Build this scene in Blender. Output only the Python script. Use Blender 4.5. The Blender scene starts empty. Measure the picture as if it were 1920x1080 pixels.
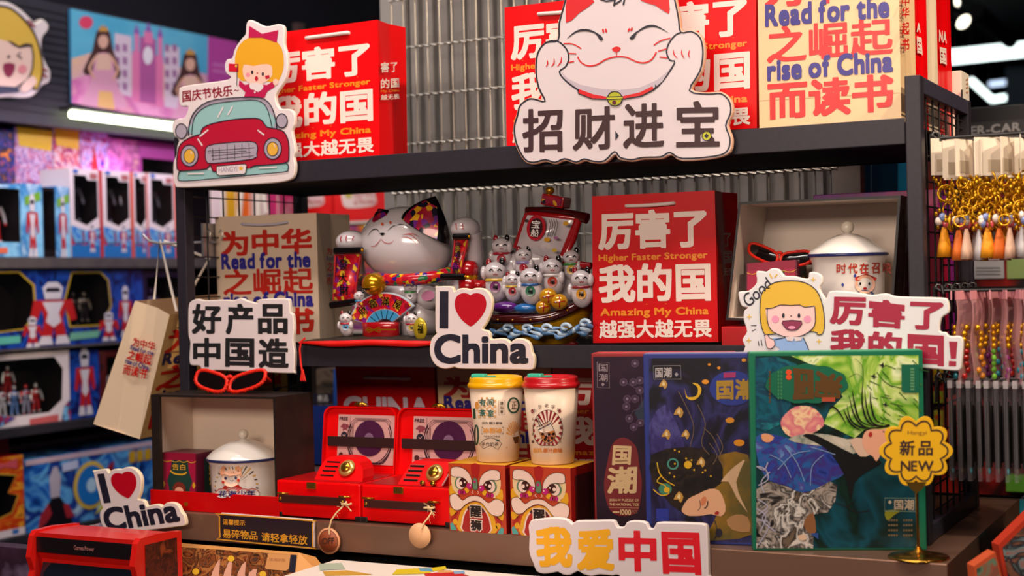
import bpy, bmesh, math, random
import numpy as np
from mathutils import Vector, Matrix, Euler
from mathutils.geometry import tessellate_polygon
random.seed(7)
SC = bpy.context.scene
COL = SC.collection

# ------------------------------------------------------------------ camera
FPX = 2752.1                                   # focal length in pixels of a 1920 wide frame
CAM = Vector((1.6608, -1.9484, 0.3586))
yaw, pitch, roll = -.4818, -.0046, -.0229
_f = Vector((math.sin(yaw), math.cos(yaw), 0)); _r = Vector((math.cos(yaw), -math.sin(yaw), 0)); _u = Vector((0, 0, 1))
FW = _f*math.cos(pitch)+_u*math.sin(pitch); _u2 = _u*math.cos(pitch)-_f*math.sin(pitch)
RT = _r*math.cos(roll)+_u2*math.sin(roll); UP = _u2*math.cos(roll)-_r*math.sin(roll)
cd = bpy.data.cameras.new('camera'); cam = bpy.data.objects.new('camera', cd); COL.objects.link(cam)
cam.matrix_world = Matrix(((RT.x, UP.x, -FW.x, CAM.x), (RT.y, UP.y, -FW.y, CAM.y), (RT.z, UP.z, -FW.z, CAM.z), (0, 0, 0, 1)))
cd.sensor_width = 36; cd.lens = 36*FPX/1920; cd.clip_start = .05; cd.clip_end = 60
cd.dof.use_dof = True; cd.dof.focus_distance = 2.15; cd.dof.aperture_fstop = 3.6
SC.camera = cam

# ------------------------------------------------------------------ world and light
wd = bpy.data.worlds.new('world'); SC.world = wd; wd.use_nodes = True
wd.node_tree.nodes['Background'].inputs[0].default_value = (.75, .68, .78, 1)
wd.node_tree.nodes['Background'].inputs[1].default_value = .10
vs = SC.view_settings; vs.view_transform = 'Standard'; vs.look = 'None'; vs.gamma = 1; vs.exposure = 0.15
vs.use_curve_mapping = False

def area(name, loc, to, power, sx, sy, col):
    l = bpy.data.lights.new(name, 'AREA'); l.shape = 'RECTANGLE'; l.size = sx; l.size_y = sy; l.energy = power; l.color = col
    o = bpy.data.objects.new(name, l); COL.objects.link(o); o.location = loc
    o.rotation_euler = (Vector(to)-Vector(loc)).to_track_quat('-Z', 'Y').to_euler(); return o
def spot(name, loc, to, power, ang, col, rad=.05, blend=.5):
    l = bpy.data.lights.new(name, 'SPOT'); l.energy = power; l.spot_size = math.radians(ang); l.spot_blend = blend; l.color = col; l.shadow_soft_size = rad
    o = bpy.data.objects.new(name, l); COL.objects.link(o); o.location = loc
    o.rotation_euler = (Vector(to)-Vector(loc)).to_track_quat('-Z', 'Y').to_euler(); return o
WARM = (1, .80, .60); NEUT = (1, .93, .88)
area('ceiling_lamp_row', (.70, -.80, 1.95), (.66, -.05, .3), 30, 2.0, .35, (1, .90, .84))
area('warm_front_fill', (.9, -2.9, 1.15), (.62, 0, .24), 42, 1.6, .5, (1, .80, .66))  # warm frontal fill added in place of the shop's other lights
spot('track_spot_top', (1.3, -1.1, 2.0), (1.25, .1, .75), 26, 30, WARM, .04, .7)
spot('track_spot_top_left', (.35, -1.1, 2.0), (.28, .05, .72), 20, 26, (1, .86, .74), .04, .7)
spot('track_spot_right', (3.0, -.25, 1.75), (1.05, .12, .72), 150, 32, WARM, .05, .5)
spot('track_spot_hooks', (2.3, -.9, 1.9), (1.42, .12, .45), 75, 30, WARM, .05, .6)
spot('track_spot_deck', (.95, -1.2, 1.95), (.45, -.14, .05), 26, 24, (1, .78, .56), .05, .8)
area('ceiling_lamp_toys', (.1, .6, 1.9), (-1.0, .8, .4), 17, 1.8, .3, (.95, .93, 1))
area('shelf_light_strip_glow', (-.86, .85, .86), (-1.0, .85, .3), 3.2, 1.5, .05, (1, .80, 1))

# ------------------------------------------------------------------ materials
_mc = {}
def lin(c):
    c /= 255.0
    return c/12.92 if c <= .04045 else ((c+.055)/1.055)**2.4
def rgb(h):
    h = h.lstrip('#'); return (lin(int(h[0:2], 16)), lin(int(h[2:4], 16)), lin(int(h[4:6], 16)), 1)
def mat(hexc, rough=.5, metal=0, name=None, coat=0, alpha=1, trans=0, emit=0, spec=.5):
    k = (hexc, rough, metal, coat, alpha, trans, emit, spec)
    if k in _mc: return _mc[k]
    m = bpy.data.materials.new(name or 'paint_'+hexc.lstrip('#')); m.use_nodes = True
    nt = m.node_tree; b = nt.nodes['Principled BSDF']
    b.inputs['Base Color'].default_value = rgb(hexc); b.inputs['Roughness'].default_value = rough
    b.inputs['Metallic'].default_value = metal; b.inputs['Coat Weight'].default_value = coat
    b.inputs['Coat Roughness'].default_value = .08
    b.inputs['Alpha'].default_value = alpha; b.inputs['Transmission Weight'].default_value = trans
    b.inputs['Specular IOR Level'].default_value = spec
    if emit:
        b.inputs['Emission Color'].default_value = rgb(hexc); b.inputs['Emission Strength'].default_value = emit
    # slight procedural variation of the surface roughness
    if not trans and not emit:
        tc = nt.nodes.new('ShaderNodeTexCoord'); n = nt.nodes.new('ShaderNodeTexNoise'); n.inputs['Scale'].default_value = 30
        nt.links.new(tc.outputs['Object'], n.inputs['Vector'])
        mr = nt.nodes.new('ShaderNodeMapRange'); mr.inputs['To Min'].default_value = max(0, rough-.05); mr.inputs['To Max'].default_value = min(1, rough+.05)
        nt.links.new(n.outputs['Fac'], mr.inputs['Value']); nt.links.new(mr.outputs['Result'], b.inputs['Roughness'])
    _mc[k] = m; return m
def noisemat(name, cols, scale=20, rough=.4, detail=4, stretch=(1, 1, 1), kind='noise', dist=0, coat=0, lo=.3, hi=.7, rotz=0, roty=0, interp='LINEAR', metal=0, offset=(0, 0, 0)):
    """printed artwork: a colour ramp over a noise / voronoi / wave pattern in object space"""
    m = bpy.data.materials.new(name); m.use_nodes = True; nt = m.node_tree; b = nt.nodes['Principled BSDF']
    tc = nt.nodes.new('ShaderNodeTexCoord'); mp = nt.nodes.new('ShaderNodeMapping'); nt.links.new(tc.outputs['Object'], mp.inputs['Vector'])
    mp.inputs['Scale'].default_value = stretch; mp.inputs['Rotation'].default_value = (0, roty, rotz); mp.inputs['Location'].default_value = offset
    if kind == 'noise':
        t = nt.nodes.new('ShaderNodeTexNoise'); t.inputs['Detail'].default_value = detail; t.inputs['Distortion'].default_value = dist; out = t.outputs['Fac']
    elif kind == 'voronoi':
        t = nt.nodes.new('ShaderNodeTexVoronoi'); out = t.outputs['Color']
    else:
        t = nt.nodes.new('ShaderNodeTexWave'); t.inputs['Distortion'].default_value = dist; t.inputs['Detail'].default_value = detail; out = t.outputs['Fac']
    t.inputs['Scale'].default_value = scale; nt.links.new(mp.outputs['Vector'], t.inputs['Vector'])
    if kind == 'voronoi':
        bw = nt.nodes.new('ShaderNodeSeparateColor'); nt.links.new(out, bw.inputs[0]); out = bw.outputs[0]; lo, hi = 0, 1
    r = nt.nodes.new('ShaderNodeValToRGB'); r.color_ramp.interpolation = interp; nt.links.new(out, r.inputs['Fac'])
    n = len(cols); e = r.color_ramp.elements
    while len(e) < n: e.new(.5)
    for i, c in enumerate(cols):
        e[i].position = lo+(hi-lo)*i/max(1, n-1 if interp != 'CONSTANT' else n); e[i].color = rgb(c)
    nt.links.new(r.outputs['Color'], b.inputs['Base Color']); b.inputs['Roughness'].default_value = rough
    b.inputs['Coat Weight'].default_value = coat; b.inputs['Metallic'].default_value = metal; b.inputs['Specular IOR Level'].default_value = .3
    return m
def clearmat(name, hexc='#ffffff', alpha=.15, rough=.05):
    m = bpy.data.materials.new(name); m.use_nodes = True; b = m.node_tree.nodes['Principled BSDF']
    b.inputs['Base Color'].default_value = rgb(hexc); b.inputs['Roughness'].default_value = rough; b.inputs['Alpha'].default_value = alpha
    b.inputs['Specular IOR Level'].default_value = .8
    return m

# ------------------------------------------------------------------ where a ray through the frame meets a plane of the place
def ray(px, py): return FW+RT*((px-960)/FPX)-UP*((py-540)/FPX)
class Plane:
    def __init__(s, p, n):
        s.p = Vector(p); s.n = Vector(n).normalized()
    def at(s, px, py, lift=0):
        d = ray(px, py); k = (s.p-CAM).dot(s.n)/d.dot(s.n); return CAM+d*k+s.n*lift
    def off(s, d): return Plane(s.p+s.n*d, s.n)
def PY(y): return Plane((0, y, 0), (0, -1, 0))
def PX(x): return Plane((x, 0, 0), (1, 0, 0))
def PZ(z): return Plane((0, 0, z), (0, 0, 1))
def PR(p, ang): # upright plane through p, turned ang degrees to the right from facing the front
    a = math.radians(ang); return Plane(p, (math.sin(a), -math.cos(a), 0))

# ------------------------------------------------------------------ mesh builder (world coordinates)
def smooth_loop(pts, k=4, closed=True):
    n = len(pts); out = []
    P = [Vector((p[0], p[1])) for p in pts]
    rng = range(n) if closed else range(n-1)
    for i in rng:
        if closed: a, b, c, d = P[i-1], P[i], P[(i+1) % n], P[(i+2) % n]
        else: a, b, c, d = P[max(0, i-1)], P[i], P[i+1], P[min(n-1, i+2)]
        for j in range(k):
            t = j/k
            q = .5*((2*b)+(c-a)*t+(2*a-5*b+4*c-d)*t*t+(3*b-a-3*c+d)*t**3)
            out.append((q.x, q.y))
    if not closed: out.append((P[-1].x, P[-1].y))
    return out
def ell(cx, cy, rx, ry=None, n=28, a0=0, a1=360, rot=0):
    ry = rx if ry is None else ry; r = math.radians(rot); o = []
    m = n if a1-a0 >= 360 else n+1
    for i in range(m):
        a = math.radians(a0+(a1-a0)*i/n); x, y = rx*math.cos(a), ry*math.sin(a)
        o.append((cx+x*math.cos(r)-y*math.sin(r), cy+x*math.sin(r)+y*math.cos(r)))
    return o

class MB:
    def __init__(s): s.V = []; s.F = []; s.I = []; s.M = []; s.S = []; s.lay = 0
    def nl(s, lift):   # every printed layer gets its own hair's breadth
        s.lay += 1; return lift+s.lay*3e-6
    def mi(s, m):
        if m not in s.M: s.M.append(m)
        return s.M.index(m)
    def add(s, vs, fs, m, smooth=False):
        o = len(s.V); s.V += [tuple(v) for v in vs]; k = s.mi(m)
        for f in fs: s.F.append(tuple(o+i for i in f)); s.I.append(k); s.S.append(smooth)
        return s
    def box(s, c, d, m, rz=0, bev=0, R=None):
        """box with centre c and size d; bev chamfers the edges"""
        c = Vector(c); R = R or Matrix.Rotation(rz, 3, 'Z')
        if bev:
            bm = bmesh.new(); bmesh.ops.create_cube(bm, size=1)
            for v in bm.verts: v.co = Vector((v.co.x*d[0], v.co.y*d[1], v.co.z*d[2]))
            bmesh.ops.bevel(bm, geom=bm.edges[:], offset=bev, segments=2, affect='EDGES', profile=.6)
            bm.verts.index_update()
            s.add([R @ v.co+c for v in bm.verts], [[v.index for v in f.verts] for f in bm.faces], m); bm.free(); return s
        vs = [R @ Vector((x*d[0]/2, y*d[1]/2, z*d[2]/2))+c for x in (-1, 1) for y in (-1, 1) for z in (-1, 1)]
        return s.add(vs, [(0, 1, 3, 2), (4, 6, 7, 5), (0, 4, 5, 1), (2, 3, 7, 6), (0, 2, 6, 4), (1, 5, 7, 3)], m)
    def bb(s, a, b, m, bev=0):
        a = Vector(a); b = Vector(b); return s.box((a+b)/2, [abs(b[i]-a[i]) for i in range(3)], m, bev=bev)
    def tube(s, pts, r, m, n=8, cap=True, closed=False, radii=None):
        P = [Vector(p) for p in pts]; N = len(P); vs = []; fs = []
        up = None
        for i, p in enumerate(P):
            if closed: t = P[(i+1) % N]-P[i-1]
            else: t = P[min(N-1, i+1)]-P[max(0, i-1)]
            t.normalize()
            if up is None: up = Vector((0, 0, 1)) if abs(t.z) < .9 else Vector((1, 0, 0))
            a = t.cross(up); 
            if a.length < 1e-5: a = t.orthogonal()
            a.normalize(); up = a.cross(t)
            rr = radii[i] if radii else r
            vs += [p+(a*math.cos(2*math.pi*j/n)+up*math.sin(2*math.pi*j/n))*rr for j in range(n)]
        for i in range(N if closed else N-1):
            k = (i+1) % N
            fs += [(i*n+j, i*n+(j+1) % n, k*n+(j+1) % n, k*n+j) for j in range(n)]
        s.add(vs, fs, m, True)
        if cap and not closed:
            s.add(vs[:n], [tuple(range(n))], m); s.add(vs[-n:], [tuple(range(n))[::-1]], m)
        return s
    def lathe(s, c, prof, m, n=32, R=None, sx=1, sy=1):
        """prof: list of (radius, height)"""
        c = Vector(c); vs = []; fs = []
        for r, h in prof:
            for j in range(n):
                a = 2*math.pi*j/n; v = Vector((r*math.cos(a)*sx, r*math.sin(a)*sy, h)); vs.append(c+(R @ v if R else v))
        for i in range(len(prof)-1):
            fs += [(i*n+j, i*n+(j+1) % n, (i+1)*n+(j+1) % n, (i+1)*n+j) for j in range(n)]
        return s.add(vs, fs, m, True)
    def blob(s, c, d, m, R=None, n=16, fn=None):
        """ellipsoid with semi-axes d; fn reshapes unit points"""
        c = Vector(c); vs = []; fs = []; h = n//2
        for i in range(h+1):
            t = math.pi*i/h
            for j in range(n):
                a = 2*math.pi*j/n; v = Vector((math.sin(t)*math.cos(a), math.sin(t)*math.sin(a), math.cos(t)))
                if fn: v = fn(v)
                v = Vector((v.x*d[0], v.y*d[1], v.z*d[2])); vs.append(c+(R @ v if R else v))
        for i in range(h): fs += [(i*n+j, (i+1)*n+j, (i+1)*n+(j+1) % n, i*n+(j+1) % n) for j in range(n)]
        return s.add(vs, fs, m, True)
    # ---- flat artwork on a plane, given where it shows
    def poly3(s, pts, m):
        if len(pts) < 3: return s
        tr = tessellate_polygon([pts]); return s.add(pts, tr, m)
    def poly(s, P, pp, m, lift=0, sm=0, holes=None):
        lift = s.nl(lift)
        if sm: pp = smooth_loop(pp, sm)
        w = [P.at(x, y, lift) for x, y in pp]
        if holes:
            hs = [[P.at(x, y, lift) for x, y in h] for h in holes]
            tr = tessellate_polygon([w]+hs); allv = w+[v for h in hs for v in h]; return s.add(allv, tr, m)
        return s.poly3(w, m)
    def line(s, P, pp, wpx, m, lift=0, sm=0, closed=False, taper=False):
        lift = s.nl(lift)
        if sm: pp = smooth_loop(pp, sm, closed)
        n = len(pp); L = []; Rr = []
        for i in range(n):
            a = pp[i-1] if (closed or i > 0) else pp[i]; b = pp[(i+1) % n] if (closed or i < n-1) else pp[i]
            dx, dy = b[0]-a[0], b[1]-a[1]; l = math.hypot(dx, dy) or 1; nx, ny = -dy/l, dx/l
            w = wpx/2
            if taper: w *= max(.12, math.sin(math.pi*min(1, max(0, (i+.3)/(n-.4)))))
            L.append(P.at(pp[i][0]+nx*w, pp[i][1]+ny*w, lift)); Rr.append(P.at(pp[i][0]-nx*w, pp[i][1]-ny*w, lift))
        fs = [(i, (i+1) % n, n+(i+1) % n, n+i) for i in range(n if closed else n-1)]
        return s.add(L+Rr, fs, m)
    def rect(s, P, x0, y0, x1, y1, m, lift=0): return s.poly(P, [(x0, y0), (x1, y0), (x1, y1), (x0, y1)], m, lift)
    def disc(s, P, cx, cy, r, m, lift=0, ry=None, rot=0, n=28): return s.poly(P, ell(cx, cy, r, ry, n=n, rot=rot), m, lift)
    def board(s, P, pp, th, m, medge=None, sm=0, bev=.0015, round_back=True):
        """a cut-out board: front on plane P, th thick behind it, with a rounded front edge"""
        if sm: pp = smooth_loop(pp, sm)
        w = [P.at(x, y) for x, y in pp]; n = len(w)
        c = sum(w, Vector())/n
        # orientation
        ar = sum(((w[i]-c).cross(w[(i+1) % n]-c)).dot(P.n) for i in range(n))
        sg = 1 if ar > 0 else -1; ins = []
        for i in range(n):
            t = (w[(i+1) % n]-w[i-1]); t.normalize(); nn = P.n.cross(t)*sg; ins.append(w[i]+nn*bev)
        s.poly3([v for v in ins], m)
        rings = [ins, [w[i]+(ins[i]-w[i])*.3-P.n*bev*.35 for i in range(n)], [v-P.n*bev for v in w], [v-P.n*(th-bev) for v in w]]
        allv = [v for r in rings for v in r]
        fs = [(k*n+i, k*n+(i+1) % n, (k+1)*n+(i+1) % n, (k+1)*n+i) for k in range(3) for i in range(n)]
        s.add(allv, fs, medge or m)
        s.poly3([v-P.n*(th-bev) for v in w], medge or m)
        return s
    def quadmap(s, P, q, lift=0):
        lift = s.nl(lift)
        a, b, c, d = [P.at(x, y, lift) for x, y in q]   # tl tr br bl
        def f(u, v): # v up from 0 (bottom) to 1 (top)
            top = a.lerp(b, u); bot = d.lerp(c, u); return bot.lerp(top, v)
        return f
    def text(s, P, txt, q, m, lift=.0004, bold=.02, res=56, shear=0, gap=.04, fitrow=True):
        """txt fitted into the quad q = (tl, tr, br, bl) seen in the frame; each CJK glyph gets an equal cell"""
        return s.textf(s.quadmap(P, q, lift), txt, m, bold, res, gap)
    def textf(s, f, txt, m, bold=.02, res=56, gap=.04):
        V, F_ = string_geo(txt, bold, res, gap)
        return s.add([f(x, y) for x, y in V], F_, m)
    def build(s, name, parent=None, origin=None, autosmooth=None):
        me = bpy.data.meshes.new(name)
        if parent is not None: W = wmat(parent).inverted()
        elif origin is not None: W = Matrix.Translation(-Vector(origin))
        else: W = None
        vs = [tuple(W @ Vector(v)) for v in s.V] if W else s.V
        me.from_pydata(vs, [], s.F); me.polygons.foreach_set('material_index', s.I)
        me.polygons.foreach_set('use_smooth', s.S)
        for m in s.M: me.materials.append(m)
        me.update()
        o = bpy.data.objects.new(name, me); COL.objects.link(o)
        if parent is not None: o.parent = parent
        elif origin is not None: o.location = origin
        return o
def wmat(o):
    M = Matrix.LocRotScale(o.location, o.rotation_euler, None)
    return (wmat(o.parent) @ M) if o.parent else M

# ------------------------------------------------------------------ lettering: glyph outlines thickened on a grid and traced back
_gl = {}
def _raster(ch, N=320):
    """coverage grid of a glyph; returns grid (y up) over [-.15,1.15]^2 em and its ink box"""
    c = bpy.data.curves.new('glyph', 'FONT'); c.body = ch; c.resolution_u = 4
    o = bpy.data.objects.new('glyph', c); COL.objects.link(o); bpy.context.view_layer.update()
    me = o.evaluated_get(bpy.context.evaluated_depsgraph_get()).to_mesh(); me.calc_loop_triangles()
    vs = np.array([v.co[:2] for v in me.vertices]) if len(me.vertices) else np.zeros((0, 2))
    tr = [t.vertices[:] for t in me.loop_triangles]; o.to_mesh_clear()
    bpy.data.objects.remove(o); bpy.data.curves.remove(c)
    g = np.zeros((N, N), bool); L = 1.3/N
    for t in tr:
        a, b, d = [(vs[i]+np.array((.15, .25)))/L for i in t]
        x0, x1 = int(max(0, min(a[0], b[0], d[0])-1)), int(min(N-1, max(a[0], b[0], d[0])+1)); y0, y1 = int(max(0, min(a[1], b[1], d[1])-1)), int(min(N-1, max(a[1], b[1], d[1])+1))
        if x1 < x0 or y1 < y0: continue
        Y, X = np.mgrid[y0:y1+1, x0:x1+1]; X = X+.5; Y = Y+.5
        def e(p, q): return (q[0]-p[0])*(Y-p[1])-(q[1]-p[1])*(X-p[0])
        e0, e1, e2 = e(a, b), e(b, d), e(d, a)
        g[y0:y1+1, x0:x1+1] |= ((e0 >= 0) & (e1 >= 0) & (e2 >= 0)) | ((e0 <= 0) & (e1 <= 0) & (e2 <= 0))
    return g
def _dil(g, k):
    for ax in (0, 1):
        o = g.copy()
        for i in range(1, k+1):
            a = np.roll(g, i, ax); b = np.roll(g, -i, ax); o |= a | b
        g = o
    return g
def glyph(ch, bold, res):
    k = (ch, bold, res)
    if k in _gl: return _gl[k]
    N = 320; g = _raster(ch, N)
    r = int(round(bold*N/1.3))
    if r > 0: g = _dil(g, r)
    ys, xs = np.where(g)
    if len(xs) == 0: _gl[k] = None; return None
    x0, x1, y0, y1 = xs.min(), xs.max()+1, ys.min(), ys.max()+1
    h = max(x1-x0, y1-y0); st = max(1, N/res/1.0); G = int(math.ceil(h/st))+3
    A = g.astype(np.float32)
    # box smoothed samples on grid nodes
    I = np.pad(A.cumsum(0).cumsum(1), ((1, 0), (1, 0)))
    def samp(cx, cy):
        w = st*.55; a = np.clip(cx-w, 0, N-.001); b = np.clip(cx+w, 0, N-.001); c = np.clip(cy-w, 0, N-.001); d = np.clip(cy+w, 0, N-.001)
        def ii(x, y):
            xi = int(x); yi = int(y); fx = x-xi; fy = y-yi; xi2 = min(N, xi+1); yi2 = min(N, yi+1)
            return I[yi, xi]*(1-fx)*(1-fy)+I[yi, xi2]*fx*(1-fy)+I[yi2, xi]*(1-fx)*fy+I[yi2, xi2]*fx*fy
        return (ii(b, d)-ii(a, d)-ii(b, c)+ii(a, c))/max(1e-6, (b-a)*(d-c))
    nx = int((x1-x0)/st)+4; ny = int((y1-y0)/st)+4
    S = np.array([[samp(x0+(i-1.5)*st, y0+(j-1.5)*st) for i in range(nx)] for j in range(ny)])
    S[0, :] = S[-1, :] = 0; S[:, 0] = S[:, -1] = 0
    V = []; Fc = []; vid = {}
    def V_(x, y):
        q = (round(x, 3), round(y, 3))
        if q not in vid: vid[q] = len(V); V.append(q)
        return vid[q]
    for j in range(ny-1):
        run = None
        for i in range(nx):
            full = i < nx-1 and S[j, i] >= .5 and S[j, i+1] >= .5 and S[j+1, i] >= .5 and S[j+1, i+1] >= .5
            if full:
                if run is None: run = i
                continue
            if run is not None:
                Fc.append([V_(run, j), V_(i, j), V_(i, j+1), V_(run, j+1)]); run = None
            if i >= nx-1: break
            cs = [(i, j, S[j, i]), (i+1, j, S[j, i+1]), (i+1, j+1, S[j+1, i+1]), (i, j+1, S[j+1, i])]
            pl = []
            for q in range(4):
                a = cs[q]; b = cs[(q+1) % 4]
                if a[2] >= .5: pl.append((a[0], a[1]))
                if (a[2] >= .5) != (b[2] >= .5):
                    t = (.5-a[2])/(b[2]-a[2]); pl.append((a[0]+(b[0]-a[0])*t, a[1]+(b[1]-a[1])*t))
            if len(pl) >= 3: Fc.append([V_(*p) for p in pl])
    W = (x1-x0)/N*1.3; H = (y1-y0)/N*1.3
    V = [(((x-1.5)*st)/(N)*1.3, ((y-1.5)*st+y0)/N*1.3-.25) for x, y in V]    # x from ink left, y in em from baseline
    lsb = x0/N*1.3-.15
    _gl[k] = (V, Fc, W, y0/N*1.3-.25, y1/N*1.3-.25, lsb); return _gl[k]
def string_geo(txt, bold, res, gap):
    """a row of glyphs normalised to the unit box; CJK rows use equal square cells, Latin rows keep natural widths"""
    cjk = all(ord(c) > 0x2e00 or c == ' ' for c in txt)
    V = []; F_ = []; x = 0
    items = []
    if cjk:
        for c in txt:
            if c == ' ': x += .5; continue
            g = glyph(c, bold, res)
            items.append((g, x+(.96-g[2])/2)); x += 1
    else:
        for c in txt:
            if c == ' ': x += .26; continue
            g = glyph(c, bold, res)
            if g is None: x += .3; continue
            items.append((g, x)); x += g[2]+(gap if ord(c) < 0x2e00 else .08)
    lo = min(g[3] for g, _ in items); hi = max(g[4] for g, _ in items)
    xa = min(xx for g, xx in items); xb = max(xx+g[2] for g, xx in items)
    for g, xx in items:
        o = len(V); V += [((vx+xx-xa)/(xb-xa), (vy-lo)/(hi-lo)) for vx, vy in g[0]]
        F_ += [tuple(o+i for i in f) for f in g[1]]
    return V, F_

# ------------------------------------------------------------------ things
def thing(name, label, cat, loc=(0, 0, 0), rz=0, group=None):
    o = bpy.data.objects.new(name, None); COL.objects.link(o); o.location = loc; o.rotation_euler = (0, 0, rz); o.empty_display_size = .05
    return tag(o, label, cat, group)
def tag(o, label, cat, group=None):
    o['label'] = label; o['category'] = cat
    if group: o['group'] = group
    return o
def struct(o): o['kind'] = 'structure'; return o
def dup(root, loc=None, label=None, group=None, rz=None):
    r = root.copy(); COL.objects.link(r)
    if loc is not None: r.location = loc
    if rz is not None: r.rotation_euler = (0, 0, rz)
    if label: r['label'] = label
    if group: r['group'] = group
    for ch in list(root.children):
        c = ch.copy(); COL.objects.link(c); c.parent = r
        for g in list(ch.children):
            d = g.copy(); COL.objects.link(d); d.parent = c
    return r
# ================================================================== the display shelf
W = 1.25; ZT = .5613; LH = .0345; ZM = .2631; YD = -.114; XD = 1.294; XL = -.05
STEEL = noisemat('charcoal_powder_coat', ['#26222a', '#2b2730'], scale=160, rough=.45, detail=2)
STEEL2 = noisemat('charcoal_powder_coat_rail', ['#33303e', '#3a3746'], scale=160, rough=.4, detail=2)
DECKM = noisemat('brown_grey_satin_steel', ['#7c5c4c', '#826251'], scale=4, rough=.3, detail=1, metal=.35)
BLACK = mat('#050405', .7, spec=.1); WIRE = mat('#4a4440', .35, .6); WIRED = mat('#151316', .4)
gond = thing('display_shelf', 'charcoal steel display shelf with three levels and wire mesh ends', 'display shelf', (W/2, .15, -.05))
for x0 in (0, W-.0206):
    for y0, nm in ((0, 'post'), (.335, 'post')):
        zt = .616
        MB().bb((x0, y0, 0), (x0+.0206, y0+.022, zt), STEEL, .0015).build(nm, gond)
    MB().bb((x0+.001, .0225, .594), (x0+.0196, .3345, .616), STEEL2, .0015).build('top_rail', gond)
    MB().bb((x0+.001, .0225, .0005), (x0+.0196, .3345, .024), STEEL2, .0015).build('bottom_rail', gond)
    b = MB(); xc = x0+.0103
    for i in range(17):
        z = .585-.0345*i; b.tube([(xc, .022, z), (xc, .335, z)], .0013, WIRE if i < 3 else WIRED, 6)
        if i == 0: b.tube([(xc, .022, z-.012), (xc, .335, z-.012)], .0013, WIRE, 6)
    for i in range(6):
        y = .022+.0447*(i+1); b.tube([(xc+.0026, y, .024), (xc+.0026, y, .594)], .0015, WIRED, 6)
    b.build('wire_grid', gond)
for z, nm in ((ZT, 'top_shelf'), (ZM, 'middle_shelf')):
    b = MB(); b.bb((.0212, 0, z-LH), (W-.0212, .003, z), STEEL, .0012)
    b.bb((.0212, .003, z-LH), (W-.0212, .02, z-LH+.003), BLACK)
    b.bb((.0212, .0032, z-.009), (W-.0212, .334, z-.006), BLACK)
    b.bb((.024, .32, z-LH), (W-.024, .334, z-.009), BLACK)
    b.build(nm, gond)
# underside bracing plate that hides the shelf's hollow
MB().bb((.024, .02, ZT-LH+.001), (W-.024, .32, ZT-LH+.003), BLACK).build('shelf_underside', gond)
b = MB(); b.bb((XL, YD, -.0427), (XD, YD+.003, 0), DECKM, .001); b.bb((XL, YD+.003, -.004), (XD, .45, 0), DECKM)
b.bb((XD-.003, YD+.003, -.0427), (XD, .45, -.004), DECKM); b.bb((XL, YD+.003, -.0427), (XL+.003, .45, -.004), DECKM)
b.bb((XL, .45, -.0427), (XD, .453, .004), BLACK)
b.build('base_deck', gond)
MB().bb((XL+.02, YD+.03, -.4), (XD-.02, .44, -.045), BLACK).build('plinth', gond)

# ---- grey ribbed partition and the twisted wire screen in front of it
GREY = noisemat('warm_grey_ribbed_sheet', ['#77726e', '#8d8782'], scale=8, rough=.45, stretch=(1, 1, .1)); GREYD = mat('#5b5754', .5)
b = MB(); n = int((1.0-.17)/.033)
V = []; xs = []
x = .17
pl = []
while x < 1.0:
    pl += [(x, .5), (x+.017, .5), (x+.019, .516), (x+.031, .516), (x+.033, .5)]; x += .033
for (a, b2) in zip(pl[:-1], pl[1:]):
    b.add([(a[0], a[1], -.3), (b2[0], b2[1], -.3), (b2[0], b2[1], 1.35), (a[0], a[1], 1.35)], [(0, 1, 2, 3)], GREY)
b.bb((.108, .49, -.3), (.165, .52, 1.35), mat('#8f8a86', .45)); b.bb((1.0, .49, -.3), (1.045, .52, 1.35), mat('#7d7068', .45))
b.bb((.165, .518, -.3), (1.0, .524, 1.35), GREYD)
part = tag(b.build('ribbed_partition'), 'warm grey partition of vertical ribs behind the twisted wire screen', 'partition')
SILV = mat('#b9b2a6', .3, .75)
scr = thing('wire_screen', 'silver screen of thin upright wires tied by twisted cross wires behind the display', 'wire screen', (.6, .42, -.3))
b = MB(); x = .175
while x < 1.03: b.tube([(x, .424, -.3), (x, .424, 1.35)], .0016, SILV, 6); x += .0262
b.build('upright_wires', scr)
zz = [PY(.42).at(780, y).z for y in (87, 179, 269)]; z0 = zz[0]; dz = (zz[0]-zz[2])/2
for k in range(-3, 12):
    z = z0-k*dz
    if z < -.25: continue
    b = MB(); r_ = .0042 if k == 3 else .0026
    for ph in (0, math.pi):
        pts = [(.172+i*.0045, .419+.5*r_*math.cos(i*.9+ph), z+.5*r_*math.sin(i*.9+ph)) for i in range(191)]
        b.tube(pts, r_*.55, SILV, 5)
    b.build('twisted_wire', scr)
# ================================================================== cut-out foam signs
def K(ox, oy, s): return lambda *pts: [(ox+x/s, oy+y/s) for x, y in pts]
FOAM = mat('#dfd0d2', .5); FOAME = mat('#e6dad0', .55); INK = mat('#1d1a2b', .45); CRIM = mat('#b80a2c', .42)
def chars(b, P, txt, boxes, m, lift=.0005, bold=.02, res=80):
    for ch, q in zip(txt, boxes):
        if len(q) == 4 and not isinstance(q[0], tuple): x0, y0, x1, y1 = q; q = [(x0, y0), (x1, y0), (x1, y1), (x0, y1)]
        b.text(P, ch, q, m, lift, bold, res)
L1, L2, L3, L4, L5 = .0004, .0008, .0012, .0016, .0020

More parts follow.
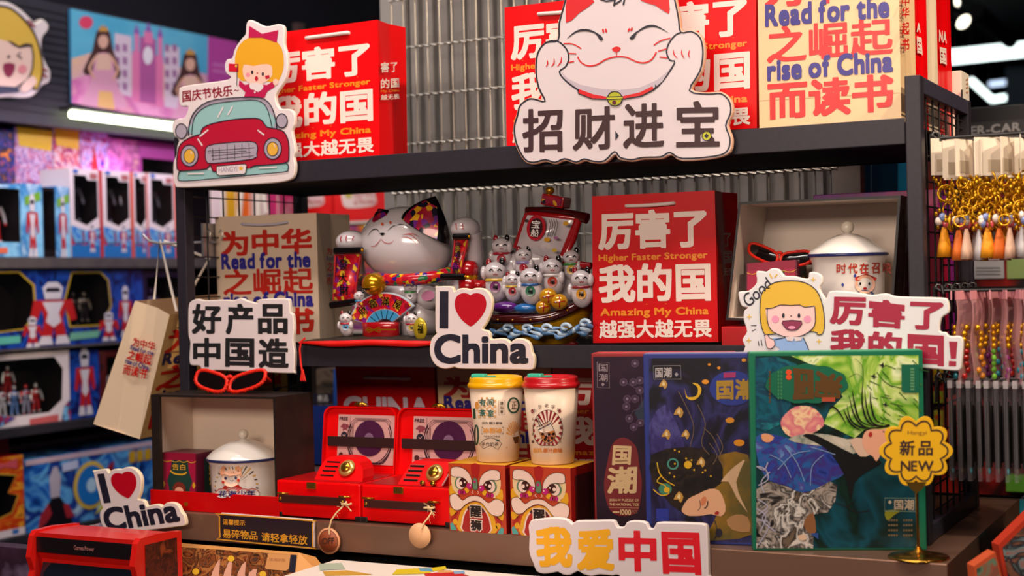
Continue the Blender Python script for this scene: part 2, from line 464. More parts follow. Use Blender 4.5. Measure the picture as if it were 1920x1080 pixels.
# ---- red car sign with a waving girl (top left)
P = PY(-.014); k = K(320, 0, 3)
t = thing('cartoon_car_sign', 'cut-out sign of a red cartoon car with a flag-waving girl, clipped to the top shelf', 'sign', (0, 0, .58))
out = k((425,135),(450,112),(530,148),(600,135),(632,145),(640,180),(638,250),(657,320),(657,400),(638,460),(597,520),(590,560),(612,610),(670,614),(696,645),(696,700),(682,735),(692,790),(702,850),(692,885),(700,930),(693,985),(660,1015),(560,1030),(300,1045),(60,1055),(25,1043),(15,1000),(14,920),(30,870),(36,820),(45,790),(20,760),(5,720),(10,690),(40,668),(78,660),(98,600),(60,598),(47,570),(46,510),(62,488),(180,468),(300,452),(338,435),(310,410),(303,370),(315,335),(345,325),(362,270),(400,215),(420,190))
MB().board(P, out, .008, FOAM, FOAME, sm=3).build('board', t)
G1 = mat('#a79bab', .45); TEAL = mat('#8fb9b9', .45); CRED = mat('#b3092f', .45); YEL = mat('#e0a93c', .45); SKIN = mat('#f0bfae', .5)
b = MB()
b.poly(P, k((62,960),(225,955),(262,965),(430,950),(480,925),(640,912),(664,928),(662,955),(640,968),(420,988),(160,1014),(60,1018),(44,1005),(48,975)), TEAL, L1, 2)
b.poly(P, k((103,760),(108,700),(130,640),(180,590),(260,560),(450,546),(530,558),(570,600),(590,660),(600,735)), G1, L1, 2)
b.poly(P, k((122,760),(128,690),(150,640),(200,600),(280,578),(450,562),(515,575),(550,620),(576,730)), TEAL, L2, 2)
b.poly(P, k((50,960),(38,930),(42,860),(60,810),(110,775),(172,755),(186,718),(250,692),(360,672),(480,665),(520,682),(545,715),(600,725),(640,742),(664,790),(668,880),(645,918),(480,932),(452,946),(262,965),(240,962),(225,925),(205,950),(120,958)), CRED, L3, 2)
for x, y, rx, ry in ((63, 738, 32, 42), (628, 680, 31, 40)): 
    b.poly(P, k(*ell(x, y, rx, ry)), G1, L3); b.line(P, k(*ell(x, y, rx, ry)), 1.8, INK, L4, closed=True)
for x, y in ((110, 876), (578, 836)):
    b.poly(P, k(*ell(x, y, 49, 60)), G1, L4); b.line(P, k(*ell(x, y, 49, 60)), 1.8, INK, L5, closed=True)
    b.poly(P, k(*ell(x, y+2, 31, 39)), YEL, L5); b.line(P, k(*ell(x, y+2, 31, 39)), 1.2, INK, L5+.0003, closed=True); b.line(P, k((x+8, y-25), (x+14, y-8)), 1.6, FOAM, L5+.0004)
gr = k((200,855),(215,820),(300,805),(450,796),(490,815),(488,865),(465,895),(250,918),(205,908))
b.poly(P, gr, G1, L4, 2); b.line(P, gr, 1.6, INK, L5, 2, True)
for l in (((212,850),(473,832)),((232,878),(455,858)),((215,862),(430,850)),((238,898),(473,876)),((240,835),(243,905)),((278,828),(280,900)),((322,812),(322,902)),((365,815),(365,898)),((405,808),(405,885)),((445,805),(447,890))):
    b.line(P, k(*l), .9, INK, L5)
ol = k((172,755),(186,718),(250,692),(360,672),(480,665),(520,682),(545,715),(600,725),(640,742),(664,790),(668,880),(645,918),(480,932),(452,946))
b.line(P, ol, 1.9, INK, L4, 2); b.line(P, k((172,755),(110,775),(60,810),(42,860),(38,930),(50,960),(120,958),(205,950),(225,925),(240,962),(262,965)), 1.9, INK, L4, 2)
b.line(P, k((103,765),(108,700),(130,640),(180,590),(260,560),(450,546),(530,558),(570,600),(590,660),(600,722)), 1.9, INK, L4, 2)
b.line(P, k((122,762),(128,690),(150,640),(200,600),(280,578),(450,562),(515,575),(550,620),(574,718)), 1.5, INK, L4, 2)
b.line(P, k((62,960),(48,975),(44,1005),(60,1018),(160,1014),(420,988),(640,968),(662,955),(664,928),(640,912)), 1.8, INK, L4, 2)
for l in (((215,730),(165,770)),((155,780),(182,820)),((492,732),(530,760)),((300,602),(268,662)),((352,598),(325,648)),((98,978),(190,976)),((500,945),(602,940))): b.line(P, k(*l), 2.6, FOAM, L4)
b.poly(P, k((265,935),(422,922),(433,932),(426,975),(415,980),(280,988),(262,978)), FOAM, L5); b.line(P, k((265,935),(422,922),(433,932),(426,975),(415,980),(280,988),(262,978)), 1.5, INK, L5+.0003, closed=True)
b.text(P, 'HANGYI', k((275,942),(380,934),(380,966),(275,972)), G1, L5+.0003, .012, 30)
b.poly(P, k(*[(401+(17 if i % 2 == 0 else 7)*math.sin(i*math.pi/5), 948-(17 if i % 2 == 0 else 7)*math.cos(i*math.pi/5)) for i in range(10)]), mat('#e2a51c', .5), L5+.0003)
b.build('cartoon_car', t)
b = MB(); MAG = mat('#b8104a', .45)
b.poly(P, k((362,350),(368,300),(390,250),(435,215),(510,204),(580,222),(625,270),(637,340),(632,400),(610,450),(578,488),(560,460),(400,455),(375,410)), mat('#e0a01e', .45), L1, 2)
b.poly(P, k((443,145),(515,190),(607,170),(598,240),(515,212),(440,213)), MAG, L2)
b.poly(P, k((412,365),(465,372),(520,362),(566,368),(573,420),(545,455),(500,475),(440,466),(410,425)), SKIN, L2, 2)
b.poly(P, k((388,450),(420,478),(455,470),(545,478),(575,458),(588,488),(545,515),(530,550),(412,550),(422,520),(384,482)), MAG, L2)
b.poly(P, k((448,468),(515,472),(522,495),(495,518),(470,505),(452,500)), FOAM, L3, 2); b.poly(P, k(*ell(592, 462, 15, 18)), SKIN, L2)
for x, y in ((461, 407), (521, 417)): b.poly(P, k(*ell(x, y, 6.5, 11)), INK, L3)
b.poly(P, k(*ell(490, 412, 4, 5)), CRIM, L3); b.poly(P, k(*ell(485, 442, 9, 14)), CRIM, L3); b.poly(P, k(*ell(437, 421, 12, 12)), mat('#e88a9a', .5), L3)
b.poly(P, k((533,428),(556,422),(560,440),(538,446)), CRIM, L3)
b.poly(P, k((328,358),(384,360),(383,406),(328,402)), mat('#c8102c', .4), L2)
b.poly(P, k(*ell(372, 372, 8)), YEL, L3); b.line(P, k((377,362),(374,482)), 1.1, INK, L3)
b.poly(P, k(*ell(476, 520, 5, 6)), FOAM, L3)
b.build('cartoon_girl', t)
b = MB()
q = k((66,510),(347,478),(350,538),(66,576)); b.text(P, '国庆节快乐', q, mat('#8a1029', .45), L1, .02, 40)
b.line(P, k((357,512),(366,505),(375,512),(384,506)), 1.6, mat('#8a1029', .45), L1)
b.build('lettering', t)

# ---- beckoning cat sign (top centre)
P = PY(-.016); k = K(900, 0, 3.2722)
t = thing('beckoning_cat_sign', 'large cut-out sign of a white cat squeezing its cheeks above four brown characters', 'sign', (.75, 0, .58))
out = k((205,760),(222,700),(238,645),(290,603),(330,598),(382,610),(352,540),(335,440),(345,325),(400,255),(468,238),(478,140),(515,0),(530,-110),(570,-110),(640,-50),(710,-30),(850,-60),(980,-50),(1070,-90),(1150,-120),(1185,-90),(1205,0),(1228,110),(1240,188),(1300,182),(1362,225),(1380,320),(1362,440),(1300,548),(1400,566),(1480,563),(1540,615),(1552,690),(1522,770),(1548,850),(1532,935),(1440,972),(1240,988),(1172,952),(1110,975),(1000,978),(930,992),(850,978),(828,950),(770,998),(700,1002),(640,988),(590,1006),(520,986),(460,1008),(400,992),(330,1008),(270,988),(215,890),(200,810))
MB().board(P, out, .008, FOAM, mat('#d9a98c', .5), sm=3).build('board', t)
b = MB(); RED = mat('#d8141c', .42); CW = mat('#e6d6d4', .5)
ins = k((215,760),(232,705),(246,650),(292,612),(330,608),(400,622),(362,540),(345,440),(355,328),(405,262),(480,246),(488,140),(525,0),(538,-95),(570,-95),(640,-36),(710,-16),(850,-46),(980,-36),(1070,-76),(1145,-105),(1175,-85),(1195,0),(1218,110),(1232,198),(1296,194),(1350,232),(1368,320),(1350,436),(1285,556),(1400,578),(1478,575),(1528,620),(1538,690),(1508,770),(1534,850),(1518,925),(1440,958),(1240,972),(1165,935),(1110,962),(1000,966),(930,980),(860,966),(826,930),(765,986),(700,990),(640,976),(590,994),(520,974),(460,996),(400,980),(330,996),(275,976),(226,885),(212,810))
b.line(P, ins, 3.0, INK, L1, 3, True)
# inner arms / chin outline
b.line(P, k((400,262),(470,250),(530,300),(545,360),(525,410),(488,440),(520,490),(600,550),(700,590),(830,605),(950,595),(1050,560),(1120,500),(1195,385),(1165,370),(1145,320),(1160,265),(1200,215),(1235,200)), 3.0, INK, L1, 3)
b.poly(P, k((498,436),(540,482),(620,520),(740,545),(860,552),(980,538),(1090,490),(1150,440),(1188,392),(1120,500),(1050,556),(950,590),(830,600),(700,584),(600,545),(525,488)), mat('#c3b4be', .5), L2)
b.poly(P, k((610,548),(700,580),(785,595),(785,607),(690,604),(606,572)), RED, L3); b.poly(P, k((880,590),(980,568),(1058,530),(1068,545),(990,588),(880,606)), RED, L3)
b.line(P, k((600,545),(606,575),(690,607),(785,610)), 2, INK, L3); b.line(P, k((880,609),(990,590),(1075,548),(1080,520)), 2, INK, L3)
b.poly(P, k(*ell(830, 606, 45, 44)), mat('#b7b51c', .4), L4); b.line(P, k(*ell(830, 606, 45, 44)), 1.8, INK, L5, closed=True)
b.poly(P, k((780,596),(880,592),(880,606),(780,612)), mat('#c5c31f', .4), L5); b.line(P, k((780,596),(880,592),(880,606),(780,612)), 1.3, INK, L5+.0003, closed=True); b.poly(P, k(*ell(827, 630, 13, 13)), mat('#5a1216'), L5)
b.poly(P, k((528,140),(540,-60),(575,-75),(660,-20),(702,12),(610,80)), RED, L2, 2); b.poly(P, k((985,2),(1050,-40),(1140,-88),(1160,10),(1158,85),(1080,35)), RED, L2, 2)
for e in (((535,238),(590,195),(650,185),(705,200),(745,235)),((1155,200),(1090,165),(1040,160),(990,180),(935,225))): b.line(P, k(*e), 4.2, INK, L2, 3, taper=True)
b.poly(P, k((700,196),(735,212),(756,235),(750,248),(735,246),(725,226)), INK, L3, 2); b.poly(P, k((965,192),(940,212),(920,232),(926,244),(942,240),(955,222)), INK, L3, 2)
for x, y, r_ in ((757, 190, 15), (774, 188, 15), (914, 184, 25), (931, 180, 25)): b.poly(P, k(*ell(x, y, 6, 13, rot=r_ if x > 850 else -10)), RED, L2)
b.poly(P, k((810,300),(838,285),(864,295),(856,312),(838,322),(820,314)), RED, L2, 2); b.line(P, k((838,320),(839,342)), 1.6, RED, L2)
b.line(P, k((600,348),(620,382),(665,404),(720,396),(770,366),(838,348),(900,352),(960,378),(1010,385),(1055,365),(1083,320)), 2.6, RED, L2, 3)
for l in (((515,268),(570,270),(622,298)),((545,328),(592,330)),((545,384),(578,377)),((1170,234),(1110,250),(1067,278)),((1145,300),(1095,314)),((1150,356),(1102,350))): b.line(P, k(*l), 2.2, RED, L2, 3)
for l in (((412,366),(416,390),(406,412)),((455,356),(455,388),(437,412)),((500,348),(498,380),(474,410)),((1188,305),(1192,335),(1213,358)),((1238,303),(1240,335),(1257,360)),((1288,305),(1280,335),(1288,355))): b.line(P, k(*l), 2.4, RED, L2, 3, taper=True)
for l in (((735,-5),(775,8),(830,0)),((830,-5),(822,38)),((870,0),(828,28)),((888,-5),(880,32))): b.line(P, k(*l), 3, INK, L2)
b.poly(P, k((832,802),(853,832),(832,862)), INK, L2)
b.build('cartoon_cat', t)
b = MB(); BRN = mat('#3a1b1f', .5)
def kb(x0, y0, x1, y1): return (900+x0/3.2722, y0/3.2722, 900+x1/3.2722, y1/3.2722)
def kq(*p): return k(*p)
chars(b, P, '招财进宝', [kq((262,672),(508,660),(512,930),(262,935)), kq((572,660),(828,650),(830,915),(570,925)), kq((880,640),(1128,630),(1130,905),(880,912)), kq((1202,622),(1470,618),(1472,900),(1204,905))], BRN, L2, .022, 84)
b.poly(P, k(*ell(1392, 834, 28, 28)), mat('#c5c31f', .4), L3); b.line(P, k(*ell(1392, 834, 28, 28)), 1.4, INK, L4, closed=True); b.poly(P, k((1392,818),(1406,834),(1392,850),(1378,834)), INK, L4)
b.build('lettering', t)

# ---- black-lettered two-line sign on the left post
P = PY(-.012); k = K(340, 370, 3.0844)
t = thing('black_lettered_sign', 'cut-out white sign with six bold black characters in two rows on the middle shelf edge', 'sign', (.05, 0, .29))
out = k((40,640),(50,605),(90,588),(130,595),(250,592),(300,595),(345,583),(380,598),(440,612),(450,590),(600,585),(625,600),(630,665),(645,680),(652,760),(645,830),(655,900),(650,1000),(630,1018),(400,1008),(200,1000),(185,1010),(125,1010),(105,975),(55,970),(45,930),(50,840),(40,800),(38,720))
MB().board(P, out, .008, FOAM, FOAME, sm=3).build('board', t)
b = MB(); DK = mat('#1b191d', .5)
chars(b, P, '好产品中国造', [kq2 for kq2 in (k((62,615),(233,618),(233,790),(62,790)), k((260,613),(418,618),(418,790),(258,792)), k((442,617),(616,617),(616,792),(444,790)), k((68,812),(228,812),(228,982),(68,980)), k((255,813),(423,816),(423,984),(253,980)), k((446,815),(620,815),(622,990),(448,986)))], DK, L1, .032, 84)
b.build('lettering', t)

# ---- I love China signs
HEART = mat('#b8001d', .4)
def love_sign(t, P, k, wob=None):
    out = k((148,130),(155,105),(180,95),(310,95),(340,115),(352,150),(400,120),(460,115),(525,128),(580,112),(660,120),(715,160),(752,230),(755,310),(730,400),(690,490),(650,550),(700,565),(730,600),(740,655),(800,652),(870,650),(915,665),(945,690),(1000,655),(1060,650),(1120,670),(1160,715),(1180,800),(1202,840),(1205,900),(1195,965),(1160,988),(1050,985),(950,985),(700,978),(450,975),(380,968),(345,955),(310,968),(240,975),(170,950),(115,890),(88,800),(90,720),(110,650),(165,590),(147,550))
    MB().board(P, out, .008, FOAM, mat('#ead9bd', .5), sm=3).build('board', t)
    b = MB()
    b.poly(P, k((197,148),(290,148),(288,545),(193,543)), INK, L1)
    b.text(P, 'China', k((138,605),(1142,605),(1142,922),(138,922)), INK, L1, .034, 96)
    b.build('lettering', t)
    MB().poly(P, k((525,190),(550,175),(590,168),(640,178),(675,210),(693,260),(690,320),(670,375),(625,440),(570,495),(528,522),(485,498),(430,450),(385,385),(360,320),(357,260),(375,210),(410,178),(455,168),(500,176)), HEART, L1, 2).build('heart', t)
t = thing('love_china_sign', 'white I love China cut-out sign with a red heart on the middle shelf edge', 'sign', (.42, 0, .25))
love_sign(t, PY(-.014), K(790, 520, 5.6826))
t = thing('love_china_sign', 'tilted white I love China sign at the bottom left corner beside the red arcade machine', 'sign', (-.1, -.12, 0))
def klow(*pts):   # same artwork, leaning: affine map of the upright sign's drawing onto the low one
    src = [(243, 148), (1142, 922), (88, 780)]
    dst = [(187, 108), (765, 452), (187, 455)]
    A = np.array([[s[0], s[1], 1] for s in src]); Cx = np.linalg.solve(A, [d[0] for d in dst]); Cy = np.linalg.solve(A, [d[1] for d in dst])
    return [(140+(Cx[0]*x+Cx[1]*y+Cx[2])/3.84, 860+(Cy[0]*x+Cy[1]*y+Cy[2])/3.84) for x, y in pts]
love_sign(t, PY(-.135), klow)

# ---- fragile goods notice
P = PY(-.121); k = K(140, 860, 3.84)
t = thing('notice_plate', 'dark plate with gold border and gold handling notice on the base shelf edge', 'notice', (.2, YD, 0))
rr = lambda x0, y0, x1, y1, sl, r: [(x0, y0+r), (x0+r, y0), (x1-r, y0+sl), (x1, y0+sl+r), (x1, y1+sl-r), (x1-r, y1+sl), (x0+r, y1), (x0, y1-r)]
MB().board(P, k((1035,405),(1055,390),(1700,438),(1722,462),(1722,640),(1700,652),(1065,592),(1040,570)), .005, mat('#1d1524', .4), mat('#d9c8c8', .5), bev=.001).build('board', t)
GOLD = mat('#dc9a2a', .45)
b = MB(); b.line(P, k((1044,415),(1062,400),(1692,446),(1712,468),(1712,630),(1692,642),(1070,584),(1048,564)), 2.4, GOLD, L1, 2, True).build('border', t)
b = MB(); b.text(P, '温馨提示', k((1068,432),(1228,444),(1228,484),(1068,474)), GOLD, L1, .012, 34)
b.text(P, '易碎物品', k((1066,503),(1318,523),(1318,586),(1066,570)), GOLD, L1, .018, 40); b.text(P, '请轻拿轻放', k((1345,528),(1676,552),(1676,622),(1345,594)), GOLD, L1, .018, 40); b.build('lettering', t)

# ---- yellow and red lettered sign at the bottom
P = PY(-.124); k = K(970, 950, 5.0526)
t = thing('love_my_country_sign', 'white cut-out sign with two yellow and two red characters on the base shelf edge', 'sign', (.8, YD, -.02))
out = k((108,170),(130,130),(200,118),(330,105),(430,112),(490,135),(518,165),(560,135),(700,132),(890,128),(925,150),(950,195),(1010,190),(1035,150),(1090,135),(1180,140),(1225,160),(1245,205),(1290,205),(1310,165),(1370,148),(1740,160),(1785,185),(1800,230),(1812,650),(1812,760),(1000,745),(970,650),(900,655),(780,645),(700,660),(620,640),(570,612),(500,650),(430,645),(385,620),(340,628),(250,638),(180,615),(150,540),(120,470),(108,400),(112,280),(104,200))
MB().board(P, out, .009, FOAM, mat('#f0e0dc', .5), sm=2).build('board', t)
b = MB(); CY = mat('#f0aa00', .45); CR = mat('#dc0a20', .42)
chars(b, P, '我爱', [k((168,190),(515,190),(525,575),(190,570)), k((558,212),(905,212),(920,605),(570,600))], CY, L1, .042, 84)
chars(b, P, '中国', [k((955,222),(1315,230),(1325,620),(965,612)), k((1362,235),(1725,245),(1748,650),(1380,636))], CR, L1, .036, 84)
b.build('lettering', t)

# ---- smiling girl sign on the right
P = PY(-.008); k = K(1340, 340, 3)
t = thing('smiling_girl_sign', 'wide cut-out sign of a yellow-haired girl giving a thumbs up beside dark red characters', 'sign', (1.15, 0, .25))
out = k((132,640),(140,620),(190,615),(235,570),(232,510),(260,505),(290,508),(320,490),(360,495),(390,530),(440,532),(520,548),(530,515),(560,510),(600,530),(605,570),(590,605),(625,660),(640,625),(680,615),(820,628),(880,640),(960,630),(1010,645),(1090,650),(1280,655),(1310,670),(1318,700),(1315,740),(1275,770),(1265,840),(1300,850),(1320,870),(1375,870),(1395,890),(1398,930),(1390,1020),(1380,1060),(1330,1065),(1180,1052),(700,1030),(200,1010),(170,930),(155,890),(180,845),(162,780),(165,730),(185,712),(150,700))
MB().board(P, out, .0075, mat('#dfdde0', .5), mat('#e8ddd6', .55), sm=3).build('board', t)
b = MB(); GY = mat('#e2b433', .45); PK = mat('#e795b5', .5); SK2 = mat('#f2c9c6', .5)
hair = k((262,640),(290,600),(340,568),(430,558),(510,570),(570,610),(600,670),(615,740),(618,820),(605,860),(575,862),(555,845),(300,862),(285,865),(265,820),(255,740))
b.poly(P, hair, GY, L1, 2); b.line(P, hair, 1.8, INK, L2, 2, True)
b.poly(P, k((288,716),(330,712),(370,695),(430,698),(480,695),(510,708),(565,700),(568,790),(550,830),(500,865),(430,878),(360,862),(315,830),(298,780)), SK2, L3, 2)
b.line(P, k((288,716),(330,712),(370,695),(430,698),(480,695),(510,708),(565,700)), 1.7, INK, L4, 2); b.line(P, k((298,712),(298,780),(315,830),(360,862),(430,878),(500,865),(550,830),(568,790),(565,705)), 1.5, INK, L4, 2)
for x in (388, 476): b.poly(P, k(*ell(x, 755, 8, 13)), INK, L4)
for x in (344, 524): b.poly(P, k(*ell(x, 775, 21)), PK, L4)
b.poly(P, k(*ell(432, 757, 5, 3)), INK, L4)
b.poly(P, k((385,785),(490,785),(482,820),(455,838),(415,836),(392,815)), mat('#8c2a4e', .5), L4, 2); b.line(P, k((385,785),(490,785),(482,820),(455,838),(415,836),(392,815)), 1.2, INK, L5, 2, True); b.poly(P, k(*ell(436, 822, 20, 9)), PK, L5)
b.poly(P, k((300,880),(400,880),(500,880),(520,920),(535,960),(540,1010),(300,1010),(370,940),(345,925),(330,880)), mat('#8fb3e6', .5), L2)
b.line(P, k((500,880),(520,920),(535,960)), 1.6, INK, L3); b.line(P, k((340,890),(400,878)), 1.6, INK, L3)
b.poly(P, k((285,865),(300,862),(310,880),(335,890),(340,920),(320,940),(298,935),(288,900)), SK2, L3, 2); b.line(P, k((285,865),(300,862),(310,880),(335,890),(340,920),(320,940),(298,935),(288,900)), 1.2, INK, L4, 2, True)
b.poly(P, k((400,875),(495,875),(488,895),(455,898),(450,880),(440,898),(410,895)), FOAM, L4)
for x, y in ((195, 762), (192, 895), (555, 552), (587, 900)): b.line(P, k((x-14, y), (x+14, y)), 1.6, GY, L1); b.line(P, k((x, y-14), (x, y+14)), 1.6, GY, L1)
for l in (((310,520),(322,545)),((338,540),(352,522)),): b.line(P, k(*l), 2.5, GY, L1)
for l in (((205,810),(235,812)),((210,842),(232,832)),((245,898),(250,925)),((262,890),(268,925))): b.line(P, k(*l), 1.4, INK, L1)
b.build('cartoon_girl', t)
b = MB()
b.text(P, 'Good', k((150,650),(288,535),(325,590),(190,715)), INK, L1, .006, 40)
b.build('handwriting', t)
b = MB(); DR = mat('#a00a35', .42)
chars(b, P, '厉害了', [k((652,648),(852,652),(848,815),(648,800)), k((864,655),(1075,680),(1068,832),(864,818)), k((1100,675),(1288,682),(1285,838),(1092,832))], DR, L1, .036, 80)
chars(b, P, '我的国', [k((652,828),(848,835),(850,1000),(650,990)), k((864,842),(1056,852),(1050,1012),(862,1005)), k((1085,858),(1290,868),(1290,1040),(1085,1030))], DR, L1, .036, 80)
b.poly(P, k((1318,900),(1366,902),(1358,998),(1328,998)), DR, L1); b.poly(P, k((1318,1010),(1360,1012),(1358,1040),(1316,1038)), DR, L1)
b.build('lettering', t)

# ---- round yellow new-product card on a gold stand
c0 = Vector((PY(-.088).at(1721, 1040).x, -.084, 0)); P = PR((1.262, -.088, .12), 14); k = K(1630, 760, 3.4839)
t = thing('new_product_card', 'scalloped yellow new-product card on a slim gold stand before the green puzzle box', 'card stand', tuple(c0))
def flower(cx, cy, r, amp, n=10, m=120, ph=0): return [(cx+(r+amp*abs(math.cos(n/2*(a*2*math.pi/m)+ph)))*math.cos(a*2*math.pi/m), cy+(r*.97+amp*abs(math.cos(n/2*(a*2*math.pi/m)+ph)))*math.sin(a*2*math.pi/m)) for a in range(m)]
fl = flower(305, 298, 198, 44, 10)
CYL = mat('#efb60a', .4)
MB().board(P, k(*fl), .003, CYL, CYL, bev=.0005).build('card', t)
b = MB(); DB = mat('#3b1d12', .5)
b.line(P, k(*flower(305, 298, 168, 40, 10)), 3.2, DB, L1, closed=True); b.build('border', t)
b = MB(); chars(b, P, '新品', [k((198,228),(298,228),(296,328),(198,328)), k((320,232),(416,232),(414,328),(320,328))], DB, L1, .022, 50)
b.text(P, 'NEW', k((204,362),(420,362),(418,430),(204,430)), DB, L1, .02, 44); b.text(P, 'Hangyi', k((250,165),(375,165),(375,198),(250,198)), mat('#8a5c10'), L1, 0, 34); b.build('lettering', t)
GLD = mat('#d9a441', .18, 1)
p1 = P.at(*k((308, 565))[0]); top = P.at(*k((308, 560))[0])
b = MB(); b.tube([(c0.x, c0.y, .004), (top.x, top.y, top.z)], .0018, GLD, 10).build('stem', t)
MB().lathe(c0, [(0, 0), (.037, 0), (.038, .0015), (.036, .003), (.02, .006), (.006, .009), (.0025, .014), (0, .014)], GLD, 40).build('base', t)
b = MB(); b.poly(P, k((240,500),(370,500),(350,540),(308,575),(265,540)), GLD, .0025); b.poly(P, k((240,500),(370,500),(350,540),(308,575),(265,540)), GLD, -.004)
b.line(P, k((240,500),(308,575),(370,500)), 2.0, GLD, .0026); b.build('clip', t)
# ================================================================== paper gift bags
BRED = mat('#ea0008', .4, coat=.08, spec=.25); BREDS = BRED; BCREAM = mat('#ddc09a', .45); BWHITE = mat('#f2ded2', .4); BORG = mat('#ee8a1c', .4)
TRED = mat('#c01a14', .4); TBLUE = mat('#2a1f7c', .4); CORD = mat('#e2d2cb', .55)
def bag_body(b, P, q, depth, m, inner=None, crease=True, back=None):
    """open paper bag: front quad q (tl,tr,br,bl in the frame) on P, going depth back"""
    tl, tr, br, bl = [P.at(*p) for p in q]; d = -P.n*depth
    dt = d if back is None else back
    o = [tl+dt, tr+dt, br+d, bl+d]
    b.add([tl, tr, br, bl], [(0, 1, 2, 3)], m)
    b.add([o[0], o[1], o[2], o[3]], [(0, 1, 2, 3)], m)
    b.add([bl, br, o[2], o[3]], [(0, 1, 2, 3)], m)
    for a, e, ob, oe, s in ((tr, br, o[1], o[2], -1), (tl, bl, o[0], o[3], 1)):
        w = (tr-tl).normalized()*s; mt = (a+ob)/2+w*.006; mb = (e+oe)/2+w*.001
        b.add([a, mt, mb, e, ob, oe], [(0, 1, 2, 3), (1, 4, 5, 2)], m)
    # folded paper rim
    n = P.n*.0006; h = Vector((0, 0, -.012))
    return tl, tr, br, bl, o
def cord(b, P, a, e, r, sag=0, lift=.004, m=None):
    A = P.at(*a, lift); E_ = P.at(*e, lift); n = 10; pts = [P.at(*a, -.001)]
    for i in range(n+1):
        u = i/n; p = A.lerp(E_, u); p.z -= sag*math.sin(math.pi*u); pts.append(p)
    pts.append(P.at(*e, -.001)); b.tube(pts, r, m or CORD, 8)
def row(b, P, txt, q, m, bold=.03, lift=.0004, res=76): b.text(P, txt, q, m, lift, bold, res)
def great_text(b, P, f, hide=()):
    """the red bag's print; f maps the bag's own 0..1 face coordinates to the frame"""
    def Q(x0, y0, x1, y1): return [f(x0, y0), f(x1, y0), f(x1, y1), f(x0, y1)]
    row(b, P, '厉害了', Q(.05, .11, .93, .375), BWHITE, .034); row(b, P, 'Higher Faster Stronger', Q(.05, .385, .93, .465), BORG, .03, res=34)
    row(b, P, '我的国', Q(.05, .475, .95, .74), BWHITE, .034); row(b, P, 'Amazing My China', Q(.06, .755, .93, .845), BORG, .03, res=34)
    row(b, P, '越强大越无畏', Q(.05, .86, .95, .985), BWHITE, .026, res=40)
def read_text(b, P, f, cm=TRED, bm_=TBLUE):
    def Q(x0, y0, x1, y1): return [f(x0, y0), f(x1, y0), f(x1, y1), f(x0, y1)]
    row(b, P, '为中华', Q(.05, .07, .95, .29), cm, .034); row(b, P, '之崛起', Q(.06, .40, .95, .63), cm, .022, res=72); row(b, P, '而读书', Q(.06, .74, .95, .97), cm, .034)
    row(b, P, 'Read for the', Q(.05, .265, .93, .405), bm_, .036, .0008, 40); row(b, P, 'rise of China', Q(.06, .60, .95, .735), bm_, .036, .0008, 40)
def bil(q, top=0, bot=1, lx=0, rx=1):
    def f(x, y):
        x = lx+(rx-lx)*x; y = top+(bot-top)*y
        a = (q[0][0]+(q[1][0]-q[0][0])*x, q[0][1]+(q[1][1]-q[0][1])*x); c = (q[3][0]+(q[2][0]-q[3][0])*x, q[3][1]+(q[2][1]-q[3][1])*x)
        return (a[0]+(c[0]-a[0])*y, a[1]+(c[1]-a[1])*y)
    return f
def side_text(b, x, rows, lift=.0006):
    for txt, q, m, bo in rows: b.text(PX(x), txt, q, m, lift, bo, 30)

# red bag, top shelf left
P = PY(.045); q = [(488, 66), (708, 37), (712, 291), (494, 306)]
t = thing('gift_bag', 'glossy red paper gift bag on the top shelf directly behind the red car sign', 'paper bag', tuple(P.at(600, 300)))
b = MB(); c = bag_body(b, P, q, .085, BRED)
great_text(b, P, bil(q, .04, .99))
xs = c[1].x+.0005
side_text(b, xs+.004, [('害了', [(711,117),(742,115),(743,135),(711,137)], BWHITE, .02), ('的国', [(711,148),(745,146),(746,164),(711,167)], BWHITE, .02), ('My China', [(711,169),(746,167),(747,173),(711,175)], BORG, .01), ('越无畏', [(711,178),(746,176),(747,186),(711,188)], BWHITE, .015)], .003)
b.build('bag_body', t)
b = MB(); cord(b, P, (577, 72), (654, 62), .0032); b.build('handle', t)

# red bag behind the beckoning cat sign, its left half showing
P = PY(.06); q = [(946, 14), (1165, -12), (1168, 262), (950, 276)]
t = thing('gift_bag', 'red gift bag on the top shelf, left half showing beside the big white cat sign', 'paper bag', tuple(P.at(1060, 270)))
b = MB(); bag_body(b, P, q, .08, BRED); great_text(b, P, bil(q, .02, .99)); b.build('bag_body', t)
b = MB(); cord(b, P, (1012, 27), (1095, 22), .003); b.build('handle', t)
# red bag right of the cat sign
P = PY(.05); q = [(1178, -20), (1417, -46), (1419, 240), (1180, 256)]
t = thing('gift_bag', 'red gift bag on the top shelf between the cat sign and the cream bag', 'paper bag', tuple(P.at(1300, 248)))
b = MB(); bag_body(b, P, q, .08, BRED); great_text(b, P, bil(q, .02, .99)); b.build('bag_body', t)
b = MB(); cord(b, P, (1250, -14), (1330, -20), .003); b.build('handle', t)
# cream bag, top shelf right
P = PY(.035); q = [(1420, -82), (1684, -104), (1690, 226), (1424, 246)]
t = thing('gift_bag', 'large cream gift bag with red and blue print on the top shelf at the right', 'paper bag', tuple(P.at(1555, 236)))
xs = P.at(1688, 100).x; yb = PX(xs).at(1716, 60).y
b = MB(); bag_body(b, P, q, yb-.035-.001, mat('#e3c092', .42)); read_text(b, P, bil(q, .03, .97), mat('#cf1416', .4), mat('#2b2180', .4))
side_text(b, xs+.003, [(ch, [(1686.5, y0), (1701, y0-1), (1701, y1), (1686.5, y1)], mat('#cf1416', .4), .02) for ch, y0, y1 in (('中', -5, 12), ('华', 14, 34), ('起', 42, 66), ('书', 72, 96))], .003)
b.line(P, [(1424, 189), (1688, 174)], .8, mat('#c09a70', .5), .0003)
b.build('bag_body', t)
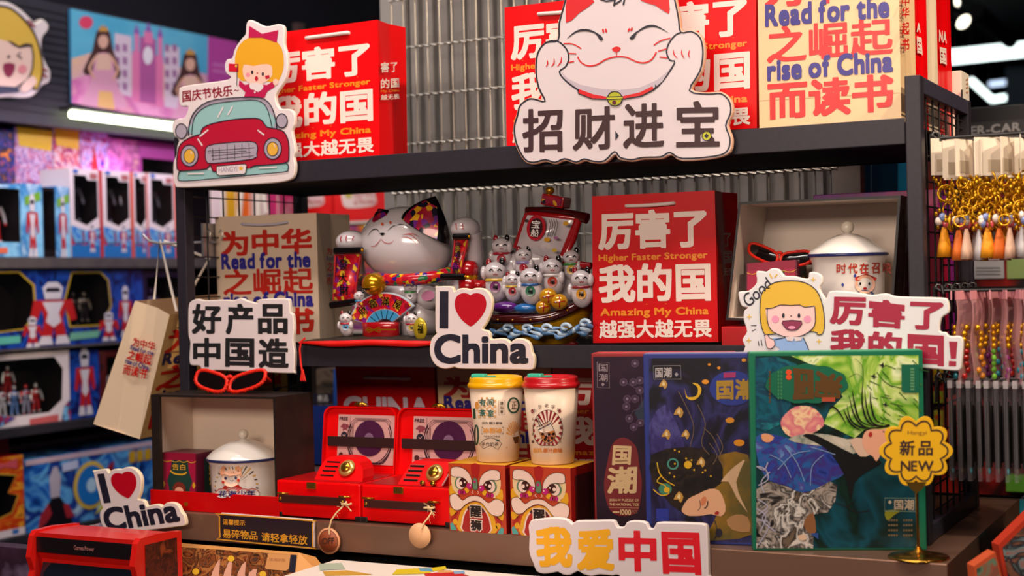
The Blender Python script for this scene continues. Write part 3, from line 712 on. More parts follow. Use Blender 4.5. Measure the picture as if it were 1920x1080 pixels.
# the row of bags behind it, sides showing
y0 = yb; RS = mat('#ea0008', .4, coat=.08, spec=.25)
for (pxe, m, lab, top, kind) in ((1738, RS, 'red gift bag next behind the large cream bag on the top shelf', -70, 'r'), (1757, mat('#e8d3b6', .45), 'cream gift bag squeezed between two red bags on the top shelf', -60, 'c'), (1783, RS, 'rearmost red gift bag in the row at the right end of the top shelf', -62, 'r')):
    Pb = PX(xs-.002); y1 = Pb.at(pxe, 60).y; zb = ZT-.006; zt = Pb.at(pxe, top).z
    t = thing('gift_bag', lab, 'paper bag', (xs-.08, (y0+y1)/2, zb))
    b = MB(); x0 = xs-.2; x1 = xs-.002; ym = (y0+y1)/2; e = .001
    V = [(x0,y0+e,zb),(x1,y0+e,zb),(x1,y1-e,zb),(x0,y1-e,zb),(x0,y0+e,zt),(x1,y0+e,zt),(x1,y1-e,zt),(x0,y1-e,zt),(x1-.004,ym,zt),(x1,ym,zb),(x0+.004,ym,zt),(x0,ym,zb)]
    b.add(V, [(0,1,5,4),(3,7,6,2),(0,3,2,1),(1,9,8,5),(9,2,6,8),(3,11,10,7),(11,0,4,10)], m)
    if kind == 'r':
        s0 = Pb.at(0, 0); xl = [1716, 1757][pxe > 1750]
        w = pxe-xl
        b.text(PX(x1), 'NA' if pxe > 1750 else 'A', [(xl+2, 56), (xl+w*.62, 60), (xl+w*.62, 82), (xl+2, 78)] if pxe > 1750 else [(xl+1, 42), (xl+8, 44), (xl+8, 62), (xl+1, 60)], BWHITE, .0015, .03, 30)
        b.text(PX(x1), '国', [(xl+3, 88), (xl+w*.6, 91), (xl+w*.63, 123), (xl+4, 119)] if pxe > 1750 else [(xl+1, 68), (xl+10, 71), (xl+12, 104), (xl+2, 100)], BWHITE, .0015, .03, 30)
    b.build('bag_body', t)
    y0 = y1
# white printed carton standing last in the row
Pb = PX(xs+.012); ya = max(Pb.at(1784, 150).y+.004, y0+.003); yb2 = Pb.at(1817, 150).y
t = thing('white_carton', 'narrow white printed carton behind the red bags at the end of the top shelf', 'box', (xs-.05, ya, ZT-.006))
b = MB(); b.bb((xs-.16, ya, ZT-.006), (xs+.012, yb2, Pb.at(1800, 130).z), mat('#e9dccb', .5), .001)
b.line(Pb, [(1802, 168), (1802, 188)], 3, mat('#30323a'), .0012); b.line(Pb, [(1802, 192), (1802, 200)], 1.5, mat('#30323a'), .0012)
for y in (148, 156, 163, 172): b.line(Pb, [(1811, y), (1814, y+2)], 3, mat('#c98a6a'), .0012)
b.build('carton_body', t)

# middle shelf: cream bag at the left, red bag in the middle
P = PY(.10); q = [(403, 407), (593, 399), (600, 641), (411, 642)]
t = thing('gift_bag', 'cream gift bag with red and blue print at the left end of the middle shelf', 'paper bag', tuple(P.at(505, 642)))
b = MB(); tl, tr, br, bl, o = bag_body(b, P, q, .10, mat('#d9c0a6', .45)); read_text(b, P, bil(q, .05, .97), mat('#bf2416', .4), mat('#2c2488', .4))
xs2 = br.x+.0015
side_text(b, xs2-.004, [('为中', [(606,465),(628,463),(628,477),(606,479)], TRED, .02), ('Read for', [(606,480),(630,479),(630,488),(606,489)], TBLUE, .01), ('之崛', [(606,491),(630,490),(630,508),(606,509)], TRED, .015), ('rise of', [(606,512),(628,511),(628,518),(606,519)], TBLUE, .01), ('而读', [(606,520),(628,519),(628,533),(606,534)], TRED, .015)], .007)
b.build('bag_body', t)
b = MB(); cord(b, P, (456, 420), (540, 417), .0022, .003, .004, mat('#c2bccb', .6)); b.build('handle', t)
P = PY(.075); q = [(1110, 368), (1340, 357), (1347, 641), (1112, 643)]
t = thing('gift_bag', 'red gift bag with bold white characters at the centre of the middle shelf', 'paper bag', tuple(P.at(1230, 642)))
b = MB(); tl, tr, br, bl, o = bag_body(b, P, q, .10, mat('#d0000a', .38, coat=.1, spec=.3)); great_text(b, P, bil(q, .0, .985))
side_text(b, br.x, [('了', [(1351,437),(1366,437),(1367,462),(1352,463)], mat('#c9a6a2'), .02), ('国', [(1351,470),(1368,470),(1369,494),(1352,495)], mat('#c9a6a2'), .02), ('无畏', [(1352,503),(1369,503),(1369,516),(1352,517)], mat('#c9a6a2'), .015)], .004)
b.build('bag_body', t)
b = MB(); cord(b, P, (1176, 386), (1264, 381), .0028, .001); b.build('handle', t)

# base level: bags standing behind the suitcases
P = PY(.20); q = [(628, 676), (813, 678), (822, 873), (640, 868)]
t = thing('gift_bag', 'red CHINA gift bag standing behind the left red suitcase on the base deck', 'paper bag', tuple(P.at(730, 868)))
b = MB(); tl, tr, br, bl, o = bag_body(b, P, q, .07, mat('#c0060a', .3, coat=.3))
b.text(P, 'CHINA', [(643, 742), (806, 745), (808, 792), (645, 788)], mat('#c9b9c6', .4), .0005, .034, 48); b.build('bag_body', t)
b = MB(); cord(b, P, (686, 708), (768, 710), .0026); b.build('handle', t)
P = PY(.185); q = [(818, 672), (1032, 674), (1040, 885), (828, 878)]
t = thing('gift_bag', 'cream gift bag standing behind the two travel tumblers', 'paper bag', tuple(P.at(930, 880)))
b = MB(); bag_body(b, P, q, .07, mat('#dcb98c', .45)); read_text(b, P, bil(q, .10, .99), mat('#b01512', .4), TBLUE); b.build('bag_body', t)
P = PY(.12); q = [(1036, 678), (1262, 680), (1268, 892), (1042, 890)]
t = thing('gift_bag', 'red gift bag standing between the red-lidded tumbler and the dark puzzle box', 'paper bag', tuple(P.at(1080, 890)))
b = MB(); bag_body(b, P, q, .06, mat('#b80c10', .3, coat=.3)); great_text(b, P, bil(q, .02, .99)); b.build('bag_body', t)

# bag hanging on a prong outside the left wire end
Pg = PY(.0)
t = thing('gift_bag', 'cream gift bag hanging by its cord handles from a prong left of the display', 'paper bag', tuple(Pg.at(250, 820)))
A = Pg.at(253, 564); B = Pg.at(318, 590); C_ = Pg.at(262, 823); D = Pg.at(175, 795)
back = Vector((0, .31, .01))
HC = mat('#e6cdb0', .32, coat=.2); b = MB()
M1 = A.lerp(B, .5)+Vector((0, .012, .0)); M2 = D.lerp(C_, .5)+Vector((0, .003, 0))
b.add([A, M1, M2, D, B, C_], [(0, 1, 2, 3), (1, 4, 5, 2)], HC)
b.add([B, B+back, C_+back, C_], [(0, 1, 2, 3)], mat('#dcb070', .4)); b.add([A, A+back, D+back, D], [(0, 1, 2, 3)], HC)
b.add([A+back, B+back, C_+back, D+back], [(0, 1, 2, 3)], HC); b.add([D, C_, C_+back, D+back], [(0, 1, 2, 3)], HC)
nn = (B-A).cross(D-A).normalized(); nn = nn if nn.y < 0 else -nn
Ps = Plane(A, nn)
Ps = Plane(M1+Vector((0, -.0125, 0)), nn)
def sk(*p): return [(x/3, 330+y/3) for x, y in p]
for txt, q, m, bo in (('为中华', sk((752,905),(876,935),(872,985),(745,955)), TRED, .02), ('Read for the', sk((738,948),(868,985),(862,1012),(732,975)), TBLUE, .02), ('之崛起', sk((728,975),(858,1008),(848,1065),(712,1030)), TRED, .02), ('rise of China', sk((712,1022),(842,1065),(836,1095),(704,1052)), TBLUE, .02), ('而读书', sk((700,1058),(835,1085),(820,1145),(690,1112)), TRED, .02)):
    b.text(Ps, txt, q, m, .001, bo, 34)
# big print on the broad face
nb = (back).cross(C_-B).normalized(); nb = nb if nb.x > 0 else -nb; Pb = Plane(B, nb)
def bf(u, v): p = B.lerp(C_, v)+back*u+nb*.0006; return p
def brow(txt, v0, v1, m, bo, u0=.03, u1=.84, l=0):
    b.textf(lambda x, y: bf(u0+(u1-u0)*x, v1+(v0-v1)*y)+nb*l, txt, m, bo, 60)
brow('为中华', .12, .32, TRED, .03); brow('Read for the', .31, .41, mat('#1c1a50'), .03, l=.0005); brow('之崛起', .42, .62, TRED, .03); brow('rise of China', .61, .71, mat('#1c1a50'), .03, l=.0005); brow('而读书', .73, .93, TRED, .03)
b.build('bag_body', t)
hook = Pg.at(302, 457)+Vector((0, .09, 0))
hk = PY(.09)
b = MB(); h0 = hk.at(300, 455)
b.tube([PY(.08).at(288, 572), h0+Vector((0, 0, .003)), PY(.08).at(331, 584)], .0026, mat('#e4d6c8', .5), 8); b.build('handle', t)
b = MB(); b.tube([A+back*.45+Vector((0,0,.0)), A.lerp(B, .5)+back*.5+Vector((0,0,.08)), h0+Vector((-.002, .012, .003))], .003, mat('#e4d6c8', .5), 8); b.build('handle', t)
t = thing('display_prong', 'bare white metal prong sticking out of the left wire end above the hanging bag', 'hook', tuple(h0))
b = MB(); b.tube([hk.at(268, 440), hk.at(280, 452), hk.at(300, 456.5), Vector((.012, .09, hk.at(330, 457).z))], .0022, mat('#c9c4c6', .3, .5), 8); b.build('prong', t)
b = MB(); b.bb((-.004, .07, h0.z-.03), (.001, .11, h0.z+.03), mat('#c9c4c6', .3, .5), .001); b.build('back_plate', t)

# a second bag hanging against the outside of the wire, under the middle shelf
t = thing('gift_bag', 'golden gift bag with red characters seen through the left wire end under the middle shelf', 'paper bag', (-.024, .17, .06))
b = MB(); GB = mat('#c89a4c', .45); x1_ = -.014; b.bb((-.034, .05, .06), (x1_, .325, .245), GB)
g_ = lambda u, v: Vector((x1_+.0006, .06+.255*u, .235-.17*v))
for txt, v0, v1, m in (('之崛起', .04, .36, TRED), ('rise of', .38, .55, mat('#1c1a50')), ('而读书', .60, .97, TRED)): b.textf(lambda x, y: g_(.04+.92*x, v1+(v0-v1)*y), txt, m, .026, 44)
b.build('bag_body', t)
b = MB(); b.tube([(-.024, .12, .244), (-.02, .15, .30), (-.006, .19, .34), (-.02, .23, .30), (-.024, .26, .244)], .002, CORD, 6); b.build('handle', t)
# ================================================================== curved surfaces that carry artwork
class Ellip:
    def __init__(s, c, d, R=None): s.c = Vector(c); s.d = d; s.R = R or Matrix.Identity(3); s.Ri = s.R.inverted()
    def at(s, px, py, lift=0):
        o = s.Ri @ (CAM-s.c); r = s.Ri @ ray(px, py)
        o2 = Vector([o[i]/s.d[i] for i in range(3)]); r2 = Vector([r[i]/s.d[i] for i in range(3)])
        A = r2.dot(r2); B = o2.dot(r2); Cc = o2.dot(o2)-1; D = B*B-A*Cc
        k = (-B-math.sqrt(max(D, 0)))/A
        p = o+r*k; n = Vector([p[i]/s.d[i]**2 for i in range(3)]).normalized()
        return s.R @ (p+n*lift)+s.c
class Cone:
    """upright cone frustum: radius r0 at z0, r1 at z1"""
    def __init__(s, c, r0, z0, r1, z1): s.c = Vector((c[0], c[1], 0)); s.b = (r1-r0)/(z1-z0); s.a = r0-s.b*z0
    def at(s, px, py, lift=0):
        o = CAM-s.c; r = ray(px, py); q0 = s.a+s.b*o.z+lift; q1 = s.b*r.z
        A = r.x*r.x+r.y*r.y-q1*q1; B = o.x*r.x+o.y*r.y-q0*q1; Cc = o.x*o.x+o.y*o.y-q0*q0
        D = max(0, B*B-A*Cc); k = (-B-math.sqrt(D))/A; return CAM+r*k
def ptext(b, S, txt, q, m, lift=.0005, bold=.02, res=36):
    def f(u, v):
        ax, ay = q[0][0]+(q[1][0]-q[0][0])*u, q[0][1]+(q[1][1]-q[0][1])*u; cx, cy = q[3][0]+(q[2][0]-q[3][0])*u, q[3][1]+(q[2][1]-q[3][1])*u
        return S.at(cx+(ax-cx)*v, cy+(ay-cy)*v, lift)
    return b.textf(f, txt, m, bold, res)
def mapx(P, px, py): return P.at(px, py)
def ppm(P, px, py): # metres per pixel there
    return (P.at(px+1, py)-P.at(px, py)).length
# ================================================================== middle shelf
PORC = mat('#c9c0c4', .14, coat=.5); PBLK = mat('#0c090b', .18, coat=.6); PRED = mat('#9c0a12', .2, coat=.6); PGOLD = mat('#c98a10', .2, .7); MRED = mat('#a50f1c', .4)
FLORAL = noisemat('floral_enamel', ['#a80d1e', '#c8301a', '#e2b21c', '#3a1a7a', '#b11028', '#1c6a3c', '#c41a2a'], scale=150, kind='voronoi', interp='CONSTANT', rough=.2, coat=.5)
FLORAL2 = noisemat('painted_ear_pattern', ['#7c1030', '#a01838', '#5a1c6c', '#c89018', '#8a1230', '#1a1424', '#981c2c'], scale=110, kind='voronoi', interp='CONSTANT', rough=.25, coat=.5)
SPARK = noisemat('painted_banner', ['#b30f24', '#7c1e7a', '#d02a24', '#e0b030', '#8a1426', '#c01830'], scale=130, kind='voronoi', interp='CONSTANT', rough=.25, coat=.4)
ZS = ZM-.006
# ---- cushion with tassel
c0 = PY(.10).at(690, 640); CU = noisemat('black_brocade', ['#15100f', '#3b3026'], scale=140, rough=.6); CR_ = mat('#d81008', .45)
xa = PY(.0).at(568, 640).x; xb = PY(.0).at(850, 640).x
t = thing('seat_cushion', 'flat black and red brocade cushion under the white lucky cat, overhanging the shelf edge', 'cushion', ((xa+xb)/2, .1, ZS))
def cushion(b, top):
    n = 40; m_ = 24; vs = []; fs = []; x0, x1, y0, y1 = xa, xb, -.012, .21
    for j in range(m_+1):
        for i in range(n+1):
            u, v = i/n, j/m_; e = (1-abs(2*u-1)**5)*(1-abs(2*v-1)**5)
            z = ZS+.0125+(e*.006+.0012*math.sin(u*31)*math.sin(v*17))*(1 if top else -1)
            if not top: z = min(z, ZS+.0125)-.006*e**.5
            sc = 1-.03*math.sin(u*math.pi)
            vs.append((x0+(x1-x0)*u, y0+(y1-y0)*v+(.004*math.sin(u*math.pi) if v == 0 else 0), z))
    for j in range(m_):
        for i in range(n): fs.append((j*(n+1)+i, j*(n+1)+i+1, (j+1)*(n+1)+i+1, (j+1)*(n+1)+i))
    b.add(vs, fs, CU if top else CR_, True)
b = MB(); cushion(b, True); b.build('brocade_top', t); b = MB(); cushion(b, False)
b.tube([(xa+(xb-xa)*i/24, -.011+.0008*math.sin(i*1.3), ZS+.0095+.001*math.cos(i*.52)) for i in range(25)], 0, CR_, 10, radii=[.0015+.0034*min(1, i/5, (24-i)/5) for i in range(25)]); b.build('red_underside', t)
Pt = PY(-.016); b = MB(); tp = [Pt.at(*p) for p in ((572, 634), (565, 640), (562, 655), (564, 680), (567, 700))]
b.tube(tp, .0016, mat('#e01808', .5), 6)
for i in range(9): b.tube([Pt.at(566+.3*i, 692), Pt.at(563+1.3*i, 713+(i % 3))], .0006, mat('#e01808', .5), 5)
b.build('tassel', t)

# ---- small porcelain cat, used on both figurines
def small_cat(par, P, cx, cy, s, bib, name='small_cat', scarf='#2f6fae', look=0, tab='#8a5a12'):
    b = MB(); m = ppm(P, cx, cy)*s; c = P.at(cx, cy)
    b.blob(c+Vector((0, .1*m, -.75*m)), (.62*m, .5*m, .75*m), PORC, n=14)
    b.blob(c, (.58*m, .5*m, .48*m), PORC, n=14)
    for sg in (-1, 1):
        b.blob(c+Vector((sg*.36*m, 0, .42*m)), (.17*m, .1*m, .24*m), PBLK if sg > 0 else mat('#8c1420', .2, coat=.5), n=8)
        b.blob(c+Vector((sg*.58*m, -.1*m, -.55*m+(.5*m if sg == look else 0))), (.17*m, .2*m, .34*m), PORC, n=10)
    b.lathe(c+Vector((0, .05*m, -.42*m)), [(.5*m, -.07*m), (.56*m, 0), (.5*m, .07*m)], mat(scarf, .3, coat=.4), 16)
    E1 = Ellip(c, (.58*m, .5*m, .48*m)); E2 = Ellip(c+Vector((0, .1*m, -.75*m)), (.62*m, .5*m, .75*m)); l = .0006
    for sg in (-1, 1): b.line(E1, [(cx+(sg*.22-.11)*s, cy-.02*s), (cx+sg*.22*s, cy-.12*s), (cx+(sg*.22+.11)*s, cy-.02*s)], .06*s, PBLK, l, 3)
    b.line(E1, [(cx-.12*s, cy+.14*s), (cx-.06*s, cy+.2*s), (cx, cy+.12*s), (cx+.06*s, cy+.2*s), (cx+.12*s, cy+.14*s)], .045*s, MRED, l)
    b.poly(E2, ell(cx, cy+.85*s, .28*s, .3*s, n=14), bib, .0012)
    ptext(b, E2, '福', [(cx-.14*s, cy+.7*s), (cx+.14*s, cy+.7*s), (cx+.14*s, cy+1.0*s), (cx-.14*s, cy+1.0*s)], PBLK, .0018, .01, 16)
    return b.build(name, par)

# ---- large lucky cat
YC = .10; P = PY(YC); k = K(560, 340, 3.3765); q1 = lambda x, y: k((x, y))[0]
t = thing('lucky_cat_figurine', 'large smiling white porcelain lucky cat holding banners and a fan on the black cushion', 'figurine', (P.at(760, 630).x, YC, ZS+.019))
mpx = ppm(P, 760, 470); s = mpx/3.3765
hc = P.at(*q1(680, 400)); HR = Matrix.Rotation(math.radians(9), 3, 'Y')
hd = (275*s, .056, 205*s)
def headfn(v):
    return Vector((v.x*(1+.10*max(0, -v.z)), v.y, v.z*(1-.04*abs(v.x))))
b = MB(); bc = P.at(*q1(690, 830)); b.blob((bc.x, YC+.012, bc.z), (215*s, .06, 215*s), PORC, n=28)
b.blob(P.off(.01).at(*q1(810, 850)), (75*s, .035, 130*s), PORC, n=18); b.blob(P.off(.03).at(*q1(825, 738)), (70*s, .02, 62*s), PORC, n=18)
pk = PY(YC-.052); b.poly(pk, [q1(*p) for p in ell(818, 724, 42, 32, rot=-15)], mat('#b0708f', .2, coat=.5), 0)
b.build('body', t)
hb = MB(); hb.blob(hc, hd, PORC, HR, 40, headfn)
HS = Ellip(hc, hd, HR); l = .0009
def hl(pts, w, m, sm=3, taper=True): hb.line(HS, [q1(*p) for p in pts], w, m, l, sm, taper=taper)
hl(((440,345),(465,312),(490,303),(505,312),(515,328)), 1.5, PBLK); hl(((562,318),(590,290),(625,276),(665,275),(710,297)), 1.6, PBLK)
hb.poly(HS, [q1(*p) for p in ((512,332),(530,327),(552,330),(533,344))], PBLK, .0015)
hl(((452,408),(470,412),(490,405),(512,380),(524,360)), 1.3, MRED); hl(((524,360),(535,380),(560,393),(585,390),(605,372)), 1.3, MRED)
for p in (((655,340),(710,338),(765,388)), ((652,352),(700,358),(745,395)), ((675,335),(720,333),(765,352))): hl(p, 1.5, MRED)
for x, y in ((532, 272), (582, 263)): hb.poly(HS, [q1(*p) for p in ell(x, y, 7, 9)], mat('#b8401c'), .0012)
# coloured cap around the right ear
head_ = hb.build('head', t)
def ear(tip, base, thick, inner, nm, fy):
    Pe = PY(YC+fy); b = MB(); a = Pe.at(*q1(*base[0])); c = Pe.at(*q1(*base[1])); tp = Pe.at(*q1(*tip)); n = 16; vs = []; fs = []
    mid = (a+c)/2; N = 9
    for i in range(N):
        u = i/(N-1); w = (1-u**1.6)
        cc = mid.lerp(tp, u)
        for j in range(n):
            an = 2*math.pi*j/n; vs.append(cc+(c-a)*.5*w*math.cos(an)+Vector((0, 1, 0))*thick*w*math.sin(an))
    for i in range(N-1): fs += [(i*n+j, (i+1)*n+j, (i+1)*n+(j+1) % n, i*n+(j+1) % n) for j in range(n)]
    b.add(vs, fs, PBLK, True)
    # patterned inner ear, riding on the front of the cone
    iv = []; 
    for u in (.0, .2, .4, .6, .78):
        w = (1-u**1.6)*.72; cc = mid.lerp(tp, u*.97+.02)
        for e in (-1, -.5, 0, .5, 1): iv.append(cc+(c-a)*.5*w*e-Vector((0, 1, 0))*(thick*(1-u**1.6)*math.sqrt(max(.05, 1-(e*.72)**2))+.0012))
    b.add(iv, [(r*5+q_, r*5+q_+1, (r+1)*5+q_+1, (r+1)*5+q_) for r in range(4) for q_ in range(4)], inner, True)
    return b.build(nm, head_)
ear((866, 92), ((655, 225), (952, 400)), .024, FLORAL2, 'ear', -.034); ear((503, 172), ((474, 292), (606, 205)), .018, FLORAL2, 'ear', -.022)
def arm(pts, rad, nm='arm'):
    b = MB(); V = [P.off(l_).at(*q1(x, y)) for x, y, l_ in pts]
    b.tube(V, 0, PORC, 18, radii=[r*s for r in rad]); return b
Pf = P
b = arm(((370,760,.0),(352,640,.01),(345,520,.02),(338,440,.03)), (75, 68, 62, 60)); pc = P.off(.034).at(*q1(335, 382)); b.blob(pc, (88*s, .026, 62*s), PORC, n=22)
PE = Ellip(pc, (88*s, .026, 62*s)); 
for p in (((272,350),(266,365),(270,382)), ((305,345),(300,362),(303,380)), ((350,348),(342,360),(342,376))): b.line(PE, [q1(*z) for z in p], 1.6, MRED, .001, 2)
b.build('raised_paw', t)
b = arm(((1000,760,-.01),(1075,640,.0),(1095,480,.01),(1075,330,.02)), (80, 72, 66, 70)); pc = P.off(.02).at(*q1(1055, 300)); b.blob(pc, (80*s, .026, 62*s), PORC, n=22)
PE = Ellip(pc, (80*s, .026, 62*s))
for x in (998, 1038): b.line(PE, [q1(x, 268), q1(x+3, 305)], 1.6, MRED, .001)
b.build('raised_paw', t)
b = MB(); pts = [P.off(l_).at(*q1(x, y)) for x, y, l_ in ((405,625,.02),(470,612,.045),(560,622,.056),(680,625,.06),(800,615,.055),(900,598,.035),(958,580,.01))]
b.tube(pts, 34*s, FLORAL, 12); b.build('collar', t)
b = MB(); bc = P.off(.066).at(*q1(480, 650)); b.blob(bc, (66*s, 66*s, 60*s), PGOLD, n=24); b.lathe(bc, [(67*s, -6*s), (70*s, 0), (67*s, 6*s)], PGOLD, 24, Matrix.Rotation(.3, 3, 'X'))
b.box(bc+Vector((-10*s, -64*s, -25*s)), (40*s, 8*s, 8*s), PBLK); b.build('bell', t)
def banner(quad, text, txq, rods, y, nm='banner'):
    Pq = PY(y); b = MB(); V = [Pq.at(*q1(*p)) for p in quad]; c = MB()
    n = 6; vs = []
    for i in range(n+1):
        u = i/n; a = V[0].lerp(V[3], u); e = V[1].lerp(V[2], u); w = math.sin(u*math.pi*2)*.003
        vs += [a+Vector((0, w, 0)), e+Vector((0, w, 0)), e+Vector((0, w+.003, 0)), a+Vector((0, w+.003, 0))]
    fs = []
    for i in range(n): o = 4*i; fs += [(o, o+1, o+5, o+4), (o+1, o+2, o+6, o+5), (o+2, o+3, o+7, o+6), (o+3, o, o+4, o+7)]
    b.add(vs, fs, SPARK, True); b.tube([V[0]+Vector((0,-.001,0)), V[3]+Vector((0,-.001,0))], .0016, MRED, 6); b.tube([V[1]+Vector((0,-.001,0)), V[2]+Vector((0,-.001,0))], .0016, MRED, 6)
    for ch, qq in zip(text, txq): b.text(Pq, ch, [q1(qq[0], qq[1]), q1(qq[2], qq[1]), q1(qq[2], qq[3]), q1(qq[0], qq[3])], mat('#0d0a0c', .3), .0045, .014, 30)
    for a, e in rods: b.tube([Pq.at(*q1(*a)), Pq.at(*q1(*e))], 19*s, PBLK, 12); b.blob(Pq.at(*q1(*e)), (9*s, 9*s, 9*s), PGOLD, n=8)
    return b.build(nm, t)
banner(((235,465),(392,462),(355,752),(222,752)), '發大財', ((262,492,322,560),(262,580,318,640),(268,650,326,720)), (((232,440),(402,436)),((205,785),(372,758))), YC-.062)
banner(((992,368),(1072,370),(1024,596),(968,590)), '金運招財', ((1002,380,1036,425),(998,430,1034,478),(990,482,1026,530),(984,536,1022,588)), (((985,352),(1078,350)),((905,605),(1055,604))), YC-.045)
b = MB(); rc = PY(YC-.03); rcp = rc.at(*q1(1078, 620)); b.lathe(rcp, [(0, -80*s), (55*s, -80*s), (55*s, -5*s), (45*s, 0), (45*s, 18*s), (52*s, 25*s), (52*s, 60*s), (40*s, 90*s), (0, 100*s)], PRED, 20); b.lathe(rcp, [(47*s, -2*s), (50*s, 8*s), (47*s, 20*s)], PGOLD, 20); b.build('red_bottle', t)
# fan with characters, drum below it
Pq = PY(YC-.066); b = MB(); cx, cy = 545, 930
def sector(r0, r1, a0, a1, n=16): return [q1(cx+r1*math.cos(math.radians(a0+(a1-a0)*i/n)), cy-r1*.98*math.sin(math.radians(a0+(a1-a0)*i/n))) for i in range(n+1)]+[q1(cx+r0*math.cos(math.radians(a1+(a0-a1)*i/n)), cy-r0*.98*math.sin(math.radians(a1+(a0-a1)*i/n))) for i in range(n+1)]
b.board(Pq, sector(60, 232, 38, 166), .006, mat('#b9c4cf', .2, coat=.4), bev=.0008)
b.poly(Pq, sector(125, 224, 40, 164), SPARK, .0005); b.poly(Pq, sector(62, 120, 41, 163), mat('#3f8fc0', .25, coat=.4), .0005)
for a in (60, 80, 100, 120, 140): b.line(Pq, sector(62, 120, a, a+.1, 1)[1:3], 1.2, PBLK, .001)
for i, ch in enumerate('財富滿屋'):
    a = math.radians(140-i*26); x = cx+175*math.cos(a); y = cy-172*math.sin(a); rt = (math.pi/2-a)*.8
    c_, s_ = math.cos(rt), math.sin(rt); qd = [q1(x+u*c_-v*s_, y+u*s_+v*c_) for u, v in ((-26, -28), (26, -28), (26, 28), (-26, 28))]
    b.text(Pq, ch, qd, mat('#e0b030', .3), .0010, .03, 30); b.text(Pq, ch, qd, PBLK, .0016, .008, 30)
b.build('fan', t)
b = MB(); dc = PY(YC-.058).at(*q1(522, 945)); b.lathe(dc, [(0, -50*s), (100*s, -50*s), (112*s, -20*s), (112*s, 20*s), (118*s, 45*s), (0, 48*s)], PRED, 28, sy=.5)
Pd = PY(YC-.058-.062*.5-.0045); b.line(Pd, [q1(x, y) for x, y in ((425,940),(520,938),(620,938))], 2.4, PGOLD, .001); b.line(Pd, [q1(x, y) for x, y in ((480,940),(440,925),(445,955),(480,940),(515,925),(520,955),(480,940))], 1.8, PGOLD, .0016, 3)
b.build('drum', t)
small_cat(t, PY(YC-.06), *q1(385, 728), 17, mat('#b02030', .3), scarf='#2f7fae')
small_cat(t, PY(YC-.05), *q1(705, 668), 19, PORC, scarf='#2f8a3a', look=1)
small_cat(t, PY(YC-.075), *q1(298, 868), 19, mat('#2f7fae', .3, coat=.4), scarf='#b02030')
small_cat(t, PY(YC-.078), *q1(715, 872), 19, mat('#b8a01c', .3, coat=.4), scarf='#a01020', look=-1)
b = MB(); g = PY(YC-.088).at(*q1(770, 935)); b.blob(g, (40*s, .006, 60*s), mat('#b8a228', .25, .3), n=16); b.text(PY(YC-.095), '福', [q1(752, 900), q1(790, 900), q1(788, 965), q1(750, 965)], PBLK, .0, .01, 24); b.build('gold_coin', t)

# ---- treasure ship figurine
YB = .11; P = PY(YB); k = K(860, 330, 3.2714); q1 = lambda x, y: k((x, y))[0]; s = ppm(P, 1000, 500)/3.2714
sc_ = P.at(*q1(500, 1020))
t = thing('treasure_ship_figurine', 'porcelain treasure ship crowded with small white cats under a red-trimmed sail', 'figurine', (sc_.x, YB, ZS))
b = MB(); W2 = 312*s; cx = P.at(*q1(500, 830)).x; zt = P.at(*q1(500, 862)).z; zb_ = ZS+.003; n = 36
HUL = noisemat('amber_glaze_hull', ['#a8780c', '#c9930f', '#8d5a08'], scale=14, rough=.2, coat=.6, stretch=(1, 1, 3))
rows_ = []
for hh, wf, df in ((0, .62, .55), (.25, .80, .75), (.6, .93, .9), (1, 1.0, 1.0)):
    for j in range(n):
        a = 2*math.pi*j/n; x = math.cos(a); rows_.append((cx+W2*wf*x, YB+.058*df*math.sin(a), zb_+(zt-zb_)*hh+(.030 if x > 0 else .004)*abs(x)**3*hh))
fs = [(i*n+j, i*n+(j+1) % n, (i+1)*n+(j+1) % n, (i+1)*n+j) for i in range(3) for j in range(n)]
b.add(rows_, fs, HUL, True); top = rows_[3*n:]
b.add([(cx, YB, zt)]+top, [(0, 1+j, 1+(j+1) % n) for j in range(n)], PORC)
b.build('hull', t)
b = MB(); b.tube([Vector(v)+Vector((0, 0, -.003)) for v in top], .0075, mat('#3d0b0a', .15, coat=.7), 10, closed=True)
for j in range(20, 36, 2):
    v = Vector(top[j]); b.blob(v+Vector((0, -.0075, -.003)), (.002, .002, .0015), PGOLD, n=8)
b.build('gunwale', t)
b = MB(); WV = mat('#5c86b4', .2, coat=.6); WV2 = mat('#a9c0d4', .2, coat=.6)
Pw = PY(YB-.056)
for r_, (yo, ph, m) in enumerate(((0, 0, WV), (16, 1.2, WV2), (30, 2.4, WV))):
    pts = []
    for j in range(61):
        u = j/60; x = 195+u*620; dy = -52*max(0, u-.72)**1.2*2.6; off = .012*abs(2*u-1)**2
        pts.append(PY(YB-.060+off*1.8).at(*q1(x+10*math.sin(u*40+ph), 945+yo+dy+14*math.sin(u*26+ph))))
    b.tube(pts, 0, m, 7, radii=[.0032+.0014*math.sin(j*.9+ph) for j in range(61)])
for i in range(5):
    x = 300+i*118; up = -16*max(0, i-2.5)**1.6
    b.tube([PY(YB-.0625+.003*abs(i-2)).at(*q1(x+34*math.cos(a)*(1-a/8), 935+up-26*math.sin(a)*(1-a/8))) for a in [j*.5 for j in range(13)]], .0030, WV2, 7)
b.build('wave_crests', t)
MB().lathe((cx, YB, ZS), [(0, 0), (W2*.72, 0), (W2*.72, .004), (W2*.66, .007), (0, .007)], PRED, 36, sy=.3).build('base', t)
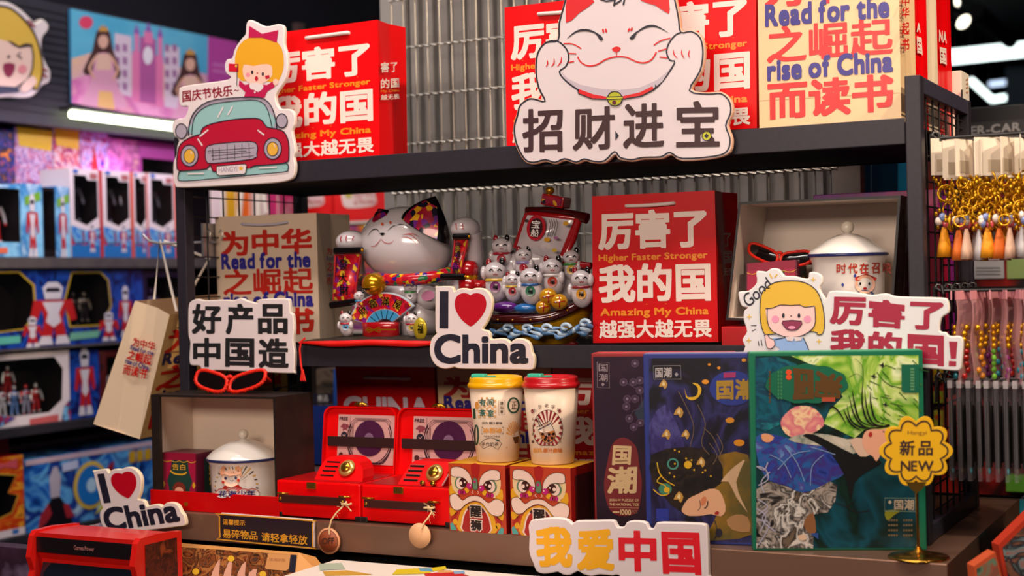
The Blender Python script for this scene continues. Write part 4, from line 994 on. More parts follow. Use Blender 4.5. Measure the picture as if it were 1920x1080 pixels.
# sail
Pl = PY(YB-.01); b = MB(); a_, c_, d_, e_ = [Pl.at(*q1(*p)) for p in ((418, 225), (735, 262), (630, 520), (345, 440))]
vs = []; N = 12
for j in range(N+1):
    for i in range(N+1):
        u, v = i/N, j/N; p = a_.lerp(c_, u).lerp(e_.lerp(d_, u), v); p.y -= .022*math.sin(u*math.pi)*math.sin(v*math.pi*.8+.3); vs.append(p)
b.add(vs, [(j*(N+1)+i, j*(N+1)+i+1, (j+1)*(N+1)+i+1, (j+1)*(N+1)+i) for j in range(N) for i in range(N)], PORC, True)
b.add([v+Vector((0, .004, 0)) for v in vs], [(j*(N+1)+i, (j+1)*(N+1)+i, (j+1)*(N+1)+i+1, j*(N+1)+i+1) for j in range(N) for i in range(N)], PORC, True)
edge = [vs[j*(N+1)] for j in range(N+1)]; b.tube(edge, .0035, PRED, 8); b.tube([vs[j*(N+1)+N] for j in range(N+1)], .0065, PRED, 8); b.tube(vs[:N+1], .004, PRED, 8)
Pq = PY(YB-.034); b.poly(Pq, [q1(*p) for p in ell(475, 318, 58, 80, rot=8)], mat('#b01020', .25, coat=.4), .0); b.poly(Pq, [q1(*p) for p in ell(475, 318, 40, 60, rot=8)], mat('#3a1016', .25), .0006)
b.text(Pq, '宝', [q1(452, 270), q1(505, 275), q1(498, 322), q1(447, 318)], mat('#e8e0dc'), .0012, .012, 30); b.text(Pq, '船', [q1(447, 325), q1(497, 328), q1(490, 375), q1(442, 370)], mat('#e8e0dc'), .0012, .012, 30)
for x, y, r_, h in ((650, 290, 18, '#c9930f'), (535, 390, 20, '#c9930f'), (590, 380, 14, '#9a5a8a'), (410, 275, 14, '#2a2220'), (580, 455, 16, '#b89a30')): b.poly(Pq, [q1(*p) for p in ell(x, y, r_, r_*.7, n=12)], mat(h, .3, coat=.4), -.004)
for x in (560, 575, 590, 605): b.line(Pq, [q1(x-20, 370), q1(x, 300), q1(x-12, 265)], 1.2, mat('#3a3836', .3), -.002, 2)
b.build('sail', t)
b = MB(); b.tube([Pl.at(*q1(415, 212)), Pl.at(*q1(560, 215)), Pl.at(*q1(700, 235)), Pl.at(*q1(790, 262))], 0, mat('#3d0b0a', .15, coat=.7), 12, radii=[20*s, 24*s, 22*s, 30*s])
b.tube([Pl.at(*q1(740, 260)), Pl.at(*q1(700, 390)), Pl.at(*q1(632, 525)), Pl.at(*q1(700, 540)), Pl.at(*q1(812, 552))], 20*s, PRED, 10)
b.build('mast', t)
b = MB(); fb = Pl.at(*q1(598, 155)); b.box(fb, (135*s, .03, 62*s), PRED, bev=.003, R=Matrix.Rotation(.22, 3, 'Y')); b.box(fb+Vector((0, -.0155, 0)), (115*s, .002, 44*s), FLORAL2, R=Matrix.Rotation(.22, 3, 'Y'))
b.blob(Pl.at(*q1(560, 90)), (26*s, 26*s, 22*s), PGOLD, n=14); b.build('lantern', t)
b = MB(); b.blob(PY(YB+.012).at(*q1(330, 620)), (150*s, .03, 150*s), PORC, n=20); b.blob(PY(YB+.012).at(*q1(600, 640)), (190*s, .03, 130*s), PORC, n=20); b.blob(PY(YB+.01).at(*q1(480, 520)), (130*s, .03, 90*s), PORC, n=18); b.build('white_mound', t)
for i, (x, y, sz, bb_, sf, lk) in enumerate(((262, 430, 24, '#a01228', '#a01228', 1), (225, 585, 28, '#7a2a6a', '#c9a030', -1), (398, 490, 22, '#a01228', '#8a7ab0', 0), (440, 618, 26, '#2a6a4a', '#2a5a9a', 1), (575, 560, 26, '#a83018', '#d0c8c8', -1), (752, 632, 27, '#c98a18', '#8a1c28', 1), (330, 640, 20, '#a01228', '#c9a030', 1), (690, 500, 22, '#c9a030', '#3a8a3a', -1))):
    small_cat(t, PY([YB-.01, YB-.03, YB-.02, YB-.046, YB-.03, YB-.036, YB-.034, YB-.01][i]), *q1(x, y), sz*1.22, mat(bb_, .25, coat=.4), scarf=sf, look=lk)
for x, y, r_ in ((550, 740, 52), (618, 772, 48), (520, 805, 44)):
    b = MB(); Pb_ = PY(YB-.05); c_ = Pb_.at(*q1(x, y)); b.blob(c_, (r_*s, .012, r_*s*.9), mat('#c98e12', .2, .2, coat=.5), n=16); El = Ellip(c_, (r_*s, .012, r_*s*.9))
    b.line(El, [q1(x-.7*r_, y+.1*r_), q1(x, y), q1(x+.7*r_, y-.1*r_)], 1.8, PRED, .0008, 3); b.line(El, [q1(x, y-.7*r_), q1(x, y), q1(x, y+.7*r_)], 1.8, PRED, .0008, 3); b.blob(c_+Vector((0, -.012, 0)), (6*s, .003, 6*s), PORC, n=8)
    b.build('gold_bundle', t)
b = MB(); b.blob(PY(YB-.04).at(*q1(285, 805)), (80*s, .014, 32*s), mat('#5a1a7a', .2, coat=.5), n=16); b.blob(PY(YB-.043).at(*q1(410, 812)), (68*s, .014, 28*s), mat('#1c62a8', .2, coat=.5), n=16); b.build('cloth_bundle', t)
b = MB(); b.tube([PY(YB).at(*q1(130, 560)), PY(YB).at(*q1(130, 500))], 26*s, mat('#1a2a12', .3), 10); b.blob(PY(YB-.03).at(*q1(145, 672)), (38*s, .02, 34*s), PRED, n=14); b.build('barrel', t)

# ---- opened presentation box on its side with mug, sunglasses and small theatre box
def theatre_box(t, P, fr, sideq, topq, rect):
    """small box printed with stage curtains: fr front quad"""
    b = MB(); V = [P.at(*p) for p in fr]; dep = sideq; off = Vector((0, dep, 0)); B_ = [v+off for v in V]; CB = mat('#5c0f2c', .4); GR = mat('#173d36', .4)
    b.add(V+B_, [(0, 1, 2, 3), (1, 5, 6, 2), (0, 4, 7, 3), (0, 1, 5, 4), (3, 2, 6, 7), (4, 5, 6, 7)], CB)
    f = bil(fr)
    F2 = lambda *pts: [f(*p) for p in pts]
    b.poly(P, F2((.04, .14), (.96, .14), (.96, 1), (.04, 1)), GR, .0004)
    CU_ = mat('#a3123f', .4); GO = mat('#d9a52c', .35)
    b.poly(P, F2((.03, .14), (.28, .14), (.24, .4), (.14, .62), (.2, .8), (.17, 1), (.03, 1)), CU_, .0008); b.poly(P, F2((.97, .14), (.74, .14), (.78, .4), (.88, .62), (.8, .8), (.84, 1), (.97, 1)), CU_, .0008)
    b.line(P, F2(*[(.02+.96*i/16, .17+.035*abs(math.sin(i*math.pi/4))) for i in range(17)]), 1.3, GO, .0012)
    b.poly(P, F2((.03, .0), (.97, .0), (.97, .16), (.03, .16)), mat('#8f0f34', .4), .0006)
    b.line(P, F2((.24, .4), (.36, .46), (.6, .47), (.72, .42)), 3, GO, .0012, 3)
    b.text(P, '告白', F2((.3, .24), (.68, .24), (.68, .38), (.3, .38)), GO, .0012, .01, 24)
    b.poly(P, F2(*ell(.5, .8, .19, .16, n=18)), mat('#7a2a20', .4), .0012); b.poly(P, F2(*ell(.5, .85, .13, .1, n=18)), mat('#e6a488', .4), .0016); b.poly(P, F2((.34, 1), (.38, .93), (.62, .93), (.66, 1)), mat('#8a3a30', .4), .0014)
    for u in (.45, .55): b.poly(P, F2(*ell(u, .86, .012, .02, n=8)), INK, .002)
    for u in (.05, .93): b.poly(P, F2((u-.05, .7), (u, .62), (u+.05, .7), (u, .78)), GO, .0014)
    # curtain print on the side
    xs_ = V[1].x+.0006; y0 = V[1].y; z1 = V[1].z; z0_ = V[2].z; g = lambda u, v: Vector((xs_, y0+dep*u, z1+(z0_-z1)*v))
    b.add([g(.3, .12), g(.97, .12), g(.97, .98), g(.3, .98)], [(0, 1, 2, 3)], mat('#14302f', .4))
    b.textf(lambda x, y: g(.5+.3*x, .75-.5*y)+Vector((.0005, 0, 0)), '舞', GO, .01, 20)
    return b.build('box_body', t)
def sunglasses(t, p, q_, sc, tilt, name='frame', rot=0):
    """knitted-look sunglasses standing on their lower rims; p left hinge, q_ right hinge"""
    FR = noisemat('beaded_red_frame', ['#a50c08', '#e0250c', '#c01508'], scale=300, rough=.35); LN = mat('#120a0c', .06, coat=1)
    ax = (q_-p); L = ax.length; ax.normalize(); up = tilt.normalized(); nrm = ax.cross(up).normalized()
    if nrm.y > 0: nrm = -nrm
    for cx_, nm in ((.25, 'lens'), (.76, 'lens')):
        b = MB(); ps = []
        for i in range(24):
            a = 2*math.pi*i/24; rx = .215*L*(1+.07*math.cos(2*a)); rz = .135*L*(1-.12*math.sin(a))
            x = math.copysign(abs(math.cos(a))**.62, math.cos(a))*rx; z = math.copysign(abs(math.sin(a))**.62, math.sin(a))*rz*(.95 if math.sin(a) > 0 else .8)+(.055*L*(x/rx)*(1 if cx_ > .5 else -1))
            ps.append(p+ax*(cx_*L+x)+up*(z+.14*L))
        c_ = sum(ps, Vector())/24; b.add([c_+nrm*.002]+ps, [(0, 1+i, 1+(i+1) % 24) for i in range(24)], LN, True)
        b.add([c_-nrm*.001]+[v-nrm*.001 for v in ps], [(0, 1+(i+1) % 24, 1+i) for i in range(24)], LN)
        b.build(nm, t)
        b = MB(); b.tube(ps, sc, FR, 8, closed=True)
        for i in range(0, 24):
            v = ps[i]; b.blob(v+(v-c_).normalized()*sc*.6, (sc*.75, sc*.75, sc*.75), FR, n=6)
        b.build('rim', t)
    b = MB(); m0 = p+ax*L*.46+up*.18*L; b.tube([m0, m0+ax*.04*L+up*.02*L, m0+ax*.08*L], sc*1.1, FR, 8); b.build('bridge', t)
    for e, s_ in ((0.02, 1), (.98, -1)):
        h = p+ax*L*e+up*.2*L; b = MB(); b.tube([h, h-nrm*.02+ax*.0*s_, h-nrm*.028+ax*L*.35*s_-up*.04*L, h-nrm*.03+ax*L*.6*s_-up*.12*L], sc*1.0, FR, 8); b.build('temple', t)

k = K(1340, 340, 3); q1 = lambda x, y: k((x, y))[0]
YX = .055; P = PY(YX); BXK = mat('#120d0e', .45); BXI = mat('#d9cbbd', .6)
FQ = [(1385, 379), (1689, 366), (1672, 608), (1361, 600)]
t = thing('presentation_box', 'opened black presentation box with cream inside, lying on the right of the middle shelf', 'box', tuple(P.at(1520, 640)))
tl, tr, br, bl = [P.at(*p) for p in FQ]; dep = Vector((0, .125, -.0))
def shell(b, V, dep, th, mo, mi):
    c = sum(V, Vector())/4; I = []
    for i, v in enumerate(V):
        a = (V[(i+1) % 4]-v).normalized(); e = (V[i-1]-v).normalized(); I.append(v+(a+e)*th)
    O2 = [v+dep for v in V]; I2 = [v+dep-dep.normalized()*th for v in I]
    al = V+I+O2+I2
    b.add(al, [(i, (i+1) % 4, 4+(i+1) % 4, 4+i) for i in range(4)]+[(i, (i+1) % 4, 8+(i+1) % 4, 8+i) for i in range(4)]+[(8, 9, 10, 11)], mo)
    b.add(al, [(4+i, 4+(i+1) % 4, 12+(i+1) % 4, 12+i) for i in range(4)]+[(12, 13, 14, 15)], mi)
b = MB(); shell(b, [tl, tr, br, bl], dep, .0035, BXK, BXI); b.build('box_shell', t)
fl_z = (bl.z+br.z)/2+.0035
t = thing('red_gift_box', 'flat red box lying under the black presentation box on the middle shelf', 'box', (P.at(1520, 640).x, YX, ZS))
b = MB(); x0 = PY(.045).at(1352, 600).x; x1 = PY(.045).at(1690, 640).x; b.bb((x0, .045, ZS+.0005), (x1, .21, min(bl.z, br.z)-.0015), mat('#b80812', .35), .001); b.build('box_body', t)
# theatre box, sunglasses
Pt = PY(.075); fr = [(1399, 494), (1494, 487), (1498, 596), (1398, 596)]
t = thing('theatre_printed_box', 'small box printed with red stage curtains inside the black presentation box, middle shelf', 'box', tuple(Pt.at(1450, 596)))
theatre_box(t, Pt, fr, .045, None, None)
t = thing('sunglasses', 'dark red framed sunglasses lying on the small curtain-printed box of the middle shelf', 'sunglasses', tuple(Pt.at(1450, 488)))
sunglasses(t, PY(.085).at(1399, 486), PY(.085).at(1520, 505), .0022, Vector((0, .5, 1)))
# mug
def enamel_mug(t, cx, cy, z0, z1, r, txt=None):
    """enamel mug with flared rim, dark blue rim line, domed lid with a ball knob"""
    EN = mat('#e2dcd6', .15, coat=.7); RIM = mat('#232a5c', .3)
    h = z1-z0; b = MB(); b.lathe((cx, cy, z0), [(0, 0), (r*.86, 0), (r*.9, .003), (r*.93, h*.5), (r*.95, h*.88), (r*1.02, h*.97), (r*1.05, h), (r*1.03, h+.0015), (r*.93, h*.97), (r*.9, h*.1), (0, h*.1)], EN, 48)
    b.lathe((cx, cy, z0), [(r*1.045, h-.0022), (r*1.062, h), (r*1.045, h+.0022)], RIM, 48); return b, EN
cxm = PY(.095).at(1590, 480); r = 70*ppm(PY(.095), 1590, 500); zt = PY(.095).at(1590, 478).z
t = thing('enamel_mug', 'white lidded enamel mug with red characters inside the black box of the middle shelf', 'mug', (cxm.x, .095, fl_z+.001))
b, EN = enamel_mug(t, cxm.x, .095, fl_z+.001, zt, r)
Cn = Cone((cxm.x, .095), r*.9, fl_z, r*.955, zt)
for i, ch in enumerate('时代在召唤'): ptext(b, Cn, ch, [(1568+i*22, 494-i*.5), (1587+i*21, 494-i*.5), (1587+i*21, 513), (1568+i*22, 513)], mat('#a8301c', .3), .001, .02, 26)
b.poly(Cn, ell(1622, 533, 19, 17), mat('#e8b49a', .3), .0012); b.poly(Cn, [(1603, 520), (1624, 513), (1644, 521), (1642, 526), (1604, 526)], mat('#b3281c', .3), .0018); b.poly(Cn, ell(1622, 552, 17, 8), mat('#3f5f9a', .3), .0010)
for x in (1613, 1630): b.poly(Cn, ell(x, 532, 2, 3, n=8), INK, .0018)
b.poly(Cn, ell(1622, 541, 4, 2.5, n=8), MRED, .0018)
for x, y in ((1580, 534), (1603, 517)): b.poly(Cn, [(x-3, y), (x, y-4), (x+3, y), (x, y+4)], mat('#2c3a8c', .3), .001)
b.build('mug_body', t)
b = MB(); b.lathe((cxm.x, .095, zt+.002), [(r*1.04, 0), (r*1.0, .004), (r*.85, .009), (r*.55, .02), (r*.3, .026), (r*.1, .028), (r*.08, .03), (0, .03)], EN, 44); lo_ = b.build('lid', t)
b = MB(); b.blob((cxm.x, .095, zt+.0385), (.0095, .0095, .009), mat('#e6dccb', .2, coat=.5), n=18); b.build('knob', lo_)
# magenta box and tall blue boxes behind
t = thing('magenta_box', 'magenta box lying behind the black presentation box on the middle shelf', 'box', (1.12, .27, ZS))
Pm = PY(.22); a_ = Pm.at(1525, 372); b = MB(); b.bb((a_.x, .22, ZS+.0005), (W-.024, .325, Pm.at(1600, 362).z), noisemat('magenta_foil', ['#8a0a3c', '#7a2a8a', '#a00a30'], scale=14, rough=.3, stretch=(1, 1, .2)), .001); b.build('box_body', t)
# ================================================================== base deck, left to right
# ---- opened presentation box in its red tray
YT = -.100; P = PY(YT+.004); LIDB = noisemat('dark_brown_box_board', ['#1a1210', '#241a16'], scale=40, rough=.5)
lx = P.at(283, 741).x; rx = P.at(515, 743).x; zt_ = P.at(400, 742).z; TRH = PY(YT).at(400, 925).z
t = thing('presentation_box', 'opened dark brown presentation box, cream inside, standing at the left of the base deck', 'box', ((lx+rx)/2, YT, 0))
b = MB(); V = [Vector((lx, YT+.004, zt_)), Vector((rx, YT+.004, zt_)), Vector((rx, YT+.004, .002)), Vector((lx, YT+.004, .002))]
shell(b, V, Vector((0, .102, 0)), .0035, LIDB, mat('#dcc8b4', .6)); b.bb((lx, YT+.0035, TRH), (lx+.0165, YT+.010, zt_), LIDB); b.build('box_shell', t)
b = MB(); RT_ = mat('#c40004', .4, spec=.3); b.bb((lx-.003, YT, .0005), (rx+.006, YT+.0035, TRH), RT_, .0008); b.bb((lx-.003, YT+.0035, .0005), (lx-.0005, YT+.10, TRH), RT_); b.bb((rx+.0035, YT+.0035, .0005), (rx+.006, YT+.105, TRH), RT_)
b.disc(PY(YT), 349, 945, 4, mat('#b07018', .3, .6), .0004); b.build('red_tray', t)
fz = .0058
Pt = PY(YT+.022); q0 = K(270, 680, 3); fr = q0((105, 505), (297, 530), (296, 742), (104, 736))
zb = .006
t = thing('theatre_printed_box', 'small box printed with red stage curtains beside the mug in the left presentation box', 'box', tuple(Pt.at(335, 925)))
fr2 = [q0((105, 505))[0], q0((297, 512))[0], q0((297, 790))[0], q0((104, 783))[0]]
P1 = Pt; V = [P1.at(*p) for p in fr2]
# keep its base on the box floor
b_ = MB()
theatre_box(t, Pt, [(305, 848), (369, 850.5), (369, 936), (305, 932)], .055, None, None)
YM = YT+.053; r = 53*ppm(PY(YM), 455, 860); cxm = PY(YM).at(457, 860).x; zt = PY(YM).at(456, 858).z
t = thing('enamel_mug', 'white lidded mug with a cartoon boy and gold sun rays in the left presentation box', 'mug', (cxm, YM, fz))
b, EN = enamel_mug(t, cxm, YM, fz, zt, r)
Cn = Cone((cxm, YM), r*.9, fz, r*.955, zt); GR_ = mat('#c99a3c', .35)
k = q0; F = lambda *p: k(*p)
for i in range(19):
    a = math.radians(188-i*10.6); c, s_ = math.cos(a), math.sin(a); x0, y0, x1, y1 = 520+38*c, 690-45*s_, 520+124*c, 700-140*s_
    b.poly(Cn, F((x0, y0), (x1-4*s_, y1-4*c), (x1+4*s_, y1+4*c)), GR_ if i % 2 else mat('#3a3430', .4), .0008)
b.poly(Cn, F(*ell(490, 650, 52, 50)), mat('#f0cdb6', .3), .0014); b.poly(Cn, F((432,640),(428,600),(455,572),(495,566),(535,580),(548,612),(550,648),(535,628),(480,640),(455,625)), mat('#d59a78', .35), .0020, 2)
for x, y in ((458, 650), (516, 648)): b.poly(Cn, F(*ell(x, y, 7, 9, n=12)), mat('#2a2a5a'), .0024)
for x, y in ((444, 672), (531, 662)): b.poly(Cn, F(*ell(x, y, 8, 9, n=12)), mat('#c8301c', .4), .0024)
b.line(Cn, F((486, 660), (494, 667), (503, 660)), .9, INK, .0024, 2); b.poly(Cn, F((441,705),(455,690),(490,702),(530,686),(552,704),(545,712),(445,712)), mat('#b5201a', .35), .0018)
for x in (440, 500, 560, 610): b.poly(Cn, F(*ell(x, 735, 38, 26)), mat('#e8e0dc', .3), .0022); b.line(Cn, F(*ell(x, 735, 38, 26, a0=190, a1=350, n=10)), 1.2, mat('#b5201a', .35), .0028)
ptext(b, Cn, '花海少年', F((418,722),(628,716),(628,752),(418,756)), mat('#2a2a6a', .4), .003, .02, 24)
b.build('mug_body', t)
b = MB(); b.lathe((cxm, YM, zt+.0015), [(r*1.04, 0), (r*1.0, .004), (r*.85, .011), (r*.55, .021), (r*.3, .026), (r*.1, .028), (r*.08, .03), (0, .03)], EN, 44)
lo_ = b.build('lid', t); MB().blob((cxm, YM, zt+.038), (.0085, .0085, .008), mat('#e6dccb', .2, coat=.5), n=18).build('knob', lo_)
# sunglasses on top
t = thing('sunglasses', 'red beaded-frame sunglasses lying on the left presentation box', 'sunglasses', tuple(PZ(zt_).at(415, 742)))
zg = zt_+.004; Py = PY(YT+.03)
sunglasses(t, Vector((Py.at(358, 733).x, YT+.03, zg)), Vector((Py.at(477, 733).x, YT+.05, zg)), .0031, Vector((0, .45, 1)))

# ---- two red music-box suitcases with little radios
SR = mat('#e60004', .35, coat=.12, spec=.3); SRD = mat('#a80408', .35); BRN2 = mat('#3a1410', .4); BRS = mat('#b8892c', .22, .9); TWN = mat('#d9b98a', .8)
def suitcase(x0, x1, label, radio_kind, lidpx, tagside):
    yf = -.098; zc = .058; yb = .014
    t = thing('toy_suitcase', label, 'music box', ((x0+x1)/2, yf, 0))
    b = MB(); b.bb((x0, yf, .003), (x1, yb, zc), SR, .003); b.bb((x0+.004, yf+.004, zc-.0005), (x1-.004, yb-.004, zc+.0008), SRD)
    for x in (x0+.004, x1-.004): b.bb((x-.006, yf-.001, .0002), (x+.006, yf+.012, .009), mat('#1c1210', .4), .0015)
    cb = b.build('case_body', t)
    k = lambda u, v: (x0+(x1-x0)*u, v)
    Pf = PY(yf)
    b = MB(); xa, xb_ = x0+.010, x1-.022; zh = .031
    b.box(((xa+xb_)/2, yf-.008, zh), (xb_-xa, .004, .0125), BRN2, bev=.0012)
    ch = b.build('carry_handle', t)
    for x in (xa+.004, xb_-.004):
        b = MB(); b.tube([(x-.006, yf-.001, zh+.007), (x-.006, yf-.009, zh+.008), (x+.008, yf-.009, zh+.008), (x+.008, yf-.001, zh+.007)], .0016, BRS, 6); b.blob((x, yf-.0105, zh), (.003, .0012, .003), BRS, n=8); b.build('handle_ring', ch)
    b = MB(); xl = x0+(x1-x0)*.43; b.box((xl, yf-.0012, zc-.006), (.017, .003, .010), BRS, bev=.0008)
    for i in range(5): b.box((xl-.006+.003*i, yf-.0032, zc-.006), (.001, .001, .007), mat('#4a3a14', .4))
    b.build('latch', cb)
    # open lid
    lz = lidpx; b = MB(); lt = .014; ya = yb+.002; tilt = .012
    n = 9; rad = .015; prof = []
    xs0, xs1 = (.2765, .4160) if radio_kind == 0 else (.4175, .567)
    for cx_, cz_, a0 in ((xs0+rad, lz-rad, 180), (xs1-rad, lz-rad, 90)):
        for i in range(n): a = math.radians(a0-90*i/(n-1)); prof.append((cx_+rad*math.cos(a), cz_+rad*math.sin(a)))
    prof += [(xs1, zc-.001), (xs0, zc-.001)]
    Vf = [Vector((x, ya+tilt*(z-zc)/(lz-zc), z)) for x, z in prof]; m_ = len(prof)
    cen = Vector(((xs0+xs1)/2, 0, (lz+zc)/2)); ins = []
    for v in Vf: ins.append(Vector((cen.x+(v.x-cen.x)*.965, v.y+.0, cen.z+(v.z-cen.z)*.965)))
    ind = [v+Vector((0, .008, 0)) for v in ins]; bk = [v+Vector((0, lt, 0)) for v in Vf]
    al = Vf+ins+ind+bk
    fs = [(i, (i+1) % m_, m_+(i+1) % m_, m_+i) for i in range(m_)]+[(m_+i, m_+(i+1) % m_, 2*m_+(i+1) % m_, 2*m_+i) for i in range(m_)]+[(i, (i+1) % m_, 3*m_+(i+1) % m_, 3*m_+i) for i in range(m_)]
    b.add(al, fs, SR); b.add(ind, [tuple(range(m_))], SR); b.add(bk, [tuple(range(m_))], SR); ld = b.build('lid', t)
    # record card held by a strap
    g = lambda u, v, l=0: Vector((xs0+(xs1-xs0)*u, ya+.0066+tilt*v-l, zc+(lz-zc)*v))
    b = MB(); PKC = mat('#cf9a96', .45); LN_ = mat('#3a1a2c', .5); VIN = mat('#4a1c40', .25, coat=.4)
    b.add([g(.18, .12), g(.95, .12), g(.95, .87), g(.18, .87)]+[g(.18, .12, -.001), g(.95, .12, -.001), g(.95, .87, -.001), g(.18, .87, -.001)], [(0, 1, 2, 3), (0, 1, 5, 4), (1, 2, 6, 5), (2, 3, 7, 6), (3, 0, 4, 7)], PKC)
    asp = (xs1-xs0)/(lz-zc)
    def E_(cx_, cy_, r_, n=36, a0=0, a1=360): return [(cx_+r_*math.cos(math.radians(a0+(a1-a0)*i/n)), cy_+r_*asp*math.sin(math.radians(a0+(a1-a0)*i/n))) for i in range(n)]
    def pf(pts, m, l): b.poly3([g(u, v, l) for u, v in pts], m)
    def ln(pts, w, m, l, cl=False):
        n = len(pts); A = []
        for i in range(n):
            p, q = pts[i-1 if (cl or i) else 0], pts[(i+1) % n if (cl or i < n-1) else n-1]; dx, dy = (q[0]-p[0])*asp, q[1]-p[1]; L = math.hypot(dx, dy) or 1
            A += [g(pts[i][0]-dy/L*w/asp, pts[i][1]+dx/L*w, l), g(pts[i][0]+dy/L*w/asp, pts[i][1]-dx/L*w, l)]
        b.add(A, [(2*i, 2*((i+1) % n), 2*((i+1) % n)+1, 2*i+1) for i in range(n if cl else n-1)], m)
    for j, r_ in enumerate((.345, .322, .30, .28)):
        ln([(.62+min(r_, .30)*math.cos(a)*1.02, .50+r_*asp*math.sin(a)) for a in [math.radians(150+8*i) for i in range(31)] if .5+r_*asp*math.sin(a) > .13], .006, LN_, .0006)
    pf(E_(.62, .52, .205), VIN, .0012); 
    for r_ in (.19, .17, .15, .13, .11): ln(E_(.62, .52, r_), .0022, mat('#5e2b52', .25, coat=.4), .0016, True)
    pf(E_(.62, .52, .062), mat('#7d5a78', .35), .002); ln(E_(.62, .52, .045), .002, mat('#a08098'), .0024, True); pf(E_(.62, .52, .01), INK, .0026)
    for o_ in (0, .018, .034): ln([(.36+o_, .14), (.36+o_, .76-o_), (.42+o_, .82-o_), (.86-o_, .82-o_), (.91-o_, .76-o_)], .0035, LN_, .0006)
    # corner marks and small printed emblems
    b.textf(lambda x, y: g(.195+.12*x, .78+.055*y, .0006), 'FREE', LN_, .03, 24)
    pf([(.21, .68), (.25, .735), (.32, .72), (.335, .68), (.30, .655), (.32, .62), (.28, .645), (.25, .62), (.245, .665)], mat('#8a3a48', .4), .0006)
    pf(E_(.27, .55, .045, 20), INK, .0006); ln([(.25, .56), (.27, .54), (.29, .57)], .006, PKC, .001)
    pf(E_(.235, .25, .03, 16), mat('#4a1c1c', .4), .0006); ln([(.24, .25), (.34, .25)], .006, LN_, .0006); ln([(.345, .14), (.345, .85)], .002, LN_, .0006)
    b.build('record_card', ld)
    b = MB(); c = (g(.05, .46, -.0005)+g(.99, .46, -.0005))/2; b.box(c+Vector((0, -.0025, 0)), ((xs1-xs0)*.93, .003, (lz-zc)*.15), mat('#2a0a0a', .55)); b.build('strap', ld)
    b = MB(); cl = Vector(((xs0+xs1)/2, ya+tilt+.004, lz+.002)); b.tube([cl+Vector((-.011, 0, 0)), cl+Vector((-.006, -.003, .003)), cl+Vector((.006, -.003, .003)), cl+Vector((.011, 0, 0))], .0028, BRS, 8); b.blob(cl+Vector((0, -.003, .002)), (.006, .004, .004), BRS, n=10); b.build('clasp', ld)
    # radio sunk into the case
    b = MB(); rx0 = x0+(x1-x0)*(.36 if radio_kind else .37); w = .108; zr = zc+.040
    if radio_kind == 0: prof = [(0, 0), (.003, .018), (.010, .030), (.022, .034), (.052, .0345), (.072, .033), (.088, .027), (.099, .017), (.104, .006), (.105, 0)]
    else: prof = [(0, 0), (.006, .014), (.014, .030), (.020, .034), (.050, .0345), (.085, .034), (.090, .031), (.089, .012), (.087, 0)]
    yr0 = -.078 if radio_kind == 0 else -.085; lean = .022
    prof = [(x*(.84 if radio_kind == 0 else .9), z) for x, z in prof]
    A = [Vector((rx0+x, yr0+lean*z/.034, zc+z)) for x, z in prof]; B_ = [v+Vector((0, .03, 0)) for v in A]; nn = len(A)
    b.add(A+B_, [tuple(range(nn)), tuple(range(nn, 2*nn))]+[(i, (i+1) % nn, nn+(i+1) % nn, nn+i) for i in range(nn)], SR)
    for i in range(4):
        z = .007+.0065*i; xx = rx0+.010+.0015*i; b.box((xx+.011, yr0+lean*z/.034-.0006, zc+z), (.024, .0012, .0022), mat('#1a0606', .5))
        if radio_kind: b.box((xx+.011, yr0+lean*(z+.002)/.034-.0008, zc+z+.002), (.026, .0008, .0006), mat('#e0a0a0', .2, .6))
    rd_ = b.build('radio', t)
    Rr = Matrix.Rotation(math.radians(90-33), 3, 'X'); dc = Vector((rx0+(.055 if radio_kind == 0 else .060), yr0+lean*.5-.002, zc+.019))
    b = MB(); b.lathe(dc, [(0, -.001), (.0135, -.001), (.014, .001), (.011, .0025), (.0095, .0035), (0, .0035)], mat('#d8a860', .25, .5), 28, Rr)
    b.lathe(dc, [(0, .0035), (.008, .0036), (.0085, .0045), (.007, .006), (0, .0065)], BRS, 24, Rr); b.build('dial', rd_)
    if radio_kind:
        for i in range(2): MB().lathe(Vector((rx0+.046+.018*i, yr0-.001, zc+.0045)), [(0, 0), (.004, 0), (.004, .004), (.003, .005), (0, .005)], BRS, 14, Matrix.Rotation(math.radians(75), 3, 'X')).build('tuning_knob', rd_)
        b = MB(); b.tube([(rx0+.078, yr0+.0, zc+.002), (rx0+.090, yr0+lean*.9-.001, zc+.033)], .0015, mat('#f0b0b0', .2, .6), 8); b.build('antenna', rd_)
    # round swing tag on twine
    return t, xb_, yf, zh
t, xb_, yf, zh = suitcase(.272, .427, 'left red toy suitcase with open record-lined lid, brown round tag hanging in front', 0, PY(.022).at(650, 763).z, 0)
